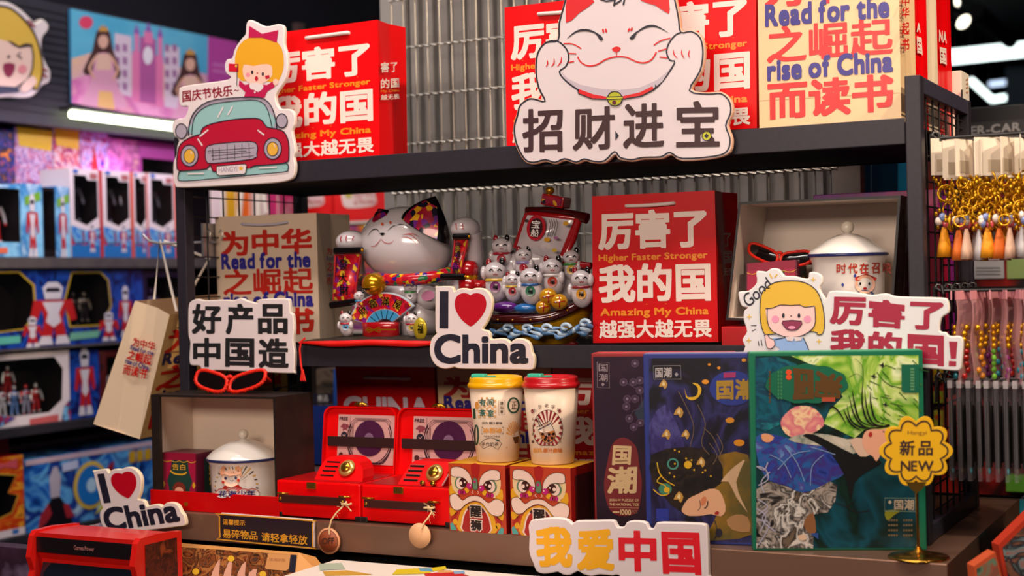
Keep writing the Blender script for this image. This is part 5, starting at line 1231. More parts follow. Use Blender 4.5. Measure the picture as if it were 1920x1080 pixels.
def swing_tag(tag_px, r_px, knot, mats, path, label, txt=None):
    Pt = PY(-.122); c = Pt.at(*tag_px); r = r_px*ppm(Pt, *tag_px)
    t = thing('swing_tag', label, 'tag', tuple(c))
    b = MB(); b.lathe(c, [(0, 0), (r, 0), (r, .0022), (0, .0022)], mats[0], 36, Matrix.Rotation(math.radians(90), 3, 'X')); 
    if len(mats) > 1: b.lathe(c+Vector((0, -.0022, 0)), [(r*.78, 0), (r*.78, .0005), (0, .0005)], mats[1], 36, Matrix.Rotation(math.radians(90), 3, 'X')); b.lathe(c+Vector((0, -.0022, 0)), [(r*.86, 0), (r*.86, .0003), (r*.8, .0003)], mat('#6a2a18', .5), 36, Matrix.Rotation(math.radians(90), 3, 'X'))
    if txt: b.text(Pt, txt, [(tag_px[0]-12, tag_px[1]-6), (tag_px[0]+12, tag_px[1]-7), (tag_px[0]+12, tag_px[1]+5), (tag_px[0]-12, tag_px[1]+6)], mat('#4a2318', .5), .0034, .03, 30)
    b.build('disc', t)
    b = MB(); PT = [PY(yy).at(x, y) for x, y, yy in path]
    b.tube(PT, .0011, TWN, 6); b.tube([p+Vector((.0012, -.0008, .0006*math.sin(i*3))) for i, p in enumerate(PT)], .0009, TWN, 6)
    kx = PY(-.115).at(*knot); rnd = random.Random(3)
    b.tube([kx+Vector((-.004, 0, .002)), kx+Vector((.004, -.003, .003)), kx+Vector((.010, -.002, .002)), kx+Vector((.014, 0, .004))], .0018, TWN, 6)
    b.tube([kx+Vector((0, 0, .002)), kx+Vector((.008, -.002, -.001)), kx+Vector((.013, 0, -.008))], .001, TWN, 6)
    for i in range(14):
        d = Vector((rnd.uniform(-1, 1), rnd.uniform(-.5, .1), rnd.uniform(-1, .6)))*.009; p0 = PT[rnd.randrange(2, len(PT))]; b.tube([p0, p0+d*.6, p0+d+Vector((0, 0, -.001))], .00022, TWN, 4)
    b.build('twine', t)
swing_tag((617.5, 1014), 20.5, (645, 948), (mat('#d9956a', .55), mat('#96492a', .55)), [(617, 1002, -.126), (617, 990, -.125), (621, 975, -.123), (630, 962, -.12), (640, 952, -.117), (645, 946, -.112), (650, 940, -.108)], 'round brown wooden tag with darker centre hanging on twine from the left suitcase', 'OFF')
t, xb_, yf, zh = suitcase(.4295, .584, 'right red toy suitcase with antenna radio, plain tan tag hanging in front', 1, PY(.022).at(800, 766).z, 1)
swing_tag((788, 1004), 20, (800, 955), (mat('#e3ad80', .6),), [(789, 992, -.126), (795, 980, -.124), (803, 970, -.121), (809, 960, -.118), (806, 952, -.113), (802, 948, -.108)], 'plain tan oval tag hanging on twine from the right suitcase')

# ---- lion-face boxes
def lion_box(x0, x1, label, depth):
    yf = -.1125; zt = .0975; t = thing('lion_face_box', label, 'box', ((x0+x1)/2, yf, 0)); P = PY(yf)
    OR = mat('#b53a14', .4, coat=.2); YE = mat('#d99a10', .4, coat=.2); RD = mat('#a0140c', .4, coat=.2); CRM = mat('#e2c3b4', .4, coat=.2); MG = mat('#b3126a', .4); BK = mat('#1c0d0a', .4); GN = mat('#5d7a5c', .4)
    b = MB(); b.bb((x0, yf, .0005), (x1, yf+depth, zt), mat('#8f0f0c', .4), .0005)
    b.bb((x0, yf+.0005, zt), (x1, yf+depth, zt+.0005), YE)
    W_, H_ = x1-x0, zt
    g = lambda p, l: Vector((x0+(p[0]-40)/745*W_, yf-l, zt-(p[1]-130)/850*H_))
    def pl(pts, m, l=.0004, sm=2):
        if sm: pts = smooth_loop(pts, sm)
        b.poly3([g(p, l) for p in pts], m)
    def ln(pts, w, m, l, sm=2, cl=False):
        if sm: pts = smooth_loop(pts, sm, cl)
        n = len(pts); A = []
        for i in range(n):
            p, q = pts[i-1 if (cl or i) else 0], pts[(i+1) % n if (cl or i < n-1) else n-1]; dx, dy = q[0]-p[0], q[1]-p[1]; L = math.hypot(dx, dy) or 1
            A += [g((pts[i][0]-dy/L*w, pts[i][1]+dx/L*w), l), g((pts[i][0]+dy/L*w, pts[i][1]-dx/L*w), l)]
        b.add(A, [(2*i, 2*((i+1) % n), 2*((i+1) % n)+1, 2*i+1) for i in range(n if cl else n-1)], m)
    pl([(44,134),(782,134),(782,976),(44,976)], OR, .0003, 0)
    pl([(340,134),(460,134),(430,300),(395,340),(360,300)], RD); 
    for sx in (1, -1):
        M = lambda *p: [(x, y-6) if sx == 1 else (800-x+0, y+14) for x, y in p]
        pl(M((55,430),(90,420),(130,500),(170,560),(60,560)), YE); pl(M((50,700),(110,720),(140,760),(60,800)), YE); 
        pl(M((60,840),(130,750),(160,760),(100,860)), RD); pl(M(*ell(120,870,32,38)), YE, .0006); pl(M((50,900),(80,880),(130,950),(130,976),(60,976)), mat('#4f9a94', .4), .0006, 0)
        pl(M((75,300),(130,295),(160,330),(180,480),(140,500),(90,440)), mat('#dcbc8c', .4), .0006)
        pl(M((80,250),(85,200),(120,178),(190,175),(270,205),(330,270),(352,340),(350,400),(310,380),(270,330),(200,300),(140,305),(85,290)), CRM, .0010); ln(M((80,250),(85,200),(120,178),(190,175),(270,205),(330,270),(352,340),(350,400),(310,380),(270,330),(200,300),(140,305),(85,290)), 2.5, BK, .0013, 2, True)
        pl(M(*ell(195,380,70,78)), GN, .0010); pl(M(*ell(205,382,58,72)), CRM, .0013); pl(M(*ell(235,370,48,60)), mat('#3a1410', .3), .0016); pl(M(*ell(210,378,20,24)), CRM, .002); pl(M(*ell(262,362,11,13)), CRM, .002)
        pl(M(*ell(320,410,36,38)), MG, .0020); pl(M(*ell(335,402,8,10)), CRM, .0023)
        pl(M(*ell(285,465,30,34)), YE, .0014); 
        for q in (185, 220, 250): pl(M(*ell(q,492,20,26)), MG if q != 220 else mat('#8a1040', .4), .0014)
        pl(M((150,480),(175,520),(140,520)), mat('#dcbc8c', .4), .0012)
    pl([(368,310),(425,312),(432,430),(395,448),(362,430)], GN, .0016); ln([(368,310),(425,312),(432,430),(395,448),(362,430)], 2.5, BK, .0019, 0, True); pl(ell(393,345,18,16), MG, .002)
    ln([(365,460),(350,480),(372,500)], 3, CRM, .0014); ln([(425,460),(440,482),(420,500)], 3, CRM, .0014)
    pl([(60,545),(90,518),(140,510),(180,545),(230,588),(290,545),(380,520),(470,535),(560,600),(610,575),(660,548),(720,560),(762,600),(760,680),(730,740),(680,762),(600,745),(545,690),(480,610),(390,585),(320,605),(250,650),(200,700),(140,718),(90,690),(60,620)], CRM, .0014); ln([(60,545),(90,518),(140,510),(180,545),(230,588),(290,545),(380,520),(470,535),(560,600),(610,575),(660,548),(720,560),(762,600),(760,680),(730,740),(680,762),(600,745),(545,690),(480,610),(390,585),(320,605),(250,650),(200,700),(140,718),(90,690),(60,620)], 2.5, BK, .0017, 2, True)
    pl([(170,976),(160,850),(190,740),(260,650),(390,600),(520,640),(610,740),(650,860),(640,976)], YE, .0006); pl([(215,976),(200,880),(230,760),(290,670),(395,625),(490,660),(560,760),(590,870),(570,976)], CRM, .0008); pl([(235,976),(222,880),(250,765),(305,685),(395,645),(480,675),(545,765),(572,870),(552,976)], RD, .0010)
    pl([(280,690),(340,640),(460,650),(510,720),(400,740)], mat('#4a120c', .4), .0012)
    for ch, y0, y1 in (('醒', 645, 790), ('狮', 825, 960)):
        for m, bo, l, e in ((CRM, .075, .0014, 12), (BK, .03, .0018, 0)):
            b.textf(lambda x, y: g((325-e+(145+2*e)*x, y1+e+(y0-y1-2*e)*y), l), ch, m, bo, 40)
    # printed right flank
    b.add([(x1+.0004, yf+.012, .008), (x1+.0004, yf+depth-.01, .008), (x1+.0004, yf+depth-.01, zt-.012), (x1+.0004, yf+.012, zt-.012)], [(0, 1, 2, 3)], mat('#3b1210', .4))
    b.build('box_body', t); return t
lion_box(.590, .6835, 'yellow-topped box with a lion-dance face, under the yellow-lidded tumbler', .082)
lion_box(.6905, .786, 'yellow-topped box with a lion-dance face, under the red-lidded tumbler', .082)

# ---- travel tumblers
def tumbler(px, label, lidc, yc=-.068):
    P = PY(yc); c = P.at(px, 800); z0 = .0982; m = ppm(P, px, 800)
    zt = P.at(px, 722).z; t = thing('travel_tumbler', label, 'tumbler', (c.x, yc, z0)); WH = mat('#e3cbb4', .4)
    r0, r1 = .0305, .0395; b = MB(); h = zt-z0; b.lathe((c.x, yc, z0), [(0, 0), (r0-.002, 0), (r0, .002), (r0+(r1-r0)*.5, h*.5), (r1, h), (0, h)], WH, 48)
    return t, b, Cone((c.x, yc), r0, z0, r1, zt), zt, c.x, yc, r1
def tum_lid(t, cx, cy, zt, r, hexc, flipx):
    LM = mat(hexc, .3, coat=.2); b = MB()
    b.lathe((cx, cy, zt-.003), [(r+.0005, 0), (r+.0022, .001), (r+.0024, .005), (r+.0005, .007), (r-.0005, .009), (r-.0005, .013), (r-.002, .0155), (r-.006, .0165), (r-.009, .014), (r-.012, .0115), (0, .0115)], LM, 48); ldo = b.build('lid', t)
    TE = mat('#3fb99a', .35); b = MB(); b.box((cx+flipx, cy-r*.62, zt+.0145), (.022, .012, .007), TE, bev=.0022); b.box((cx+flipx+.004, cy-r*.1, zt+.0115), (.010, .03, .004), TE, bev=.001); b.build('flip_stopper', ldo)
k = K(870, 690, 5.4)
t, b, Cn, zt, cx, cy, r1 = tumbler(932, 'printed cream travel tumbler with yellow lid on the left lion-face box', 'y')
TL = mat('#2e6a62', .45); OG = mat('#d8923c', .45); GNN = mat('#1f4a34', .45); TX = mat('#5a4438', .5)
for i in range(7):
    for j in range(8):
        if (i+j) % 2: x0, y0 = 140+i*27, 295+j*26; b.poly(Cn, k((x0, y0), (x0+25, y0+1), (x0+25, y0+25), (x0, y0+24)), mat('#dfae78', .45), .0006)
for ch, x0, y0 in (('有', 155, 312), ('间', 238, 312), ('茶', 155, 418), ('室', 238, 420)): ptext(b, Cn, ch, k((x0, y0), (x0+62, y0+3), (x0+62, y0+72), (x0, y0+69)), TL, .0010, .025, 34)
b.line(Cn, k((350,330),(413,325),(413,470),(352,478)), .8, mat('#b09a80'), .0006, closed=True); 
for ch, y in (('烧', 340), ('仙', 385), ('草', 428)): ptext(b, Cn, ch, k((366, y), (398, y), (398, y+34), (366, y+34)), TX, .0008, .015, 22)
b.line(Cn, k(*ell(502, 378, 54, 74)), 3.2, GNN, .0008, closed=True); ptext(b, Cn, '正', k((478, 340), (532, 336), (532, 415), (480, 420)), TX, .0008, .01, 26)
ptext(b, Cn, '100%', k((183,545),(240,545),(240,568),(183,568)), TX, .0008, .01, 18); ptext(b, Cn, '原汁原味', k((252,545),(386,545),(386,570),(252,570)), TX, .0008, .02, 22)
b.line(Cn, k((178,600),(400,600),(398,665),(178,668)), 1.2, TX, .0008, closed=True); ptext(b, Cn, '冰粉冰', k((190,606),(386,604),(386,660),(190,660)), OG, .0008, .03, 34)
ptext(b, Cn, 'MADE IN CHINA', k((200,684),(365,684),(365,704),(200,702)), TX, .0008, .0, 18)
b.line(Cn, k((155,770),(205,725),(270,708),(340,725),(380,765),(345,825),(265,785),(195,818)), 1.0, TX, .0008, closed=True); ptext(b, Cn, '手作奶茶', k((175,752),(350,752),(350,792),(175,792)), TX, .0008, .01, 24); b.poly(Cn, k((320,738),(340,724),(364,728),(345,742)), GNN, .001)
b.poly(Cn, k((88,412),(112,408),(118,510),(95,515)), GNN, .0006); b.line(Cn, k(*ell(124, 678, 18, 98)), 2.4, GNN, .0006, closed=True); b.poly(Cn, k(*ell(130, 380, 20, 40)), OG, .0005)
for i in range(11):
    a = math.radians(10+i*17); b.poly(Cn, k((505,690), (505-78*math.cos(a)*(1 if i < 9 else .9), 690-150*math.sin(a)), (505-78*math.cos(a+.14), 690-150*math.sin(a+.14))), OG, .0006)
b.poly(Cn, k((430,800),(560,795),(560,810),(430,812)), OG, .0006); b.poly(Cn, k((488,672),(548,640),(560,700),(540,770),(505,740)), mat('#e6d8c8', .45), .001); b.poly(Cn, k((495,700),(556,690),(548,760),(515,765)), mat('#5a3418', .45), .0014)
b.build('cup_body', t); tum_lid(t, cx, cy, zt, r1, '#e6a800', -.014)
t, b, Cn, zt, cx, cy, r1 = tumbler(1035, 'cream travel tumbler with red lid and sunburst print on the right lion-face box', 'r')
RDT = mat('#8e1220', .45); cxp, cyp = 848, 620
def dome(a, s=1): # boundary of arch window
    c, s_ = math.cos(a), math.sin(a); R_ = 150*s
    x, y = cxp+R_*c, cyp-195*s*s_
    if s_ < 0:
        m = min(1, 165*s/max(1e-3, abs(195*s*s_))); y = min(cyp+165*s, y); 
    return (x, y)
for i in range(20):
    a = 2*math.pi*i/20; p = [dome(a), dome(a+.157)]; b.poly(Cn, k((cxp+30*math.cos(a+.08), cyp-30*math.sin(a+.08)), *p), RDT, .0006)
b.line(Cn, k(*[dome(2*math.pi*i/40) for i in range(40)]), 1.0, TX, .0009, closed=True)
b.poly(Cn, k((735,600),(870,532),(885,555),(748,625)), mat('#e3cbb4', .4), .0012); b.line(Cn, k((735,600),(870,532),(885,555),(748,625)), .9, INK, .0015, closed=True)
b.poly(Cn, k((755,628),(880,565),(915,640),(820,655),(765,650)), mat('#e6d8c8', .4), .0011); b.poly(Cn, k((760,645),(840,650),(915,632),(930,680),(900,740),(850,765),(800,745)), mat('#b5651c', .4), .0013); b.line(Cn, k((755,628),(880,565),(915,640),(930,680),(900,740),(850,765),(800,745)), .9, INK, .0016, closed=True)
for x, y in ((795,670),(832,698),(860,672),(905,668),(893,708),(855,738),(820,722)): b.poly(Cn, k(*ell(x, y, 14, 15, n=12)), mat('#1c100c', .3), .0018)
b.line(Cn, k((770,600),(735,512),(748,505),(790,590)), 1.2, INK, .0014)
for i, ch in enumerate('中华老字号'):
    a = math.radians(128-i*19); x, y = cxp-14+205*math.cos(a), 625-245*math.sin(a)
    ptext(b, Cn, ch, k((x-20, y-22), (x+22, y-22), (x+22, y+22), (x-20, y+22)), TX, .0008, .005, 24)
for x in (690, 970): b.line(Cn, k(*ell(x, 437, 10, 13, n=12)), 1.6, RDT, .0008, closed=True)
for i, ch in enumerate('天下第一'): ptext(b, Cn, ch, k((684, 505+i*75), (708, 505+i*75), (708, 535+i*75), (684, 535+i*75)), TX, .0008, .0, 18)
for i, ch in enumerate('奶茶达人'): ptext(b, Cn, ch, k((966, 505+i*75), (992, 505+i*75), (992, 535+i*75), (966, 535+i*75)), TX, .0008, .0, 18)
ptext(b, Cn, '100%', k((702,812),(790,812),(790,858),(702,858)), OG, .0008, .02, 24); ptext(b, Cn, '原汁原味', k((800,812),(996,812),(996,858),(800,858)), mat('#c06a2a', .4), .0008, .03, 30)
b.build('cup_body', t); tum_lid(t, cx, cy, zt, r1, '#b8121a', -.012)

# ---- three jigsaw puzzle boxes standing on edge
def puzzle(fl, ang, w, h, th, label, mface, mside, mtop=None):
    a = math.radians(ang); ux = Vector((math.cos(a), math.sin(a), 0)); uy = Vector((-math.sin(a), math.cos(a), 0)); fl = Vector(fl)
    t = thing('puzzle_box', label, 'puzzle box', tuple(fl+ux*w/2+uy*th/2), 0)
    b = MB(); R = Matrix((ux, uy, Vector((0, 0, 1)))).transposed()
    b.box(fl+ux*w/2+uy*th/2+Vector((0, 0, h/2+.0005)), (w, th, h), mside, R=R, bev=.0012)
    if mtop: b.box(fl+ux*w/2+uy*(th/2+.001)+Vector((0, 0, h+.0007)), (w-.004, th-.006, .0008), mtop, R=R)
    return t, b, PR(fl, ang), ux, uy
def art(name, cols, **kw):
    d = dict(rough=.4, coat=.05); d.update(kw); return noisemat(name, cols, **d)
# dark red-spined box
zt = .2545
t, b, P, ux, uy = puzzle((.803, -.073, 0), 7, .20, zt, .034, 'dark plum puzzle box with red spine and pale calligraphy, leftmost of the puzzle boxes', None, mat('#8c1c20', .4), mat('#c23a3a', .4))
k = K(1090, 640, 2.4559); Fk = lambda *p: k(*p)
b.poly(P, [(1112, 669), (1330, 667), (1335, 1015), (1120, 1010)], art('plum_print', ['#1a0c18', '#2a1226', '#221024'], scale=10), .0004)
b.poly(P, k((140,480),(175,445),(215,448),(250,480),(262,520),(270,590),(280,640),(275,720),(262,780),(230,800),(175,803),(135,780),(112,720),(105,650),(120,560)), mat('#6e0f14', .4), .0008, 2)
CAL = mat('#c9a878', .45)
b.text(P, '国', k((148,478),(232,482),(228,568),(142,570)), CAL, .0012, .03, 44); b.text(P, '潮', k((122,580),(260,572),(255,700),(118,702)), CAL, .0012, .03, 44)
b.text(P, 'JIGSAW PUZZLE OF', k((130,724),(266,726),(266,740),(130,738)), CAL, .0012, .02, 20); b.text(P, 'THE NATIONAL TIDE', k((130,744),(266,745),(266,758),(130,756)), CAL, .0012, .02, 20); b.line(P, k((128,765),(266,767)), .5, CAL, .0012)
b.text(P, '1000', k((180,772),(230,774),(230,800),(180,798)), CAL, .0012, .02, 26); b.text(P, 'PCS', k((233,776),(260,777),(260,792),(233,791)), mat('#8a6a50'), .0012, .0, 18); b.line(P, k((146,785),(176,786)), 3, CAL, .0012)
b.line(P, k((73,95),(128,98),(130,215),(75,212)), .8, mat('#8c7a80'), .0008, closed=True); b.text(P, '国', k((80,102),(122,105),(122,140),(80,138)), mat('#8c7a80'), .0008, .01, 24); b.text(P, '潮', k((80,148),(122,150),(122,186),(80,184)), mat('#8c7a80'), .0008, .01, 24); b.poly(P, k((100,190),(108,198),(100,207),(92,198)), mat('#8c7a80'), .0008)
for x, y in ((248,102),(240,188),(270,225),(195,188),(212,265),(248,265),(208,300),(222,355),(242,395),(272,375),(270,180)):
    b.poly(P, k(*ell(x, y, 17, 17, n=16)), mat('#3f2238', .4), .0006); b.line(P, k(*ell(x, y, 17, 17, n=16)), .7, mat('#5f4668', .4), .0008, closed=True); b.poly(P, k(*ell(x, y, 6, 6, n=10)), mat('#7d6a86', .4), .001)
b.line(P, k((205,190),(250,215),(270,225),(280,300),(240,320),(222,355)), .8, mat('#5f4668', .4), .0007, 2); b.poly(P, k((245,330),(285,270),(292,260),(292,380),(262,360)), mat('#1c2a3c', .4), .0005)
b.build('box_body', t)
# blue box
t, b, P, ux, uy = puzzle((.8935, -.103, 0), 10, .195, .2555, .032, 'blue-edged puzzle box with crescent moon and sleeping woman picture, middle puzzle box', None, mat('#1c2c7c', .4), mat('#8f8aa8', .5))
k = K(1200, 650, 2.768)
b.poly(P, k((45,60),(620,56),(625,1018),(60,1010)), art('night_sky_print', ['#0c0a14', '#191233', '#2c2a5e', '#12101f', '#0f0c12', '#221a3a'], scale=14, detail=3, dist=1.2, stretch=(1, 1, .6)), .0004)
b.poly(P, k((50,400),(130,300),(200,420),(240,560),(190,640),(100,560),(58,560)), art('violet_clouds', ['#151028', '#342a66', '#4a4684', '#1c1638'], scale=26, dist=2, stretch=(1, 1, .4)), .0006, 2)
b.poly(P, k((330,620),(420,560),(560,560),(600,760),(620,960),(400,1005),(340,980),(420,820)), art('golden_haze_print', ['#3a2a10', '#8a6418', '#5a5026', '#6a5a30'], scale=12), .0006, 2)
b.poly(P, k((60,560),(240,520),(400,560),(430,700),(330,760),(220,860),(110,760),(65,700)), art('dark_hair_print', ['#0a0707', '#17100f', '#2a1c14', '#0c0808'], scale=30, dist=1.5), .0008, 2)
SKN = mat('#d6a07a', .4); b.poly(P, k((218,840),(250,790),(300,765),(360,738),(410,745),(438,800),(445,850),(420,880),(370,868),(330,875),(260,878),(225,862)), SKN, .0012, 2)
b.poly(P, k((420,700),(470,640),(520,600),(545,590),(500,700),(530,800),(560,860),(500,780),(460,700)), mat('#c9a37c', .4), .0010, 2); b.poly(P, k((450,900),(500,870),(560,885),(570,960),(480,950)), mat('#a87a4c', .4), .001, 2)
b.line(P, k((300,850),(315,830),(310,795)), 1.0, INK, .0016, 2); b.line(P, k((335,838),(350,825),(352,800)), 2.2, mat('#3a1c10'), .0016, 2); b.poly(P, k(*ell(330,800,14,24,rot=20)), mat('#c8744c', .4), .0014); b.poly(P, k(*ell(400,862,12,9,rot=-20)), mat('#a01c1c', .4), .0016)
MO = mat('#d9a81c', .35); mo = ell(272, 235, 46, 46, a0=-135, a1=135, n=20)+ell(254, 226, 38, 38, a0=130, a1=-120, n=16); b.poly(P, k(*[(x-0, y) for x, y in [(240,262),(262,277),(292,272),(315,245),(318,215),(300,192),(272,189),(295,205),(302,228),(292,255),(265,262)]]), MO, .0010, 2); b.poly(P, k((232,215),(240,262),(250,268),(238,240)), MO, .001)
for x, y, r_ in ((125,195,26),(205,340,30),(140,455,28),(240,455,26),(320,600,28),(205,780,30)):
    b.poly(P, k((x-r_,y+r_*.4),(x-2,y-r_),(x+r_*.7,y),(x+r_*.2,y+r_),(x-r_*.2,y+r_*.4)), mat('#b98a3a', .4), .0010, 2); b.poly(P, k((x-r_*.4,y+2),(x,y-r_*.7),(x+r_*.2,y+r_*.3)), mat('#e0c48a', .4), .0012, 2)
for i in range(14): 
    a0 = random.Random(i); x = 120+a0.random()*260; y = 520+a0.random()*160; b.poly(P, k(*ell(x, y, 5, 5, n=8)), MO, .0014)
b.line(P, k((90,600),(100,650),(130,690),(180,720)), 2, MO, .0014, 3); b.line(P, k((70,740),(110,770),(150,760),(130,720),(90,700),(110,670)), 2, MO, .0014, 3); b.line(P, k(*ell(172,608,26,26)), 3, mat('#3f8a7a', .4), .0014, closed=True); b.poly(P, k(*ell(250,612,20,20)), MO, .0014); b.poly(P, k(*ell(132,738,34,30)), mat('#3a7a5c', .4), .0012); b.poly(P, k(*ell(140,742,16,14)), MO, .0016)
for l in (((360,500),(400,560),(380,610)),((400,450),(430,520),(410,580),(440,620)),((300,300),(340,400),(320,500),(360,560)),((200,230),(250,330),(280,420),(260,520)),((330,420),(380,470),(420,560))): b.line(P, k(*l), 1.3, mat('#6a5440', .4), .0009, 4)
for x, y, rx_, ry_ in ((468,382,22,15),(515,498,28,18),(340,182,18,12),(540,70,12,9),(410,110,9,7),(360,92,8,6)): b.poly(P, k(*ell(x, y, rx_, ry_, n=14)), mat('#d98a14', .35), .0010)
b.poly(P, k(*ell(480, 215, 118, 90)), mat('#122a86', .4), .0010); b.text(P, '国潮', [k((398,172))[0], k((398,268))[0], k((600,268))[0], k((600,172))[0]][0:1]+k((590,165),(590,275),(398,275)), mat('#a8801c', .4), .0014, .03, 36); b.poly(P, k((435,135),(498,132),(498,158),(435,162)), mat('#a02060', .4), .0015)
b.line(P, k((70,100),(212,98),(214,168),(72,168)), 1, mat('#8f8a90'), .0010, closed=True); b.text(P, '国潮', k((80,108),(165,106),(165,160),(80,162)), mat('#a9a0a0'), .001, .02, 30); b.poly(P, k((190,132),(200,143),(190,156),(180,143)), mat('#8f8a90'), .001)
b.poly(P, k((85,840),(150,840),(150,905),(85,905)), mat('#1c2a8a', .4), .001); b.line(P, k((388,900),(402,960),(385,1000)), 1.5, INK, .001, 2); b.poly(P, k(*ell(410,965,18,22)), INK, .001)
b.build('box_body', t)
# green box
t, b, P, ux, uy = puzzle((1.046, -.1115, 0), 21.5, .2215, .2575, .033, 'green-edged puzzle box picturing a long-haired woman among willow leaves, beside the yellow card', None, mat('#0b6b4c', .4), mat('#3f9a74', .5))
k = K(1400, 650, 2.7706)
b.poly(P, k((45,48),(892,46),(895,1046),(50,1046)), art('deep_water_print', ['#06140f', '#0a2a28', '#0c4a5a', '#08201a', '#0a3020', '#07100e'], scale=9, detail=3, dist=.8), .0004)
b.poly(P, k((230,48),(892,46),(893,400),(760,425),(600,440),(560,475),(470,430),(400,400),(430,330),(500,260),(400,120)), art('willow_print', ['#3f7a18', '#8fb83c', '#c9d88a', '#5a9a20', '#a8c858', '#dfe8b8', '#4f8a1c'], scale=16, detail=3, dist=1.5, stretch=(1, 1, .8)), .0006, 0)
b.poly(P, k((45,60),(150,50),(260,90),(230,300),(180,400),(100,440),(48,420)), art('teal_sleeve_print', ['#0a2838', '#0f5a6e', '#14384e', '#1c7a84'], scale=18, dist=2), .0007, 0)
b.poly(P, k((48,470),(110,450),(230,480),(330,500),(440,510),(520,590),(545,630),(480,680),(430,700),(300,760),(200,720),(110,690),(60,600)), art('indigo_robe_print', ['#16205c', '#2a3f96', '#3a2a74', '#1c5a9a', '#4a3f8c', '#5a86b8'], scale=22, detail=4, dist=2), .0010, 2)
b.poly(P, k((50,740),(120,700),(300,755),(430,700),(470,720),(460,800),(420,860),(350,870),(345,1046),(50,1046)), art('stone_bridge_print', ['#0e0b0d', '#3a332f', '#a89c92', '#1a1618', '#d8d0c8', '#26201e', '#6a5a4a'], scale=34, detail=5, dist=1.4), .0008, 0)
b.poly(P, k((175,395),(200,350),(250,312),(310,308),(350,320),(390,360),(400,410),(340,450),(260,475),(200,450)), art('blossom_print', ['#e0b48c', '#d88a84', '#c86a78', '#e6c89a', '#d05a70'], scale=50, detail=2), .0012, 2)
b.poly(P, k((215,480),(300,452),(420,455),(520,480),(600,478),(610,520),(540,560),(430,520),(300,505)), art('grey_silk_print', ['#8a9484', '#c9bfae', '#6f7a70', '#d8cdbb'], scale=20, dist=1), .0012, 2)
HR = mat('#0b0908', .35, coat=.3)
b.poly(P, k((290,462),(350,455),(450,505),(560,560),(640,570),(700,600),(640,640),(560,700),(540,800),(520,700),(470,600),(400,520)), HR, .0014, 2)
b.poly(P, k((590,450),(640,428),(745,415),(740,400),(680,420),(610,430)), HR, .0016, 0)
for l in (((740,412),(640,400),(600,300),(605,160)),((720,412),(620,420),(560,360),(530,250)),((700,420),(600,420),(540,380),(520,300)),((730,405),(670,380),(645,300),(640,230)),((600,440),(540,400),(500,320)),((740,415),(660,400),(625,330),(612,220)),((520,410),(480,340),(440,310),(425,340)),((660,415),(590,385),(560,300),(548,220))): b.line(P, k(*l), 3.4, HR, .0016, 5, taper=True)
b.line(P, k((605,160),(600,100),(560,60)), .8, HR, .0016, 3); b.line(P, k((610,170),(570,140),(530,160)), .7, HR, .0016, 3)
SK3 = mat('#dca084', .4); b.poly(P, k((600,480),(612,445),(640,430),(700,428),(760,430),(760,520),(700,545),(690,570),(672,595),(655,570),(625,550),(605,520)), SK3, .0018, 2); b.poly(P, k((540,480),(600,475),(612,520),(640,560),(590,570),(550,520)), mat('#cfae98', .4), .0016, 2)
b.poly(P, k(*ell(642, 455, 10, 14, rot=10)), mat('#a82020', .4), .0022); b.line(P, k((705,438),(722,445),(738,440)), 1.2, INK, .0022, 2)
b.poly(P, k((75,455),(110,452),(142,470),(120,495),(85,490)), mat('#d6946a', .4), .0014, 2)
for x, y, s_ in ((705,98,1),(660,155,1),(720,302,.9),(560,522,1.1)): b.poly(P, k((x-24*s_,y-6*s_),(x-6*s_,y-6*s_),(x+4*s_,y-18*s_),(x+6*s_,y-2*s_),(x+22*s_,y+4*s_),(x+4*s_,y+5*s_),(x+2*s_,y+14*s_),(x-6*s_,y+2*s_)), mat('#16181a', .4), .0014)
rd = random.Random(5)
for i in range(26):
    x = 620+rd.random()*260; y = 60+rd.random()*330; a = rd.uniform(.2, .9); L = rd.uniform(25, 70); b.line(P, k((x, y), (x+L*math.cos(a), y+L*math.sin(a))), 1.6, mat(rd.choice(['#2c5a14', '#3f6e1c', '#1e4210']), .4), .0010, taper=False)
for l in (((50,620),(90,640),(110,600)),((60,720),(110,690),(100,640),(60,620)),((50,840),(100,880),(70,960)),((90,760),(75,700),(120,650)),((55,900),(120,920),(60,1030)),((110,850),(80,900),(150,960)),((55,790),(110,830),(60,870))): b.line(P, k(*l), 2.0, mat('#a8a4b8', .4), .0014, 3)
for l in (((400,560),(340,620),(330,720)),((330,520),(400,540),(460,560)),((200,520),(260,600),(300,700)),((120,560),(190,600),(230,680)),((160,640),(240,560),(330,540))): b.line(P, k(*l), 1.4, mat('#7a96c0', .4), .0013, 3)
for l in (((460,810),(520,830),(570,860),(640,850)),((520,830),(560,800)),((330,770),(390,830)),((310,790),(330,860)),((420,710),(380,790))): b.line(P, k(*l), 1.6, mat('#1a1210' if l[0][0] > 450 else '#8a7a6a', .4), .0012, 2)
b.poly(P, k((300,900),(345,860),(360,960),(330,970),(300,940)), mat('#8a5a34', .4), .0014, 2); b.poly(P, k((265,980),(300,975),(310,1000),(280,1005)), mat('#d9b89a', .4), .0014, 2); b.poly(P, k((330,970),(370,965),(372,1000)), mat('#2a4a8a', .4), .0014)
gl = [(310+(215+5*math.sin(9*a))*math.cos(a)*(1 if math.cos(a) > 0 else .98), 192+(102+5*math.sin(11*a))*math.sin(a)) for a in [i*2*math.pi/40 for i in range(40)]]
GRN = mat('#0b5f45', .4); b.poly(P, k(*gl), GRN, .0018); BRC = mat('#5a3a14', .4)
b.text(P, '潮', k((360,120),(500,150),(490,270),(350,262))[1:]+k((360,120)), BRC, .0022, .035, 44); b.text(P, '国', k((240,110),(345,120),(350,270),(240,275))[1:]+k((240,110)), BRC, .0022, .035, 44)
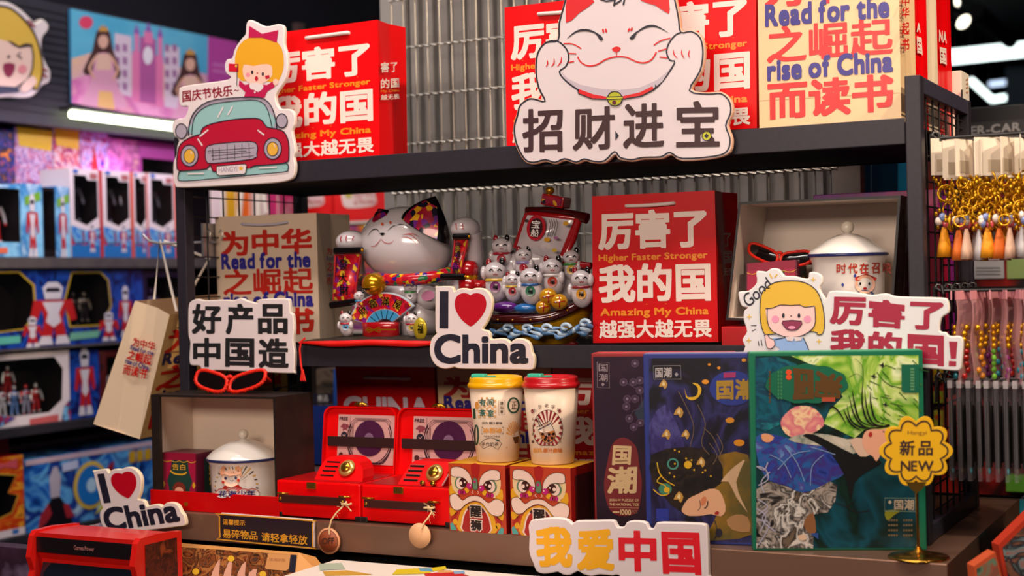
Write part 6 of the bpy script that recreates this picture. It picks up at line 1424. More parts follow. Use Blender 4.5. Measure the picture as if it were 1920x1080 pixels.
b.poly(P, k(*ell(218, 132, 15, 14)), mat('#d8481c', .4), .0022); b.poly(P, k(*ell(218, 158, 15, 14)), mat('#d8481c', .4), .0022); b.poly(P, k((390,262),(458,262),(458,285),(390,285)), mat('#a8482c', .4), .0022)
for x, n_ in ((160, 8), (175, 8), (115, 9)): 
    for j in range(n_): b.poly(P, k((x, 125+j*19), (x+9, 125+j*19), (x+9, 139+j*19), (x, 139+j*19)), mat('#2f7a50', .4) if x > 120 else BRC, .0022)
b.poly(P, k((803,92),(895,92),(895,238),(815,238),(803,228)), GRN, .0018); 
for j in range(8): b.poly(P, k((848, 110+j*15), (870, 110+j*15), (870, 121+j*15), (848, 121+j*15)), mat('#4f8a60', .4), .0022)
b.poly(P, k((720,850),(800,850),(770,870),(735,900),(722,890)), mat('#8a8a1c', .4), .0014, 2); b.line(P, k((716,785),(874,786),(874,856),(716,852)), 1.2, mat('#7a9a86'), .0018, closed=True); b.text(P, '国潮', k((765,792),(868,792),(868,848),(765,846)), mat('#b8a890'), .0022, .02, 30); b.poly(P, k((743,795),(753,806),(743,818),(732,806)), mat('#b8a890'), .0022)
for j in range(4):
    for x in (735, 812):
        for i in range(4): b.poly(P, k((x+i*13, 895+j*26), (x+i*13+9, 895+j*26), (x+i*13+9, 905+j*26), (x+i*13, 905+j*26)), mat('#7a6a4c', .5), .0018)
b.line(P, k((0,0),(0,1)), .1, BRC, 0)
# spine lettering on the left edge
sp = Plane(Vector((1.046, -.1115, 0)), -ux)
b.build('box_body', t)
# ================================================================== toy wall on the left of the aisle
XT = -1.0; PT_ = PX(XT)
def yy(px, py=500): return PT_.at(px, py).y
def zz(px, py): return PT_.at(px, py).z
SHM = noisemat('grey_shelf_steel', ['#4a4347', '#57504f'], scale=30, rough=.45); WALLM = noisemat('dark_grey_ribbed_wall', ['#2a2831', '#3a3742'], scale=3, rough=.6)
Z1 = zz(100, 483); Z2 = zz(100, 640)-.0; Z3 = zz(60, 797); Z4 = zz(100, 990)
Zm = zz(100, 645)
rack = thing('toy_rack', 'grey steel toy rack along the left side of the aisle', 'shelf rack', (-1.2, .8, -1.15))
for z, nm in ((Z1, 'shelf'), (Zm-.006, 'shelf'), (Z3, 'shelf'), (Z4, 'shelf')):
    th = .026 if z == Z1 else (.004 if nm == 'x' else .022)
    if abs(z-(Zm-.006)) < 1e-6: th = .005
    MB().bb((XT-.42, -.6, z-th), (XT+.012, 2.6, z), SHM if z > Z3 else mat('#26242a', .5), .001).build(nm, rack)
MB().bb((XT-.44, -.6, -1.15), (XT-.42, 2.6, Z1+.45), mat('#2b2228', .6)).build('back_panel', rack)
b = MB(); b.bb((XT-.42, -.6, Z4-.3), (XT-.02, 2.6, Z4-.022), BLACK); b.build('plinth', rack)
# upper wall panel with ribs, light strip, poster, sticker
zl = zz(200, 215)
hp = thing('header_panel', 'dark grey ribbed header panel above the toy rack', 'wall panel', (XT-.1, .8, zl))
b = MB(); ztop = PX(XT-.085).at(133, 9).z
b.bb((XT-.13, -.6, zl-.03), (XT-.10, 3.2, ztop), WALLM)
z = zl
while z < ztop-.01: b.bb((XT-.10, -.6, z), (XT-.097, 3.2, z+.004), mat('#1e1c24', .6)); z += .02
b.build('panel_board', hp)
t = thing('light_strip', 'glowing white-green tube light under the doll poster', 'light', (XT, 1, zl)); Pn = PX(XT-.07)
a_ = Pn.at(134, 214); c_ = Pn.at(430, 262); b = MB(); b.tube([a_, Vector((a_.x, c_.y, a_.z))], .0105, mat('#f2ffd0', .4, emit=7.0), 12); b.build('tube', t)
b = MB(); b.bb((a_.x-.03, a_.y-.01, a_.z+.012), (a_.x+.014, c_.y+.02, a_.z+.02), mat('#1a181c')); b.build('housing', t)
Pp = PX(XT-.085)
t = thing('doll_poster', 'wide blue and pink lightbox poster of two dolls and a toy castle', 'poster', tuple(Pp.at(260, 210)))
b = MB(); A = Pp.at(133, 16); D = Pp.at(135, 193); y1 = Pp.at(445, 150).y; ym = Pp.at(390, 150).y
b.bb((Pp.p.x-.01, A.y, D.z), (Pp.p.x-.0005, y1, A.z), mat('#3a86b8', .5)); 
PO = lambda *a, **k: noisemat(*a, rough=.5, **k)
def qd(*p): return [*p]
b.poly(Pp, [(133,16),(390,68),(388,238),(135,193)], PO('poster_sky_print', ['#3f9ec8', '#62b4d6', '#4aa0cc'], scale=3), .0001)
b.poly(Pp, [(134,110),(200,90),(389,140),(388,238),(135,193)], PO('poster_clouds_print', ['#8fc0d8', '#d8a8c0', '#e0b89c', '#c890b8'], scale=5), .0002, 0)
b.poly(Pp, [(134,150),(165,140),(240,170),(388,205),(388,238),(135,193)], PO('poster_pink_print', ['#d878b8', '#e8a0c8', '#c868a8', '#f0b8b8'], scale=7), .0003)
b.poly(Pp, [(390,68),(445,79),(445,250),(388,238)], mat('#b0449c', .5), .0002)
for i, y in enumerate((120, 132)): b.line(Pp, [(398, y), (432, y+5)], 5, mat('#c070b4', .5), .0003)
CPK = mat('#e07ab0', .5); CPK2 = mat('#b05a9c', .5); CW2 = mat('#d8c4d8', .5)
for x0, x1, y0, y1_, m in ((248,306,95,190,CPK),(262,292,68,190,CPK2),(252,260,60,110,CPK),(296,304,66,110,CPK),(215,246,62,175,CW2),(308,336,84,200,CW2),(270,286,58,80,CPK)): b.poly(Pp, [(x0,y0),(x1,y0+(x1-x0)*.2),(x1,y1_+(x1-x0)*.2),(x0,y1_)], m, .0004)
for x, y in ((256,52),(278,48),(300,58)): b.poly(Pp, [(x-6,y+10),(x,y-8),(x+6,y+12)], mat('#8a5ab0'), .0005)
b.poly(Pp, ell(277, 104, 9, 17), mat('#e8e0f0', .5), .0005)
for r_ in range(4):
    for x in (220, 234, 313, 327): b.poly(Pp, [(x-4, 82+r_*24), (x+4, 84+r_*24), (x+4, 98+r_*24), (x-4, 96+r_*24)], mat('#9a6a9c'), .0005)
for cx_, cy_, s_ in ((193, 75, 1.0), (356, 118, .95)):
    HRm = mat('#4a2a2c', .5); D_ = lambda *p: [(cx_+x*s_, cy_+y*s_) for x, y in p]
    b.poly(Pp, D_((-13,-14),(0,-26),(13,-14),(19,20),(34,62),(22,74),(6,40),(-8,40),(-24,66),(-38,58),(-20,20)), HRm, .0006, 2)
    b.poly(Pp, D_((-11,26),(12,26),(20,50),(30,92),(44,128),(-40,122),(-26,90),(-18,50)), mat('#d89ab8', .5), .0007, 2)
    b.poly(Pp, D_((-12,26),(13,26),(15,56),(-13,56)), mat('#e0b8a8', .5), .0008, 0)
    b.line(Pp, D_((-12,30),(-26,52),(-16,72)), 5, mat('#d9a690', .5), .0009, 2); b.line(Pp, D_((13,30),(28,54),(18,74)), 5, mat('#d9a690', .5), .0009, 2)
    b.poly(Pp, D_(*ell(0, 2, 9.5, 14)), mat('#d9aa9a', .5), .0010); b.poly(Pp, D_((-10,-2),(-8,-14),(0,-18),(8,-14),(10,-2),(4,-9),(-4,-9)), HRm, .0012)
    b.poly(Pp, D_((-9,-17),(-6,-27),(-3,-20),(0,-31),(3,-20),(7,-26),(9,-16)), mat('#d8a050'), .0013)
b.poly(Pp, [(185,170),(210,172),(215,206),(182,200)], mat('#e0b070', .5), .0007); b.poly(Pp, ell(161, 42, 13, 12), mat('#d84468', .5), .0006)
b.build('poster_panel', t)
# laughing girl sticker
Pg_ = PX(XT-.06); k = K(0, 0, 3)
t = thing('girl_wall_sticker', 'big cut-out of a laughing yellow-haired cartoon girl at the top left corner', 'wall sticker', tuple(Pg_.at(40, 100)))
MB().board(Pg_, k((-90,0),(0,5),(60,15),(130,60),(180,110),(205,130),(240,105),(275,140),(270,175),(240,215),(240,300),(270,370),(285,400),(280,460),(240,480),(200,530),(150,550),(60,545),(-90,530),(-130,300)), .02, FOAM, FOAME, sm=3, bev=.004).build('board', t)
b = MB(); GY2 = mat('#d8b04a', .45); hr = k((-80,40),(0,35),(60,50),(120,100),(170,160),(205,230),(228,320),(235,400),(215,480),(190,505),(165,420),(170,250),(100,265),(50,235),(-80,230))
b.poly(Pg_, hr, GY2, .002, 2); b.line(Pg_, hr, 3, INK, .004, 2, True)
b.poly(Pg_, k((-80,235),(50,240),(100,268),(168,262),(172,380),(140,450),(80,490),(-80,490)), mat('#e8c4b8', .5), .005, 2); b.line(Pg_, k((50,240),(100,268),(168,262),(172,380),(140,450),(80,490)), 2.5, INK, .007, 2)
b.poly(Pg_, k((8,360),(70,360),(65,410),(40,435),(15,415)), mat('#8c2a4c', .5), .007, 2); b.poly(Pg_, k(*ell(115, 390, 24)), mat('#e08a94', .5), .007); b.poly(Pg_, k(*ell(38, 320, 8)), INK, .007); b.line(Pg_, k((105,295),(85,312),(112,330)), 2.5, INK, .007)
b.poly(Pg_, k((-60,480),(90,490),(100,520),(-60,530)), mat('#2a2f4a', .5), .006); b.poly(Pg_, k((110,480),(160,430),(185,440),(190,470),(140,515),(110,515)), mat('#e8c4b8', .5), .008, 2)
for x, y in ((155,125),(170,145),(240,395),(240,430)): b.line(Pg_, k((x-15,y-8),(x+15,y+8)), 4, mat('#8a2030'), .008)
b.build('cartoon_girl', t)

# ---- packaged toys
GLZ = clearmat('clear_blister', '#2a2a2c', .08, .08)
INT = mat('#0e070a', .6, spec=.2)
def figure(par, c, h, body, trim, rx=0):
    """small articulated toy robot: c feet centre, facing +x"""
    m1 = mat(body, .3, .2, coat=.4); m2 = mat(trim, .25, .4, coat=.4); b = MB(); s = h
    for sg in (-1, 1):
        b.tube([c+Vector((0, sg*.13*s, 0)), c+Vector((0, sg*.10*s, .24*s)), c+Vector((0, sg*.07*s, .47*s))], 0, m1, 8, radii=[.05*s, .055*s, .075*s]); b.blob(c+Vector((.03*s, sg*.135*s, .02*s)), (.07*s, .05*s, .03*s), m2, n=8)
        b.tube([c+Vector((0, sg*.17*s, .76*s)), c+Vector((.02*s, sg*.25*s, .58*s)), c+Vector((.05*s, sg*.27*s, .42*s))], 0, m2, 8, radii=[.05*s, .042*s, .035*s]); b.blob(c+Vector((.05*s, sg*.27*s, .39*s)), (.035*s, .035*s, .04*s), m1, n=8)
    b.blob(c+Vector((0, 0, .64*s)), (.09*s, .155*s, .19*s), m1, n=14); b.blob(c+Vector((.03*s, 0, .70*s)), (.08*s, .12*s, .07*s), m2, n=10)
    b.blob(c+Vector((0, 0, .92*s)), (.07*s, .062*s, .09*s), m2, n=12)
    return b.build('toy_figure', par)
def toybox(label, px0, px1, pt, z0, front, side, win=None, fig=None, dep=.10, x=XT, marks=None, panel=None, frame=None, cat='toy box', nm='boxed_toy', grp=None):
    P = PX(x); y0 = P.at(px0, pt+60).y+.001; y1 = P.at(px1, pt+60).y-.001; z1 = P.at((px0+px1)/2, pt).z
    t = thing(nm, label, cat, (x-dep/2, (y0+y1)/2, z0), 0, grp); b = MB(); W_ = y1-y0; H_ = z1-z0
    V = lambda xx, u, v: Vector((xx, y0+W_*u, z0+.0005+H_*v))
    b.add([V(x, 0, 0), V(x, 1, 0), V(x, 1, 1), V(x, 0, 1), V(x-dep, 0, 0), V(x-dep, 1, 0), V(x-dep, 1, 1), V(x-dep, 0, 1)], [(4, 7, 6, 5), (0, 3, 7, 4), (1, 5, 6, 2), (3, 2, 6, 7), (0, 4, 5, 1)], side)
    if win:
        hole = [V(x, *p) for p in win]; ring = [V(x, 0, 0), V(x, 1, 0), V(x, 1, 1), V(x, 0, 1)]
        tr = tessellate_polygon([ring, hole[::-1]]); b.add(ring+hole[::-1], tr, front)
        if frame:
            n = len(hole); c = sum(hole, Vector())/n; o = [Vector((x+.0012, c.y+(v.y-c.y)*1.07, c.z+(v.z-c.z)*1.05)) for v in hole]; i_ = [v+Vector((.0012, 0, 0)) for v in hole]
            b.add(o+i_, [(q, (q+1) % n, n+(q+1) % n, n+q) for q in range(n)], frame)
        q8 = [V(xx, u_, v_) for xx in (x-dep*.8, x-.0015) for u_, v_ in ((.02, .02), (.98, .02), (.98, .98), (.02, .98))]; b.add(q8, [(0, 1, 2, 3), (0, 1, 5, 4), (1, 2, 6, 5), (2, 3, 7, 6), (3, 0, 4, 7)], INT)
    else: b.add([V(x, 0, 0), V(x, 1, 0), V(x, 1, 1), V(x, 0, 1)], [(0, 1, 2, 3)], front)
    for i_, (pts, m) in enumerate(marks or []): b.poly3([V(x+.0012+i_*.00006, *p) for p in pts], m)
    b.build('carton', t)
    if win:
        p = MB(); p.poly3([V(x-.001, *q) for q in win], GLZ); p.build('window', t)
    for (u, v, h, c1, c2) in (fig or []): figure(t, V(x-dep*.45, u, v), h*H_, c1, c2)
    return t
A_ = lambda n, cols, **k: noisemat(n, cols, rough=.35, coat=.3, **k)
BLU = A_('blue_toy_print', ['#0c3a8c', '#1c6ac0', '#7ab8e0', '#123070', '#c02a2a', '#0f4aa0'], scale=22, detail=3, dist=1)
DBLU = A_('deep_blue_print', ['#0a1440', '#12287a', '#1c4aa8', '#0c1a50', '#2a1a5a'], scale=16, detail=3, dist=1)
SKY = A_('sky_toy_print', ['#4a9ad0', '#8cc8e8', '#2c7ab8', '#c8e4f0'], scale=14); WHT = mat('#d8ccd0', .4); ORR = mat('#c8401c', .4); RDD = mat('#b01c20', .4)
MIX = A_('mixed_toy_print', ['#c02848', '#2c3c9c', '#d8c0c8', '#3a78c0', '#c8a030', '#5c3a8c', '#b83030'], scale=30, detail=2, dist=1.5)
SLV = mat('#c9c4cc', .35); GEY = mat('#d8c86a', .35)
def hero(u, s=1, v=0):
    w = s*.55; E2 = lambda cx, cy, rx, ry: [(cx+rx*math.cos(a), cy+ry*math.sin(a)) for a in [2*math.pi*i/16 for i in range(16)]]
    return [([(u-.36*w,v+.47*s),(u+.36*w,v+.47*s),(u+.44*w,v+.26*s),(u+.32*w,v+.24*s),(u+.22*w,v+.38*s),(u+.17*w,v+.27*s),(u+.26*w,v),(u+.06*w,v),(u,v+.2*s),(u-.06*w,v),(u-.26*w,v),(u-.17*w,v+.27*s),(u-.22*w,v+.38*s),(u-.32*w,v+.24*s),(u-.44*w,v+.26*s)], RDD),
            ([(u-.2*w,v+.45*s),(u+.2*w,v+.45*s),(u+.1*w,v+.33*s),(u+.14*w,v+.24*s),(u,v+.18*s),(u-.14*w,v+.24*s),(u-.1*w,v+.33*s)], SLV), ([(u-.15*w,v+.48*s),(u+.15*w,v+.48*s),(u+.19*w,v+.60*s),(u+.09*w,v+.66*s),(u-.09*w,v+.66*s),(u-.19*w,v+.60*s)], SLV), ([(u-.14*w,v+.555*s),(u+.14*w,v+.555*s),(u+.12*w,v+.60*s),(u-.12*w,v+.60*s)], INK), ([(u-.3*w,v),(u-.02*w,v),(u-.06*w,v+.09*s),(u-.24*w,v+.09*s)], SLV), ([(u+.3*w,v),(u+.02*w,v),(u+.06*w,v+.09*s),(u+.24*w,v+.09*s)], SLV)]
zr = Z1+.001
# upper stock behind (second row, farther back)
XB = XT-.16
for i, (p0, p1, pt, lab, pal, s_) in enumerate(((-40, 28, 242, 'orange and blue blister-packed toy at the far left of the upper back row', ['#c04a2c', '#2a3c8c', '#1c1a2c', '#d87a3c'], 26), (28, 100, 242, 'blue toy pack with round pink dial under a yellow header in the back row', ['#3a5cb0', '#b0486c', '#c8b0d0', '#5a3c8c', '#d86a4c'], 30), (100, 150, 240, 'yellow-topped blue and red toy pack in the back row', ['#3a3c9c', '#c0343c', '#d8c8d0', '#4a80c0'], 30), (150, 204, 236, 'blue and white toy pack with a red triangle in the back row', ['#4a5cb8', '#c8c0e0', '#b03c6c', '#2c3c8c'], 34))):
    toybox(lab, p0, p1, pt, zr, A_('blister_print_%d' % i, pal, scale=s_, detail=3, dist=2), DBLU, x=XB, marks=[([(.1,.86),(.95,.84),(1,1),(.05,1)], mat('#d8b41c', .4))] if i in (1, 2) else ([([(.1,.3),(.5,.85),(.9,.3),(.8,.3),(.5,.7),(.2,.3)], RDD)] if i == 3 else None))
toybox('pink toy castle box with turrets, right end of the upper back row', 204, 262, 262, zr, A_('castle_pink_print', ['#c83a94', '#d88ab8', '#8c3a7c', '#e0b0a8'], scale=26, dist=1), A_('castle_side', ['#8a2a7a', '#b04a9a'], scale=20), x=XB, win=[(.3,.1),(.9,.1),(.9,.7),(.3,.7)], fig=[(.6,.1,.5,'#7a5ac0','#d8a0c8')])
t = toybox('violet-lit doll box beside the pink castle box', 262, 332, 268, zr, mat('#b0449c', .4), mat('#7a2a8a', .4), x=XB, win=[(.05,.06),(.95,.06),(.95,.86),(.05,.86)], fig=[(.25,.06,.6,'#c8b0e0','#e8d8c8'), (.6,.06,.6,'#d8c06a','#e8c8b0')])
l = bpy.data.lights.new('violet_box_lamp', 'POINT'); l.energy = .9; l.color = (.55, .25, 1); l.shadow_soft_size = .02; lo = bpy.data.objects.new('violet_box_lamp', l); COL.objects.link(lo); lo.location = (XB+.04, yy(290), Z1+.20)
b = MB(); b.tube([(XB-.03, yy(215), zz(215, 262)+.03), (XB-.03, yy(215), zz(215, 262)+.10)], 0, mat('#d85a9c', .4), 10, radii=[.02, .003]); tag(b.build('toy_turret'), 'pink cone turret standing on top of the castle box', 'toy')
# front row of the upper shelf
toybox('silver and red robot in a dark window box, left end of the upper row', -30, 40, 346, zr, SKY, SKY, win=[(.03,.2),(.97,.2),(.97,.95),(.03,.95)], fig=[(.62,.2,.66,'#b01c20','#c8c4cc')], marks=[([(.1,.04),(.6,.05),(.6,.13),(.1,.12)], mat('#d86a4c'))])
toybox('narrow sky-blue box panel with a helmeted robot print, left of two', 40, 80, 345, zr, SKY, SKY, marks=[([(.15,.7),(.9,.78),(.9,.9),(.15,.82)], mat('#6aa02c', .4))]+hero(.5, 1.3))
toybox('dark window box with a red caped robot, between the two hero panels', 80, 104, 352, zr, INT, SKY, win=[(.05,.1),(.95,.1),(.95,.95),(.05,.95)], fig=[(.4,.1,.7,'#b01c20','#c8c4cc')])
toybox('narrow sky-blue box panel with a helmeted robot print, right of two', 104, 131, 350, zr, SKY, SKY, marks=[([(.1,.7),(.95,.78),(.95,.9),(.1,.82)], mat('#6aa02c', .4))]+hero(.5, 1.3))
wf = [(.12,.42),(.5,.36),(.86,.46),(.86,.88),(.55,.88),(.5,.93),(.12,.93)]
for i, (p0, p1, lab) in enumerate(((131, 192, 'white window box with red edge and black armoured robot, nearest of four in a line'), (192, 250, 'white window box with orange edge, second of four armoured robot boxes'), (250, 277, 'narrow white window box with orange edge, third of four armoured robot boxes'), (277, 332, 'white window box beside the charcoal post, farthest of the armoured robots'))):
    toybox(lab, p0, p1, 318+i*3, zr, WHT, WHT if i == 0 else ORR, win=wf, fig=[(.5,.42,.5,'#16141c','#7a7684')], grp='armoured robot window boxes', marks=[([(.9,0),(1,0),(1,1),(.9,1)], RDD if i == 0 else ORR), ([(0,0),(.9,0),(.9,.14),(0,.14)], mat('#1c6ab0', .4)), ([(0,.14),(.9,.14),(.9,.34),(.5,.30),(0,.36)], BLU), ([(.1,.95),(.25,.95),(.25,.99),(.1,.99)], mat('#2c5cb0')), ([(.62,.90),(.84,.90),(.84,.96),(.62,.96)], mat('#a05a5c'))]+hero(.65, .5, .06))
# second row
zr = Zm-.005
wb = [(.12,.25),(.3,.22),(.75,.25),(.92,.45),(.9,.8),(.7,.97),(.15,.97),(.08,.7)]
YE2 = mat('#b8981c', .4); BRW = A_('amber_interior', ['#3a2014', '#6a4420', '#2a160e', '#8a6a3a'], scale=20)
toybox('blue toy box with amber lit window under the grey shelf lip, left end', -60, 75, 508, zr, DBLU, DBLU, win=wb, frame=YE2, fig=[(.35,.25,.5,'#8a2a1c','#a07a4c')], marks=[([(.1,.05),(.7,.07),(.7,.16),(.1,.15)], mat('#5ab0a0', .4))]+hero(.88, .6))
toybox('blue toy box with a red robot print and a yellow-edged window, middle shelf row', 75, 216, 507, zr, DBLU, DBLU, win=[(.38,.25),(.8,.25),(.93,.5),(.9,.85),(.8,.96),(.42,.96),(.32,.6)], frame=YE2, fig=[(.6,.25,.45,'#1a1618','#5a4a44'), (.75,.3,.4,'#2a2024','#8a7a6a')], marks=[([(.35,.06),(.75,.08),(.78,.17),(.38,.16)], mat('#6aa890', .4))]+hero(.16, 1.25, .02)+hero(.9, .6, .02))
toybox('dark blue toy box with a blurred robot, half hidden by the hanging bag', 216, 268, 507, zr, DBLU, DBLU, marks=hero(.35, 1.1, .05))
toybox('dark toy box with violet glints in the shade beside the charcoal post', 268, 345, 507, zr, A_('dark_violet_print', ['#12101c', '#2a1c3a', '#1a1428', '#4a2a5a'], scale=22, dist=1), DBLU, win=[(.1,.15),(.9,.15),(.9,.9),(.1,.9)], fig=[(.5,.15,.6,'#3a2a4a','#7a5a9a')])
# third row
zr = Z3+.001
toybox('large white-framed window box holding a squad of small red robots', -30, 131, 662, zr, WHT, BLU, dep=.12, win=[(.12,.2),(.3,.14),(.74,.14),(.9,.3),(.92,.74),(.82,.92),(.1,.92)], fig=[(.24,.14,.5,'#a02024','#b8b4bc'),(.38,.12,.42,'#c8c4cc','#8a2024'),(.52,.12,.42,'#5a7ab0','#c0bcc8'),(.66,.12,.42,'#8a8aa0','#b02024'),(.78,.14,.4,'#a02024','#c0c0c0'),(.45,.42,.4,'#a02024','#c8c8d0')], marks=[([(0,0),(.12,0),(.35,.12),(.1,.2),(0,.3)], BLU), ([(.5,0),(.85,0),(.85,.1),(.5,.08)], mat('#c05a5c', .4)), ([(.88,0),(1,0),(1,.3),(.92,.2)], BLU)])
toybox('dark blue box panel with a tall orange and white robot print', 131, 186, 657, zr, DBLU, DBLU, marks=hero(.5, 1.5, .04))
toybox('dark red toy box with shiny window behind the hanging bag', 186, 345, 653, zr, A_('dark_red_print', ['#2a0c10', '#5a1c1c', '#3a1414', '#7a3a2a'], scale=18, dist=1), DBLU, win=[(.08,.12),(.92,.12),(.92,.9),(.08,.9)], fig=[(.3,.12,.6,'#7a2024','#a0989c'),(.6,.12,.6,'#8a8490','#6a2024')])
# bottom row
zr = Z4+.001; H_ = PX(XT)
def longbox(label, px0, px1, z0, z1, x, seed, yl=None):
    P = PX(x); y0 = P.at(px0, 900).y; y1 = P.at(px1, 900).y
    t = thing('boxed_toy', label, 'toy box', (x-.1, (y0+y1)/2, z0)); b = MB(); b.bb((x-.2, y0, z0), (x, y1, z1), A_('space_print_%d' % seed, ['#0c2460', '#1c58b0', '#58a0d8', '#142c78', '#1a3c90', '#b8d8e8'], scale=13, detail=3, dist=.6))
    W_, H2 = y1-y0, z1-z0; V = lambda u, v: Vector((x+.0012, y0+W_*u, z0+H2*v))
    cnt = [0]
    def p(pts, m):
        cnt[0] += 1; b.poly3([V(*q)+Vector((cnt[0]*.00008, 0, 0)) for q in pts], m)
    p([(0,.93),(1,.93),(1,1),(0,1)], mat('#b8a0b0', .4)); 
    c = V(.16, .3); BKM = mat('#120c14', .4)
    p([(.07,.0),(.10,.25),(.15,.42),(.20,.42),(.25,.25),(.28,0)], BKM); p([(.145,.42),(.14,.7),(.165,.85),(.19,.85),(.21,.7),(.2,.42)], mat('#a8a0b0', .35)); p([(.06,0),(.08,.2),(.13,.36),(.15,.2),(.12,.1)], mat('#9a2430', .4)); p([(.24,.1),(.22,.3),(.25,.3),(.29,.1)], mat('#9a2430', .4))
    e = lambda cu, cv, r: [(cu+r*math.cos(a)/W_, cv+r*math.sin(a)/H2) for a in [2*math.pi*i/24 for i in range(24)]]
    p(e(.40, .5, .06), mat('#d0b040', .4)); b.poly3([V(*q)+Vector((.0024, 0, 0)) for q in e(.40, .5, .05)], mat('#1a6ab8', .4)); b.poly3([V(*q)+Vector((.003, 0, 0)) for q in e(.40, .5, .018)], mat('#a8c8e0', .3)); p([(.44,.4),(.52,.75),(.56,.8),(.53,.5),(.50,.25)], mat('#8a1c24', .4)); p([(.42,.06),(.54,.2),(.56,.4),(.5,.3)], mat('#c8c040', .4))
    for i in range(5): p([(.66+i*.055,.72),(.705+i*.055,.73),(.705+i*.055,.90),(.66+i*.055,.89)], mat('#b8901c', .4))
    p([(.22,.76),(.32,.78),(.32,.9),(.22,.88)], mat('#b0b8d8', .4))
    b.build('carton', t)
hz = (zz(60, 862)-Z4)
longbox('long blue boxed toy weapon with a silver-headed robot, in front on the lowest rack shelf', 48, 330, zr, zz(60, 862), XT, 1)
longbox('long blue boxed toy weapon raised behind the front one on the lowest rack shelf', 16, 330, zr, PX(XT-.205).at(60, 830).z, XT-.205, 2)
t = toybox('red spiky-windowed toy box with flame print at the bottom left edge', -80, 45, 862, zr, A_('flame_print', ['#a0140c', '#d8601c', '#b82410', '#e8a02c', '#8a0c0c'], scale=9, dist=1, stretch=(1, 1, 3)), mat('#b01418', .4), x=XT+.0, win=[(.55,.25),(.8,.3),(.9,.5),(.75,.55),(.88,.75),(.6,.8),(.45,.7),(.4,.4)], frame=mat('#c8a83c', .4), marks=[([(0,0),(1,0),(1,.09),(0,.09)], WHT), ([(.8,.02),(.9,.02),(.9,.08),(.8,.08)], mat('#2c6ab0')), ([(.5,.83),(.7,.88),(.9,.84),(.9,.97),(.7,.92),(.5,.96)], mat('#c8505c', .4))])
toybox('red carton lid standing behind the flame-printed toy box', -80, 18, 818, zr, mat('#c01418', .4), mat('#a01014', .4), x=XT-.13)

# ---- farther racks seen through the wire end and past the back post
PF = PY(1.45)
far = thing('far_rack', 'distant toy rack with pale shelf edges seen through the left wire end', 'shelf rack', (-.4, 1.6, -1.15))
xa_, xb_ = -.98, .12
for py in (418, 620): MB().bb((xa_, 1.45, PF.at(600, py).z-.006), (xb_, 1.75, PF.at(600, py).z), mat('#d8d0c0', .5)).build('shelf', far)
MB().bb((xa_, 1.75, -1.15), (xb_, 1.77, 1.1), mat('#2a2224', .6)).build('back_panel', far)
MB().bb((PF.at(560, 400).x, 1.44, -1.15), (PF.at(572, 400).x, 1.47, 1.1), mat('#3a2a26', .5)).build('post', far)
zf = PF.at(600, 418).z
def farbox(label, px0, px1, pt, z0, m, marks=None, dep=.12, y=1.45, nm='red_carton'):
    P = PY(y); x0, x1 = P.at(px0, 400).x, P.at(px1, 400).x; z1 = P.at(px0, pt).z
    t = thing(nm, label, 'box', ((x0+x1)/2, y, z0)); b = MB(); b.bb((x0, y, z0+.0005), (x1, y+dep, z1), m)
    if marks: marks(b, P)
    b.build('carton', t); return t
RB_ = mat('#d8100c', .4)
def um(x0):
    def f(b, P):
        b.poly(P, [(x0+18, 352), (x0+70, 352), (x0+80, 374), (x0+78, 384), (x0+60, 388), (x0+25, 390), (x0+16, 378)], mat('#e0ccc4', .5), .001, 2)
        b.text(P, 'ウルトラマン', [(x0+38, 360), (x0+79, 360), (x0+79, 372), (x0+38, 372)], mat('#b0182c', .5), .002, .02, 24); b.text(P, 'ULTRA-MAN', [(x0+38, 374), (x0+79, 374), (x0+79, 384), (x0+38, 384)], mat('#b0182c', .5), .002, .01, 20)
        b.poly(P, ell(x0+28, 364, 7, 8), mat('#b8b04a', .5), .002)
    return f
farbox('red carton with white lettered cloud, right one on the far rack beside the grey partition', 626, 727, 330, zf, RB_, um(626))
farbox('red carton with white lettered cloud, left one on the far rack', 528, 623, 330, zf, RB_, um(528))
zf2 = PF.at(600, 620).z
farbox('yellow and purple picture box on the lower shelf of the far rack', 648, 720, 424, zf2, A_('far_picture', ['#c89a2c', '#6a2a7a', '#c05a1c', '#d8b84a'], scale=12), None, nm='picture_box')
cols = [('#c8bcc0', 'pale grey carton with white edge seen through the wire end'), ('#c89a1c', 'yellow striped pack seen through the wire end'), ('#d8641c', 'orange striped pack seen through the wire end'), ('#d8c8c0', 'white pack seen through the wire end'), ('#c02a6a', 'magenta pack seen through the wire end')]
for i, (h, lab) in enumerate(cols):
    p0 = 395+i*26; farbox(lab, p0, p0+24, 352+i % 2*6, PY(1.3).at(450, 450).z, A_('striped_pack_%d' % i, [h, '#d8ccc0', h, h], kind='wave', scale=4, dist=1), None, y=1.3, nm='striped_pack')
t = thing('white_rack_frame', 'bright white wire frame rack beyond the left wire end', 'rack', tuple(PY(1.25).at(480, 450))); b = MB(); Pw = PY(1.25); WF = mat('#d8d0c0', .4)
for l in (((418,341),(560,346)), ((422,344),(500,344)), ((485,344),(486,460)), ((455,346),(448,420)), ((492,346),(500,400)), ((418,341),(418,700)), ((560,346),(560,700))): b.tube([Pw.at(*l[0]), Pw.at(*l[1])], .006, WF, 8)
b.build('frame_wires', t)
Pb2 = PY(.75)
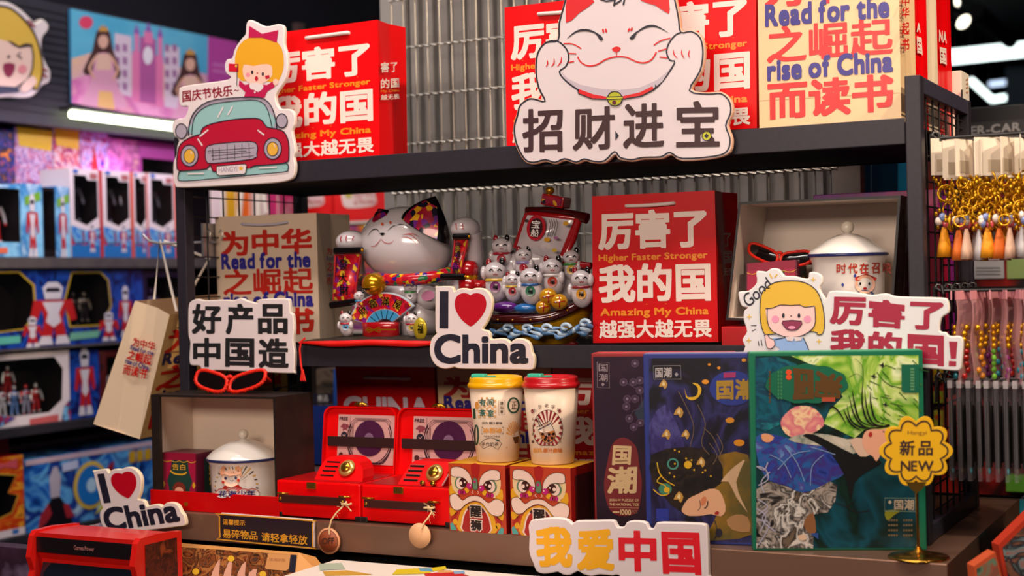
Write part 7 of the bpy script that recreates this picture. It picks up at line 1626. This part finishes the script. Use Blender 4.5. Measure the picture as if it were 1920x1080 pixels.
farbox('blue-edged dark picture box standing behind the red CHINA bag', 586, 632, 692, -.05, A_('dark_picture', ['#2a1c1c', '#6a5a4c', '#14100f', '#9a8a78'], scale=12, dist=1), lambda b, P: (b.rect(P, 586, 738, 626, 756, INK, .001), b.text(P, '景品', [(596,741),(616,741),(616,753),(596,753)], mat('#c8c0b8'), .002, .01, 22), b.rect(P, 626, 692, 632, 900, mat('#1c4a9a'), .001), b.rect(P, 586, 760, 632, 900, mat('#14307a'), .001)), y=.75, nm='picture_box')
# small hooks with items on the left wire end
for i, px in enumerate((388, 411)):
    p = PX(.012).at(px, 437); b = MB(); b.tube([p+Vector((.0, 0, 0)), p+Vector((.004, 0, .006)), p+Vector((.008, 0, 0)), p+Vector((.006, 0, -.014))], .0016, mat('#b8b0a8', .25, .7), 6)
    tag(b.build('wire_hook', origin=p), 'small bent metal hook on the left wire end, %s' % ('near the charcoal post' if i == 0 else 'nearer the cream bag'), 'hook')
# ================================================================== hanging goods on the right wire end
HK = mat('#1a1618', .35)
GLD2 = mat('#dba21a', .25, .7); CLR = clearmat('cloudy_polythene', '#e8dcd8', .35, .15); PKC_ = clearmat('pink_polythene', '#d8a0a4', .55, .25); CARD = mat('#e0d2c0', .5)
def hooks(z, lens, label, grp, r=.0022):
    for i, (y, L) in enumerate(lens):
        t = thing('hanging_hook', '%s, %s' % (label, ['nearest the front post', 'second from the front', 'third from the front', 'fourth from the front', 'fifth from the front'][i]), 'hook', (1.252, y, z), 0, grp)
        b = MB(); b.tube([(1.2515, y, z), (1.256, y, z+.010), (1.262, y, z+.006), (1.264, y, z-.004)], .003, HK, 8); b.tube([(1.254, y, z+.004), (1.26, y, z), (1.26+L, y, z), (1.262+L, y, z+.008)], r, HK, 8); b.build('prong', t)
        b = MB(); b.bb((1.2512, y-.008, z-.03), (1.2535, y+.008, z+.006), HK, .0008); b.build('back_plate', t)
PC = PY(.06)
z1_ = PY(.05).at(1800, 257).z; z2_ = PY(.05).at(1790, 545).z; z3_ = PY(.05).at(1790, 712).z
ys = (.05, .11, .17, .23, .29)
hooks(z1_, [(y, .16) for y in ys], 'black display hook of the upper row', 'upper row of display hooks')
hooks(z2_, [(y, .16) for y in ys], 'black display hook of the middle row', 'middle row of display hooks')
hooks(z3_, [(y, .15) for y in ys], 'black display hook of the lower row', 'lower row of display hooks')
rnd = random.Random(11)
# --- keychain packet: card, chain, tassel
def keychain(z, tass, i):
    t = thing('keychain', 'gold chain keychain with tassel on a cream card', 'keychain', (0, 0, 0), 0, None)
    b = MB(); b.bb((-.0005, -.020, -.043), (.0005, .020, .006), CARD); b.bb((-.0012, -.012, -.038), (.0009, .010, -.022), mat('#b8a890', .5)); b.build('card', t)
    b = MB()
    for j in range(5):
        c = Vector((rnd.uniform(-.005, .005), rnd.uniform(-.014, .014), -.050-j*.013)); r_ = rnd.uniform(.006, .012); a = rnd.uniform(0, 3)
        b.tube([c+Vector((math.sin(a)*r_*math.cos(q), math.cos(a)*r_*math.cos(q), r_*math.sin(q))) for q in [2*math.pi*k_/12 for k_ in range(12)]], .0013, GLD2, 6, closed=True)
    for j in range(16):
        p = Vector((rnd.uniform(-.006, .006), rnd.uniform(-.015, .015), -.046-j*.0044)); b.blob(p, (.0036, .0024, .0036), GLD2, n=6)
    for j in range(3): b.blob((rnd.uniform(-.003, .003), rnd.uniform(-.012, .012), -.098-rnd.uniform(0, .01)), (.004, .006, .006), mat(['#c8505c', '#e8d8d0', '#7a8ac0'][j], .25, coat=.4), n=8)
    b.build('chain', t)
    b = MB(); c = Vector((0, rnd.uniform(-.008, .008), -.116)); n = 10; V = []
    for (rr_, h) in ((.003, .004), (.0055, -.004), (.0095, -.022), (.0115, -.036)): V += [c+Vector((rr_*(.6)*math.cos(q), rr_*math.sin(q), h)) for q in [2*math.pi*k_/n for k_ in range(n)]]
    b.add(V, [(a*n+k_, a*n+(k_+1) % n, (a+1)*n+(k_+1) % n, (a+1)*n+k_) for a in range(3) for k_ in range(n)]+[tuple(range(3*n, 4*n))], tass, True); b.build('tassel', t)
    return t
TAS = [mat('#e8960c', .6), mat('#d86a1c', .6), mat('#e0b8a0', .6), mat('#c8c4c8', .5)]
protos = [keychain(0, m, i) for i, m in enumerate(TAS)]
colr = ['orange-yellow', 'orange', 'pale pink', 'silver-grey']
used = set()
for yi, y in enumerate(ys[:3]):
    for i in range(11):
        j = (i*3+yi) % 4 if yi else (i % 4); x = 1.270+i*.0135; loc = (x+rnd.uniform(-.003, .003), y+rnd.uniform(-.004, .004), z1_-.006-rnd.uniform(0, .006)); rz = rnd.uniform(-1.1, .5)
        lab = 'cream-carded gold chain keychain with %s tassel on the %s hook of the upper row' % (colr[j], ['nearest', 'second', 'third'][yi])
        if j not in used: o = protos[j]; used.add(j); o.location = loc; o.rotation_euler = (0, 0, rz); o['label'] = lab; o['group'] = 'gold keychains on the upper hooks'
        else: o = dup(protos[j], loc, lab, 'gold keychains on the upper hooks', rz)
# --- pink long packets with coloured beads
def packet(bead):
    t = thing('bead_charm', 'pink wrapped charm strip', 'charm', (0, 0, 0)); b = MB()
    b.add([Vector((s_*.0022*math.sin(v*9), (u-.5)*.034, -.004-.115*v)) for v in [q/8 for q in range(9)] for u in (0, 1) for s_ in (1,)], [(2*q, 2*q+1, 2*q+3, 2*q+2) for q in range(8)], PKC_, True); b.bb((-.001, -.017, -.008), (.001, .017, .004), mat('#c8848c', .4)); b.build('wrapper', t)
    b = MB()
    for j in range(9): b.blob((.0035, rnd.uniform(-.010, .010), -.045-.008*j), (.0035, .0045, .0045), [GLD2, bead][j > 3], n=8)
    b.build('beads', t); return t
BEC = [('teal', mat('#1c8a9c', .2, coat=.5)), ('red', mat('#c02018', .2, coat=.5)), ('amber', mat('#d88a1c', .2, coat=.5)), ('green', mat('#6ab82c', .2, coat=.5)), ('purple', mat('#8a2a7a', .2, coat=.5))]
pr2 = [packet(m) for _, m in BEC]; used = set()
for yi, y in enumerate(ys[:3]):
    for i in range(9):
        j = (i+yi*2) % 5; loc = (1.274+i*.0165, y, z2_-.004); rz = rnd.uniform(-.5, .5)
        lab = 'pink wrapped bead charm with %s beads on the %s hook of the middle row' % (BEC[j][0], ['nearest', 'second', 'third'][yi])
        if j not in used: o = pr2[j]; used.add(j); o.location = loc; o.rotation_euler = (0, 0, rz); o['label'] = lab; o['group'] = 'pink bead charms on the middle hooks'
        else: o = dup(pr2[j], loc, lab, 'pink bead charms on the middle hooks', rz)
# --- clear tubes with dark brushes, lowest row
def penpack(tip):
    t = thing('pen_packet', 'clear sleeve with a dark pen', 'pen', (0, 0, 0)); b = MB()
    b.bb((-.0025, -.014, -.128), (.0025, .014, -.002), clearmat('clear_sleeve', '#a8a0a8', .14, .08)); b.bb((-.003, -.014, -.006), (.003, .014, .004), clearmat('clear_tab', '#e0d8dc', .5, .1)); b.build('sleeve', t)
    b = MB(); b.tube([(0, -.005, -.024), (0, -.005, -.11)], 0, mat('#0c0a09', .5), 8, radii=[.0024, .0044]); b.tube([(.0005, .006, -.03), (.0005, .006, -.105)], .0036, mat('#1c1612', .5), 8); b.blob((0, -.004, -.114), (.002, .003, .006), tip, n=8); b.build('pen', t); return t
p1 = penpack(mat('#3aa8b8', .3)); p2 = penpack(mat('#6a5a4c', .3)); used = set()
for yi, y in enumerate(ys[:3]):
    for i in range(12):
        j = (i+yi) % 2; o0 = (p1, p2)[j]; loc = (1.272+i*.0118, y, z3_-.004)
        lab = 'clear sleeve holding dark pens with %s tip on the %s hook of the lower row' % (('teal', 'brown')[j], ['nearest', 'second', 'third'][yi])
        if j not in used: used.add(j); o0.location = loc; o0['label'] = lab; o0['group'] = 'clear pen sleeves on the lower hooks'
        else: dup(o0, loc, lab, 'clear pen sleeves on the lower hooks', rnd.uniform(-.15, .15))

# ---- things behind on the right
def rbox(name, label, cat, y, q, m, dep=.1, deco=None, part='panel', floor=False):
    P = PY(y); a = P.at(q[0], q[1]); c = P.at(q[2], q[3])
    if floor: c.z = -1.15
    t = thing(name, label, cat, ((a.x+c.x)/2, y, c.z)); b = MB(); b.bb((a.x, y, c.z), (c.x, y+dep, a.z), m, .001)
    if deco: deco(b, P)
    b.build(part, t); return t
def sc(b, P):
    b.poly(P, [(1800, 232), (1930, 222), (1930, 262), (1800, 272)], mat('#3a3634', .4), .001)
    b.text(P, 'SUPER-CAR', [(1775, 241), (1914, 229), (1914, 246), (1775, 258)], mat('#c0b8b0', .4), .003, .03, 30); b.text(P, 'CAR MODEL', [(1868, 252), (1925, 247), (1925, 256), (1868, 261)], mat('#a09890', .4), .003, .01, 22)
rbox('car_model_header', 'black rack header lettered SUPER-CAR behind the keychains', 'sign board', .95, (1770, 206, 1990, 268), mat('#171417', .4), .05, sc)
rbox('rack_back_board', 'dark red goods board behind the hanging charms', 'display board', 1.0, (1735, 268, 2010, 960), noisemat('blurred_goods_board', ['#2a1416', '#8a1a1c', '#1c1214', '#b8241c', '#3a2a24', '#1a2a3c'], scale=6, detail=2, rough=.5), .04, floor=True)
rbox('white_leaflet', 'white leaflet with grey and red print between the two rows of charms', 'leaflet', .9965, (1823, 470, 1883, 522), mat('#e4dcd8', .5), .002, lambda b, P: ([b.line(P, [(1830, y), (1876, y)], 1.4, mat('#8a8480' if y > 490 else '#c86a4c'), .0015) for y in (478, 487, 502, 508, 514)]))
rbox('green_leaflet', 'yellow-green leaflet beside the white leaflet on the right', 'leaflet', .9965, (1887, 466, 1935, 522), mat('#b8d07a', .5), .002)
rbox('eye_mask_pack', 'lime green pack with an oval emblem above the pens', 'box', .969, (1828, 694, 1856, 724), mat('#a8b834', .4), .03, lambda b, P: (b.poly(P, ell(1843, 711, 10, 6), mat('#3a5a8c'), .001), b.poly(P, ell(1843, 711, 5, 3), mat('#e0d8d0'), .002)))
rbox('white_stationery_box', 'plain white stationery box above the pens', 'box', .969, (1857, 692, 1871, 724), mat('#d8ccc4', .5), .03)
rbox('blue_striped_box', 'white box with diagonal teal stripe above the pens at the right edge', 'box', .969, (1873, 692, 1922, 724), mat('#dcd4d0', .5), .03, lambda b, P: (b.poly(P, [(1882, 714), (1915, 694), (1921, 694), (1921, 701), (1885, 722)], mat('#2a8ab0'), .001), b.rect(P, 1875, 694, 1881, 722, mat('#c8503c'), .001)))
for i, (y0, y1, h) in enumerate(((692, 716, '#b8a01c'), (734, 756, '#8aa024'), (770, 800, '#a8a030'))):
    rbox('lime_sticker_pack', 'lime and black sticker pack on the %s level behind the lower hooks' % ['highest', 'middle', 'lowest'][i], 'sticker pack', .989, (1750, y0, 1768, y1), mat(h, .4), .01, lambda b, P, y0=y0: b.poly(P, ell(1759, y0+12, 6, 5), mat('#c84a1c'), .001))
rbox('blue_cabinet', 'tall glossy dark blue cabinet with teal edge between partition and right post', 'cabinet', .85, (1612, 300, 1730, 700), noisemat('dark_blue_gloss', ['#06101c', '#0c2438', '#10304a'], scale=4, rough=.1, coat=.8), .05, lambda b, P: (b.rect(P, 1684, 300, 1730, 700, mat('#106a8c', .3), .001), b.line(P, [(1634, 300), (1634, 520)], 1, mat('#6a7a84'), .001)), floor=True)
rbox('green_tray', 'green tray standing beneath the pen sleeves at the right edge', 'tray', .959, (1886, 893, 1935, 924), mat('#6ab43c', .4), .04)
# deck extension to the right, picture books leaning in front of it
t = thing('side_counter', 'charcoal side counter behind the right end of the display', 'counter', (1.5, .6, -.05)); MB().bb((1.297, .457, -.05), (1.9, .85, -.001), DECKM, .001).build('counter_top', t)
def book(label, q, y, m, mc, lean):
    P = PR((1.38, y, 0), 35); A, B, C_, D = [P.at(*p) for p in q]; n = -P.n*.02
    t = thing('picture_book', label, 'book', tuple((C_+D)/2)); b = MB(); b.add([A, B, C_, D, A+n, B+n, C_+n, D+n], [(0, 1, 2, 3), (4, 5, 6, 7), (0, 1, 5, 4), (1, 2, 6, 5), (2, 3, 7, 6), (3, 0, 4, 7)], m)
    f = bil(q); b.poly(P, [f(.08, .06), f(.94, .05), f(.94, .95), f(.08, .95)], mc, .001); b.build('book_body', t)
book('red-spined picture book with blue-grey marbled cover leaning at the bottom right corner', [(1872, 1022), (1935, 960), (2010, 1130), (1900, 1180)], .02, mat('#c03a24', .4), noisemat('marbled_cover', ['#3a4450', '#8a5a44', '#2a2c34', '#7a8a8c', '#a84a34'], scale=22, detail=4, dist=2, rough=.4), 0)
book('orange picture book lower in the bottom right corner, partly hidden', [(1826, 1062), (1866, 1035), (1900, 1160), (1840, 1180)], -.08, mat('#d05a34', .4), noisemat('green_cover', ['#4a6a5c', '#a8503c', '#6a8a70', '#2c3a34'], scale=22, detail=4, dist=2, rough=.4), 0)
rbox('cyan_panel', 'bright cyan box edge at the right border above the picture books', 'box', .22, (1911, 936, 1960, 1010), mat('#0fb0c8', .35), .1)

t = thing('book_bin', 'dark low bin holding the leaning picture books at the bottom right', 'bin', (1.42, -.05, -1.15))
zmin = min((o.matrix_world.translation.z if False else o.location.z) for o in COL.objects if o.name.startswith('picture_book'))
xs_ = [o.location.x for o in COL.objects if o.name.startswith('picture_book')]; ys_ = [o.location.y for o in COL.objects if o.name.startswith('picture_book')]
MB().bb((1.455, min(ys_)-.12, -1.15), (max(xs_)+.12, max(ys_)+.12, zmin-.02), BLACK, .001).build('bin_body', t)
# ================================================================== lower tier in the foreground
ZF = -.26
t = thing('lower_platform', 'dark lower platform in front of the display deck', 'platform', (.6, -.5, -1.15)); MB().bb((-.45, -.72, -1.15), (1.45, -.125, ZF), BLACK, .001).build('platform_top', t)
# tabletop arcade machine
P = PY(-.34); k = lambda *p: [(x/3.097, 980+y/3.097) for x, y in p]
AR = mat('#cf1710', .35, coat=.2); t = thing('mini_arcade_machine', 'bright red tabletop arcade machine with black marquee at the bottom left corner', 'arcade machine', (P.at(160, 1040).x, -.30, ZF))
zb0 = ZF; a = P.at(*k((182, 95))[0]); c = P.at(*k((812, 115))[0]); xl, xr = a.x, c.x; ztp = (P.at(*k((200, 65))[0]).z+P.at(*k((790, 95))[0]).z)/2
def slab(b, x0, x1, prof, m):
    n = len(prof); V = [Vector((x0, y, z)) for y, z in prof]+[Vector((x1, y, z)) for y, z in prof]
    b.add(V, [tuple(range(n)), tuple(range(n, 2*n))]+[(i, (i+1) % n, n+(i+1) % n, n+i) for i in range(n)], m)
sp = [(-.345, ztp-.004), (-.338, ztp+.003), (-.30, ztp+.004), (-.25, ztp), (-.25, ZF), (-.40, ZF), (-.40, ztp-.16), (-.372, ztp-.12), (-.345, ztp-.055), (-.352, ztp-.035)]
for x0, x1 in ((xl, xl+.010), (xr-.010, xr)): b = MB(); slab(b, x0, x1, sp, AR); b.build('side_panel', t)
b = MB(); slab(b, xl+.010, xr-.010, [(-.338, ztp), (-.30, ztp+.001), (-.255, ztp-.002), (-.255, ZF+.002), (-.33, ZF+.002), (-.33, ztp-.04), (-.338, ztp-.028)], AR); b.build('cabinet', t)
Pm = PY(-.3392); b = MB(); b.bb((xl+.0105, -.3405, ztp-.0285), (xr-.0105, -.3385, ztp-.006), mat('#161014', .3)); x_ = (xl+xr)/2
V = lambda u, v: Vector((x_-.020+.04*u, -.3410, ztp-.0205+.0065*v)); b.textf(V, 'Games Power', mat('#a86a68', .4), .008, 34); b.build('marquee', t)
b = MB(); b.add([Vector((xl+.014, -.3315, ztp-.045)), Vector((xr-.014, -.3315, ztp-.045)), Vector((xr-.014, -.36, ztp-.13)), Vector((xl+.014, -.36, ztp-.13))], [(0, 1, 2, 3)], mat('#0c1420', .08, coat=1)); b.build('screen', t)
b = MB(); slab(b, xl+.010, xr-.010, [(-.332, ZF+.002), (-.40, ZF+.002), (-.40, ztp-.165), (-.362, ztp-.135), (-.332, ztp-.135)], AR); b.build('control_deck', t)
b = MB(); b.bb((xr+.0002, -.33, ztp-.10), (xr+.0012, -.262, ztp-.008), noisemat('dark_red_side_art', ['#1a0a08', '#5a2014', '#2a0c0a', '#8a3a1c'], scale=40, detail=4, dist=1)); b.build('side_art', t)
# tan picture puzzle box leaning
TAN = mat('#d99a56', .45); P0 = PY(-.20); tl = P0.at(286, 1014); tr = P0.at(560, 1034)
ang = math.degrees(math.atan2(0, 1)); hgt = tl.z-ZF
leanv = Vector((0, .09, hgt)); bl_ = Vector((tl.x+.002, -.20-.09, ZF+.002)); br_ = Vector((tr.x-.004, -.20-.09, ZF+.002))
tr = Vector((tr.x, -.20, tl.z)); th = Vector((0, .042, -.014))
t = thing('puzzle_box', 'tan-edged picture puzzle box with feathered art leaning at the bottom beside the arcade machine', 'puzzle box', tuple((bl_+br_)/2))
n_ = (tr-tl).cross(bl_-tl).normalized(); n_ = n_ if n_.y < 0 else -n_; PA = Plane(tl, n_)
b = MB(); al = [tl, tr, br_, bl_]; al2 = [v+th for v in al]
al2 = [v+th+Vector((0.0, 0, 0)) for v in al]; al2[2].z = al2[3].z = ZF+.002
b.add(al+al2, [(0, 1, 2, 3), (4, 5, 6, 7), (0, 1, 5, 4), (1, 2, 6, 5), (2, 3, 7, 6), (3, 0, 4, 7)], TAN)
b.add([tr, tr+Vector((.022, .006, -.022)), tr+th+Vector((.022, .0, -.022)), tr+th, br_, br_+Vector((.02, .004, 0)), br_+th+Vector((.02, 0, 0))], [(0, 1, 2, 3), (0, 4, 5, 1), (1, 5, 6, 2)], TAN)
kk = lambda *p: [(x/3.097, 980+y/3.097) for x, y in p]
b.poly(PA, kk((880,130),(1725,188),(1690,420),(770,420)), A_('feather_print', ['#1a1414', '#7a3a1c', '#b0703a', '#2a1c18', '#8a4a24', '#3a2a24', '#c08a50'], scale=30, detail=4, dist=2.5), .0006)
b.poly(PA, kk((885,400),(900,290),(930,200),(985,160),(1035,170),(1055,220),(1040,290),(1010,400)), mat('#b8481c', .4), .0012, 2); b.poly(PA, kk((905,400),(925,240),(950,200),(965,240),(960,290),(1000,200),(1020,210),(1000,400)), mat('#9a9468', .4), .0018, 2)
for x, y in ((1255,210),(1325,200),(1405,225),(1470,270)): b.poly(PA, kk((x-35,400),(x-20,290),(x+25,y),(x+20,300),(x+30,400)), mat('#d8a088', .4), .0012, 2)
for x, y in ((1345,210),(1140,285),(1530,300)): b.poly(PA, kk(*ell(x, y, 20, 18)), mat('#e0b02c', .4), .0016)
b.poly(PA, kk((1562,178),(1690,188),(1680,270),(1665,280),(1550,272),(1542,262)), mat('#cf9258', .45), .0014); b.text(PA, '国潮拼图', kk((1570,205),(1660,210),(1660,228),(1568,222)), mat('#b0744a'), .0018, .0, 24)
b.poly(PA, kk((1692,188),(1726,190),(1715,290),(1680,288)), INK, .0014)
b.build('box_body', t)
# white board-game box lying flat, bright top
zg = PY(-.16).at(780, 1064).z; Pz = PZ(zg); A0 = Pz.at(540, 1045); B0 = Pz.at(1010, 1082)
t = thing('board_game_box', 'flat white game box with yellow, red and blue print at the bottom edge', 'game box', (A0.x+.2, -.25, zg))
yb_ = -.150; 
def gx(px, py): return Pz.at(px, py)
b = MB(); x0 = tr.x+.03; x1 = PY(-.16).at(1060, 1070).x
WB = mat('#e8dcd0', .4); b.bb((x0, -.42, zg-.04), (x1, -.150, zg), WB, .002)
for q, h in (([(744,1068),(800,1065),(808,1076),(735,1078)], '#d8c01c'), ([(790,1068),(835,1062),(838,1068),(800,1074)], '#d8c01c'), ([(785,1066),(808,1066),(812,1072),(788,1072)], '#5a9ab8'), ([(795,1076),(850,1072),(880,1080),(800,1084)], '#c01c24'), ([(820,1070),(845,1070),(850,1074),(822,1075)], '#d89a5c'), ([(598,1058),(640,1056),(648,1068),(600,1070)], '#a8b8a0'), ([(605,1072),(650,1070),(700,1078),(610,1080)], '#c89a3c'), ([(850,1072),(870,1071),(872,1076),(852,1077)], '#7aa8c8')):
    b.poly(Pz, q, mat(h, .4), .0006)
b.build('box_body', t)
MB().bb((x0+.01, -.41, ZF+.0005), (x1-.01, -.15, zg-.041), mat('#1c1618', .5), .001).build('riser', t)
# small clear box behind the low sign, dull purple box at the left edge
Pq = PY(-.10); a = Pq.at(163, 986); c = Pq.at(205, 1040)
t = thing('clear_gift_box', 'small pinkish clear-wrapped box behind the tilted I love China sign', 'box', (a.x, -.1, c.z)); b = MB(); b.bb((a.x, -.1, ZF+.0005), (c.x-.003, .0, a.z), noisemat('crinkled_pink_wrap', ['#8a6a64', '#c8a8a0', '#6a4a48', '#b89088'], scale=40, detail=4, rough=.2, coat=.6), .001); b.build('wrapped_box', t)
Pq = PY(-.30); a = Pq.at(-30, 1022); c = Pq.at(56, 1100)
t = thing('purple_gift_box', 'dull purple box with frosted print at the bottom left corner', 'box', (a.x, -.3, ZF)); b = MB(); b.bb((a.x, -.3, ZF+.0005), (min(c.x, xl-.003), -.27, a.z), noisemat('dull_purple_print', ['#2c1c2c', '#3f2a3c', '#34202f', '#6a5a74'], scale=14, detail=3, rough=.3, coat=.3), .001); b.build('box_body', t)
# ================================================================== lights under the ceiling
TRK = mat('#0b0a0c', .5); LEDM = mat('#dff2ee', .4, emit=3.0); LEDB = mat('#c8dcf8', .4, emit=1.6)
def led(label, pts, z, w, m=LEDM):
    P = PZ(z); V = [P.at(*p) for p in pts]; t = thing('tube_light', label, 'tube light', tuple(V[0])); b = MB(); b.tube(V, w, m, 10); b.build('tube', t)
    b = MB()
    for v in (V[0], V[-1]): b.tube([v+Vector((0, 0, w)), Vector((v.x, v.y, 2.099))], .006, TRK, 6)
    b.build('suspension_wire', t)
led('long cool white tube light crossing behind the red bags at the top right', [(1755, 110), (1960, 88)], 1.62, .042)
led('angled white tube light lower on the right above the car sign', [(1822, 152), (1860, 187), (1892, 182)], 1.55, .020)
led('short bluish tube light above the angled one on the right', [(1856, 158), (1890, 154)], 1.72, .018, LEDB)
led('white tube light at the top beside the grey partition', [(560, -12), (692, 16), (722, 12)], 1.75, .05)
def spotlamp(label, px, py, d, r, tilt):
    c = CAM+ray(px, py)*d; t = thing('track_spotlight', label, 'spotlight', tuple(c)); 
    dirv = (CAM-c).normalized(); dirv = (dirv+Vector((tilt, 0, -.9))).normalized(); q = dirv.to_track_quat('Z', 'Y').to_matrix()
    b = MB(); b.lathe(c, [(0, -.22), (r*.9, -.22), (r*1.05, -.2), (r*1.1, 0), (r*1.0, 0), (r*.95, -.015)], TRK, 28, q); b.build('lamp_can', t)
    b = MB(); b.lathe(c, [(0, -.012), (r*.96, -.012)], mat('#fff6dc', .4, emit=5.0), 28, q); b.build('lamp_glass', t)
    b = MB(); e = c-dirv*.12; b.tube([e, Vector((e.x, e.y, 2.099))], .018, TRK, 8); b.build('stem', t)
spotlamp('lit track spotlight right of the red bags at the top', 1808, 42, 7.6, .038, .9)
spotlamp('lit track spotlight cut by the top edge above the doll poster', 333, 2, 6.8, .042, .2)
spotlamp('dark track spotlight seen edge-on above the girl in the car sign', 457, 34, 7.2, .055, .9)
spotlamp('small track spotlight peeking out from behind the rearmost red bag', 1783, 10, 8.2, .05, .4)
for i, (a, c, lab) in enumerate((((380, -30), (378, 70), 'dark ceiling track left of the car sign'), ((560, 60), (585, -20), 'dark slanting ceiling bar above the red bag'), ((1830, 20), (1895, 78), 'dark slanting ceiling truss at the top right'))):
    A, B = CAM+ray(*a)*7, CAM+ray(*c)*7.4; tag(MB().tube([A, B], .04, mat('#1a1820', .5), 8).build('ceiling_bar', origin=A), lab, 'ceiling track')
Pd = PY(6.5); a, c = Pd.at(1885, 128), Pd.at(1960, 205)
t = thing('blue_grey_panel', 'blue-grey lit panel far behind on the right edge', 'panel', ((a.x+c.x)/2, 6.5, c.z)); MB().bb((a.x, 6.5, -1.15), (c.x, 6.6, a.z), noisemat('blue_grey_panel', ['#3a5468', '#4a667a'], scale=2, rough=.5)).build('panel', t)
# ================================================================== the shop around
FLO = noisemat('polished_shop_floor', ['#3b3838', '#4a4646'], scale=3, rough=.25)
CEI = noisemat('dark_painted_ceiling', ['#0e0d10', '#17151a'], scale=4, rough=.8)
DW = noisemat('dark_grey_slat_wall', ['#1c1b22', '#26242d'], scale=2, rough=.6)
struct(MB().bb((-1.5, -4, -1.2), (7, 12, -1.15), FLO).build('floor'))
struct(MB().bb((-1.5, -4, 2.1), (7, 12, 2.15), CEI).build('ceiling'))
struct(MB().bb((-1.55, -4, -1.15), (-1.5, 12, 2.1), DW).build('wall_left'))
struct(MB().bb((-1.5, 12, -1.15), (7, 12.05, 2.1), noisemat('dark_back_wall', ['#121014', '#1e1a20'], scale=1, rough=.8)).build('wall_back'))
struct(MB().bb((7, -4, -1.15), (7.05, 12, 2.1), DW).build('wall_right'))
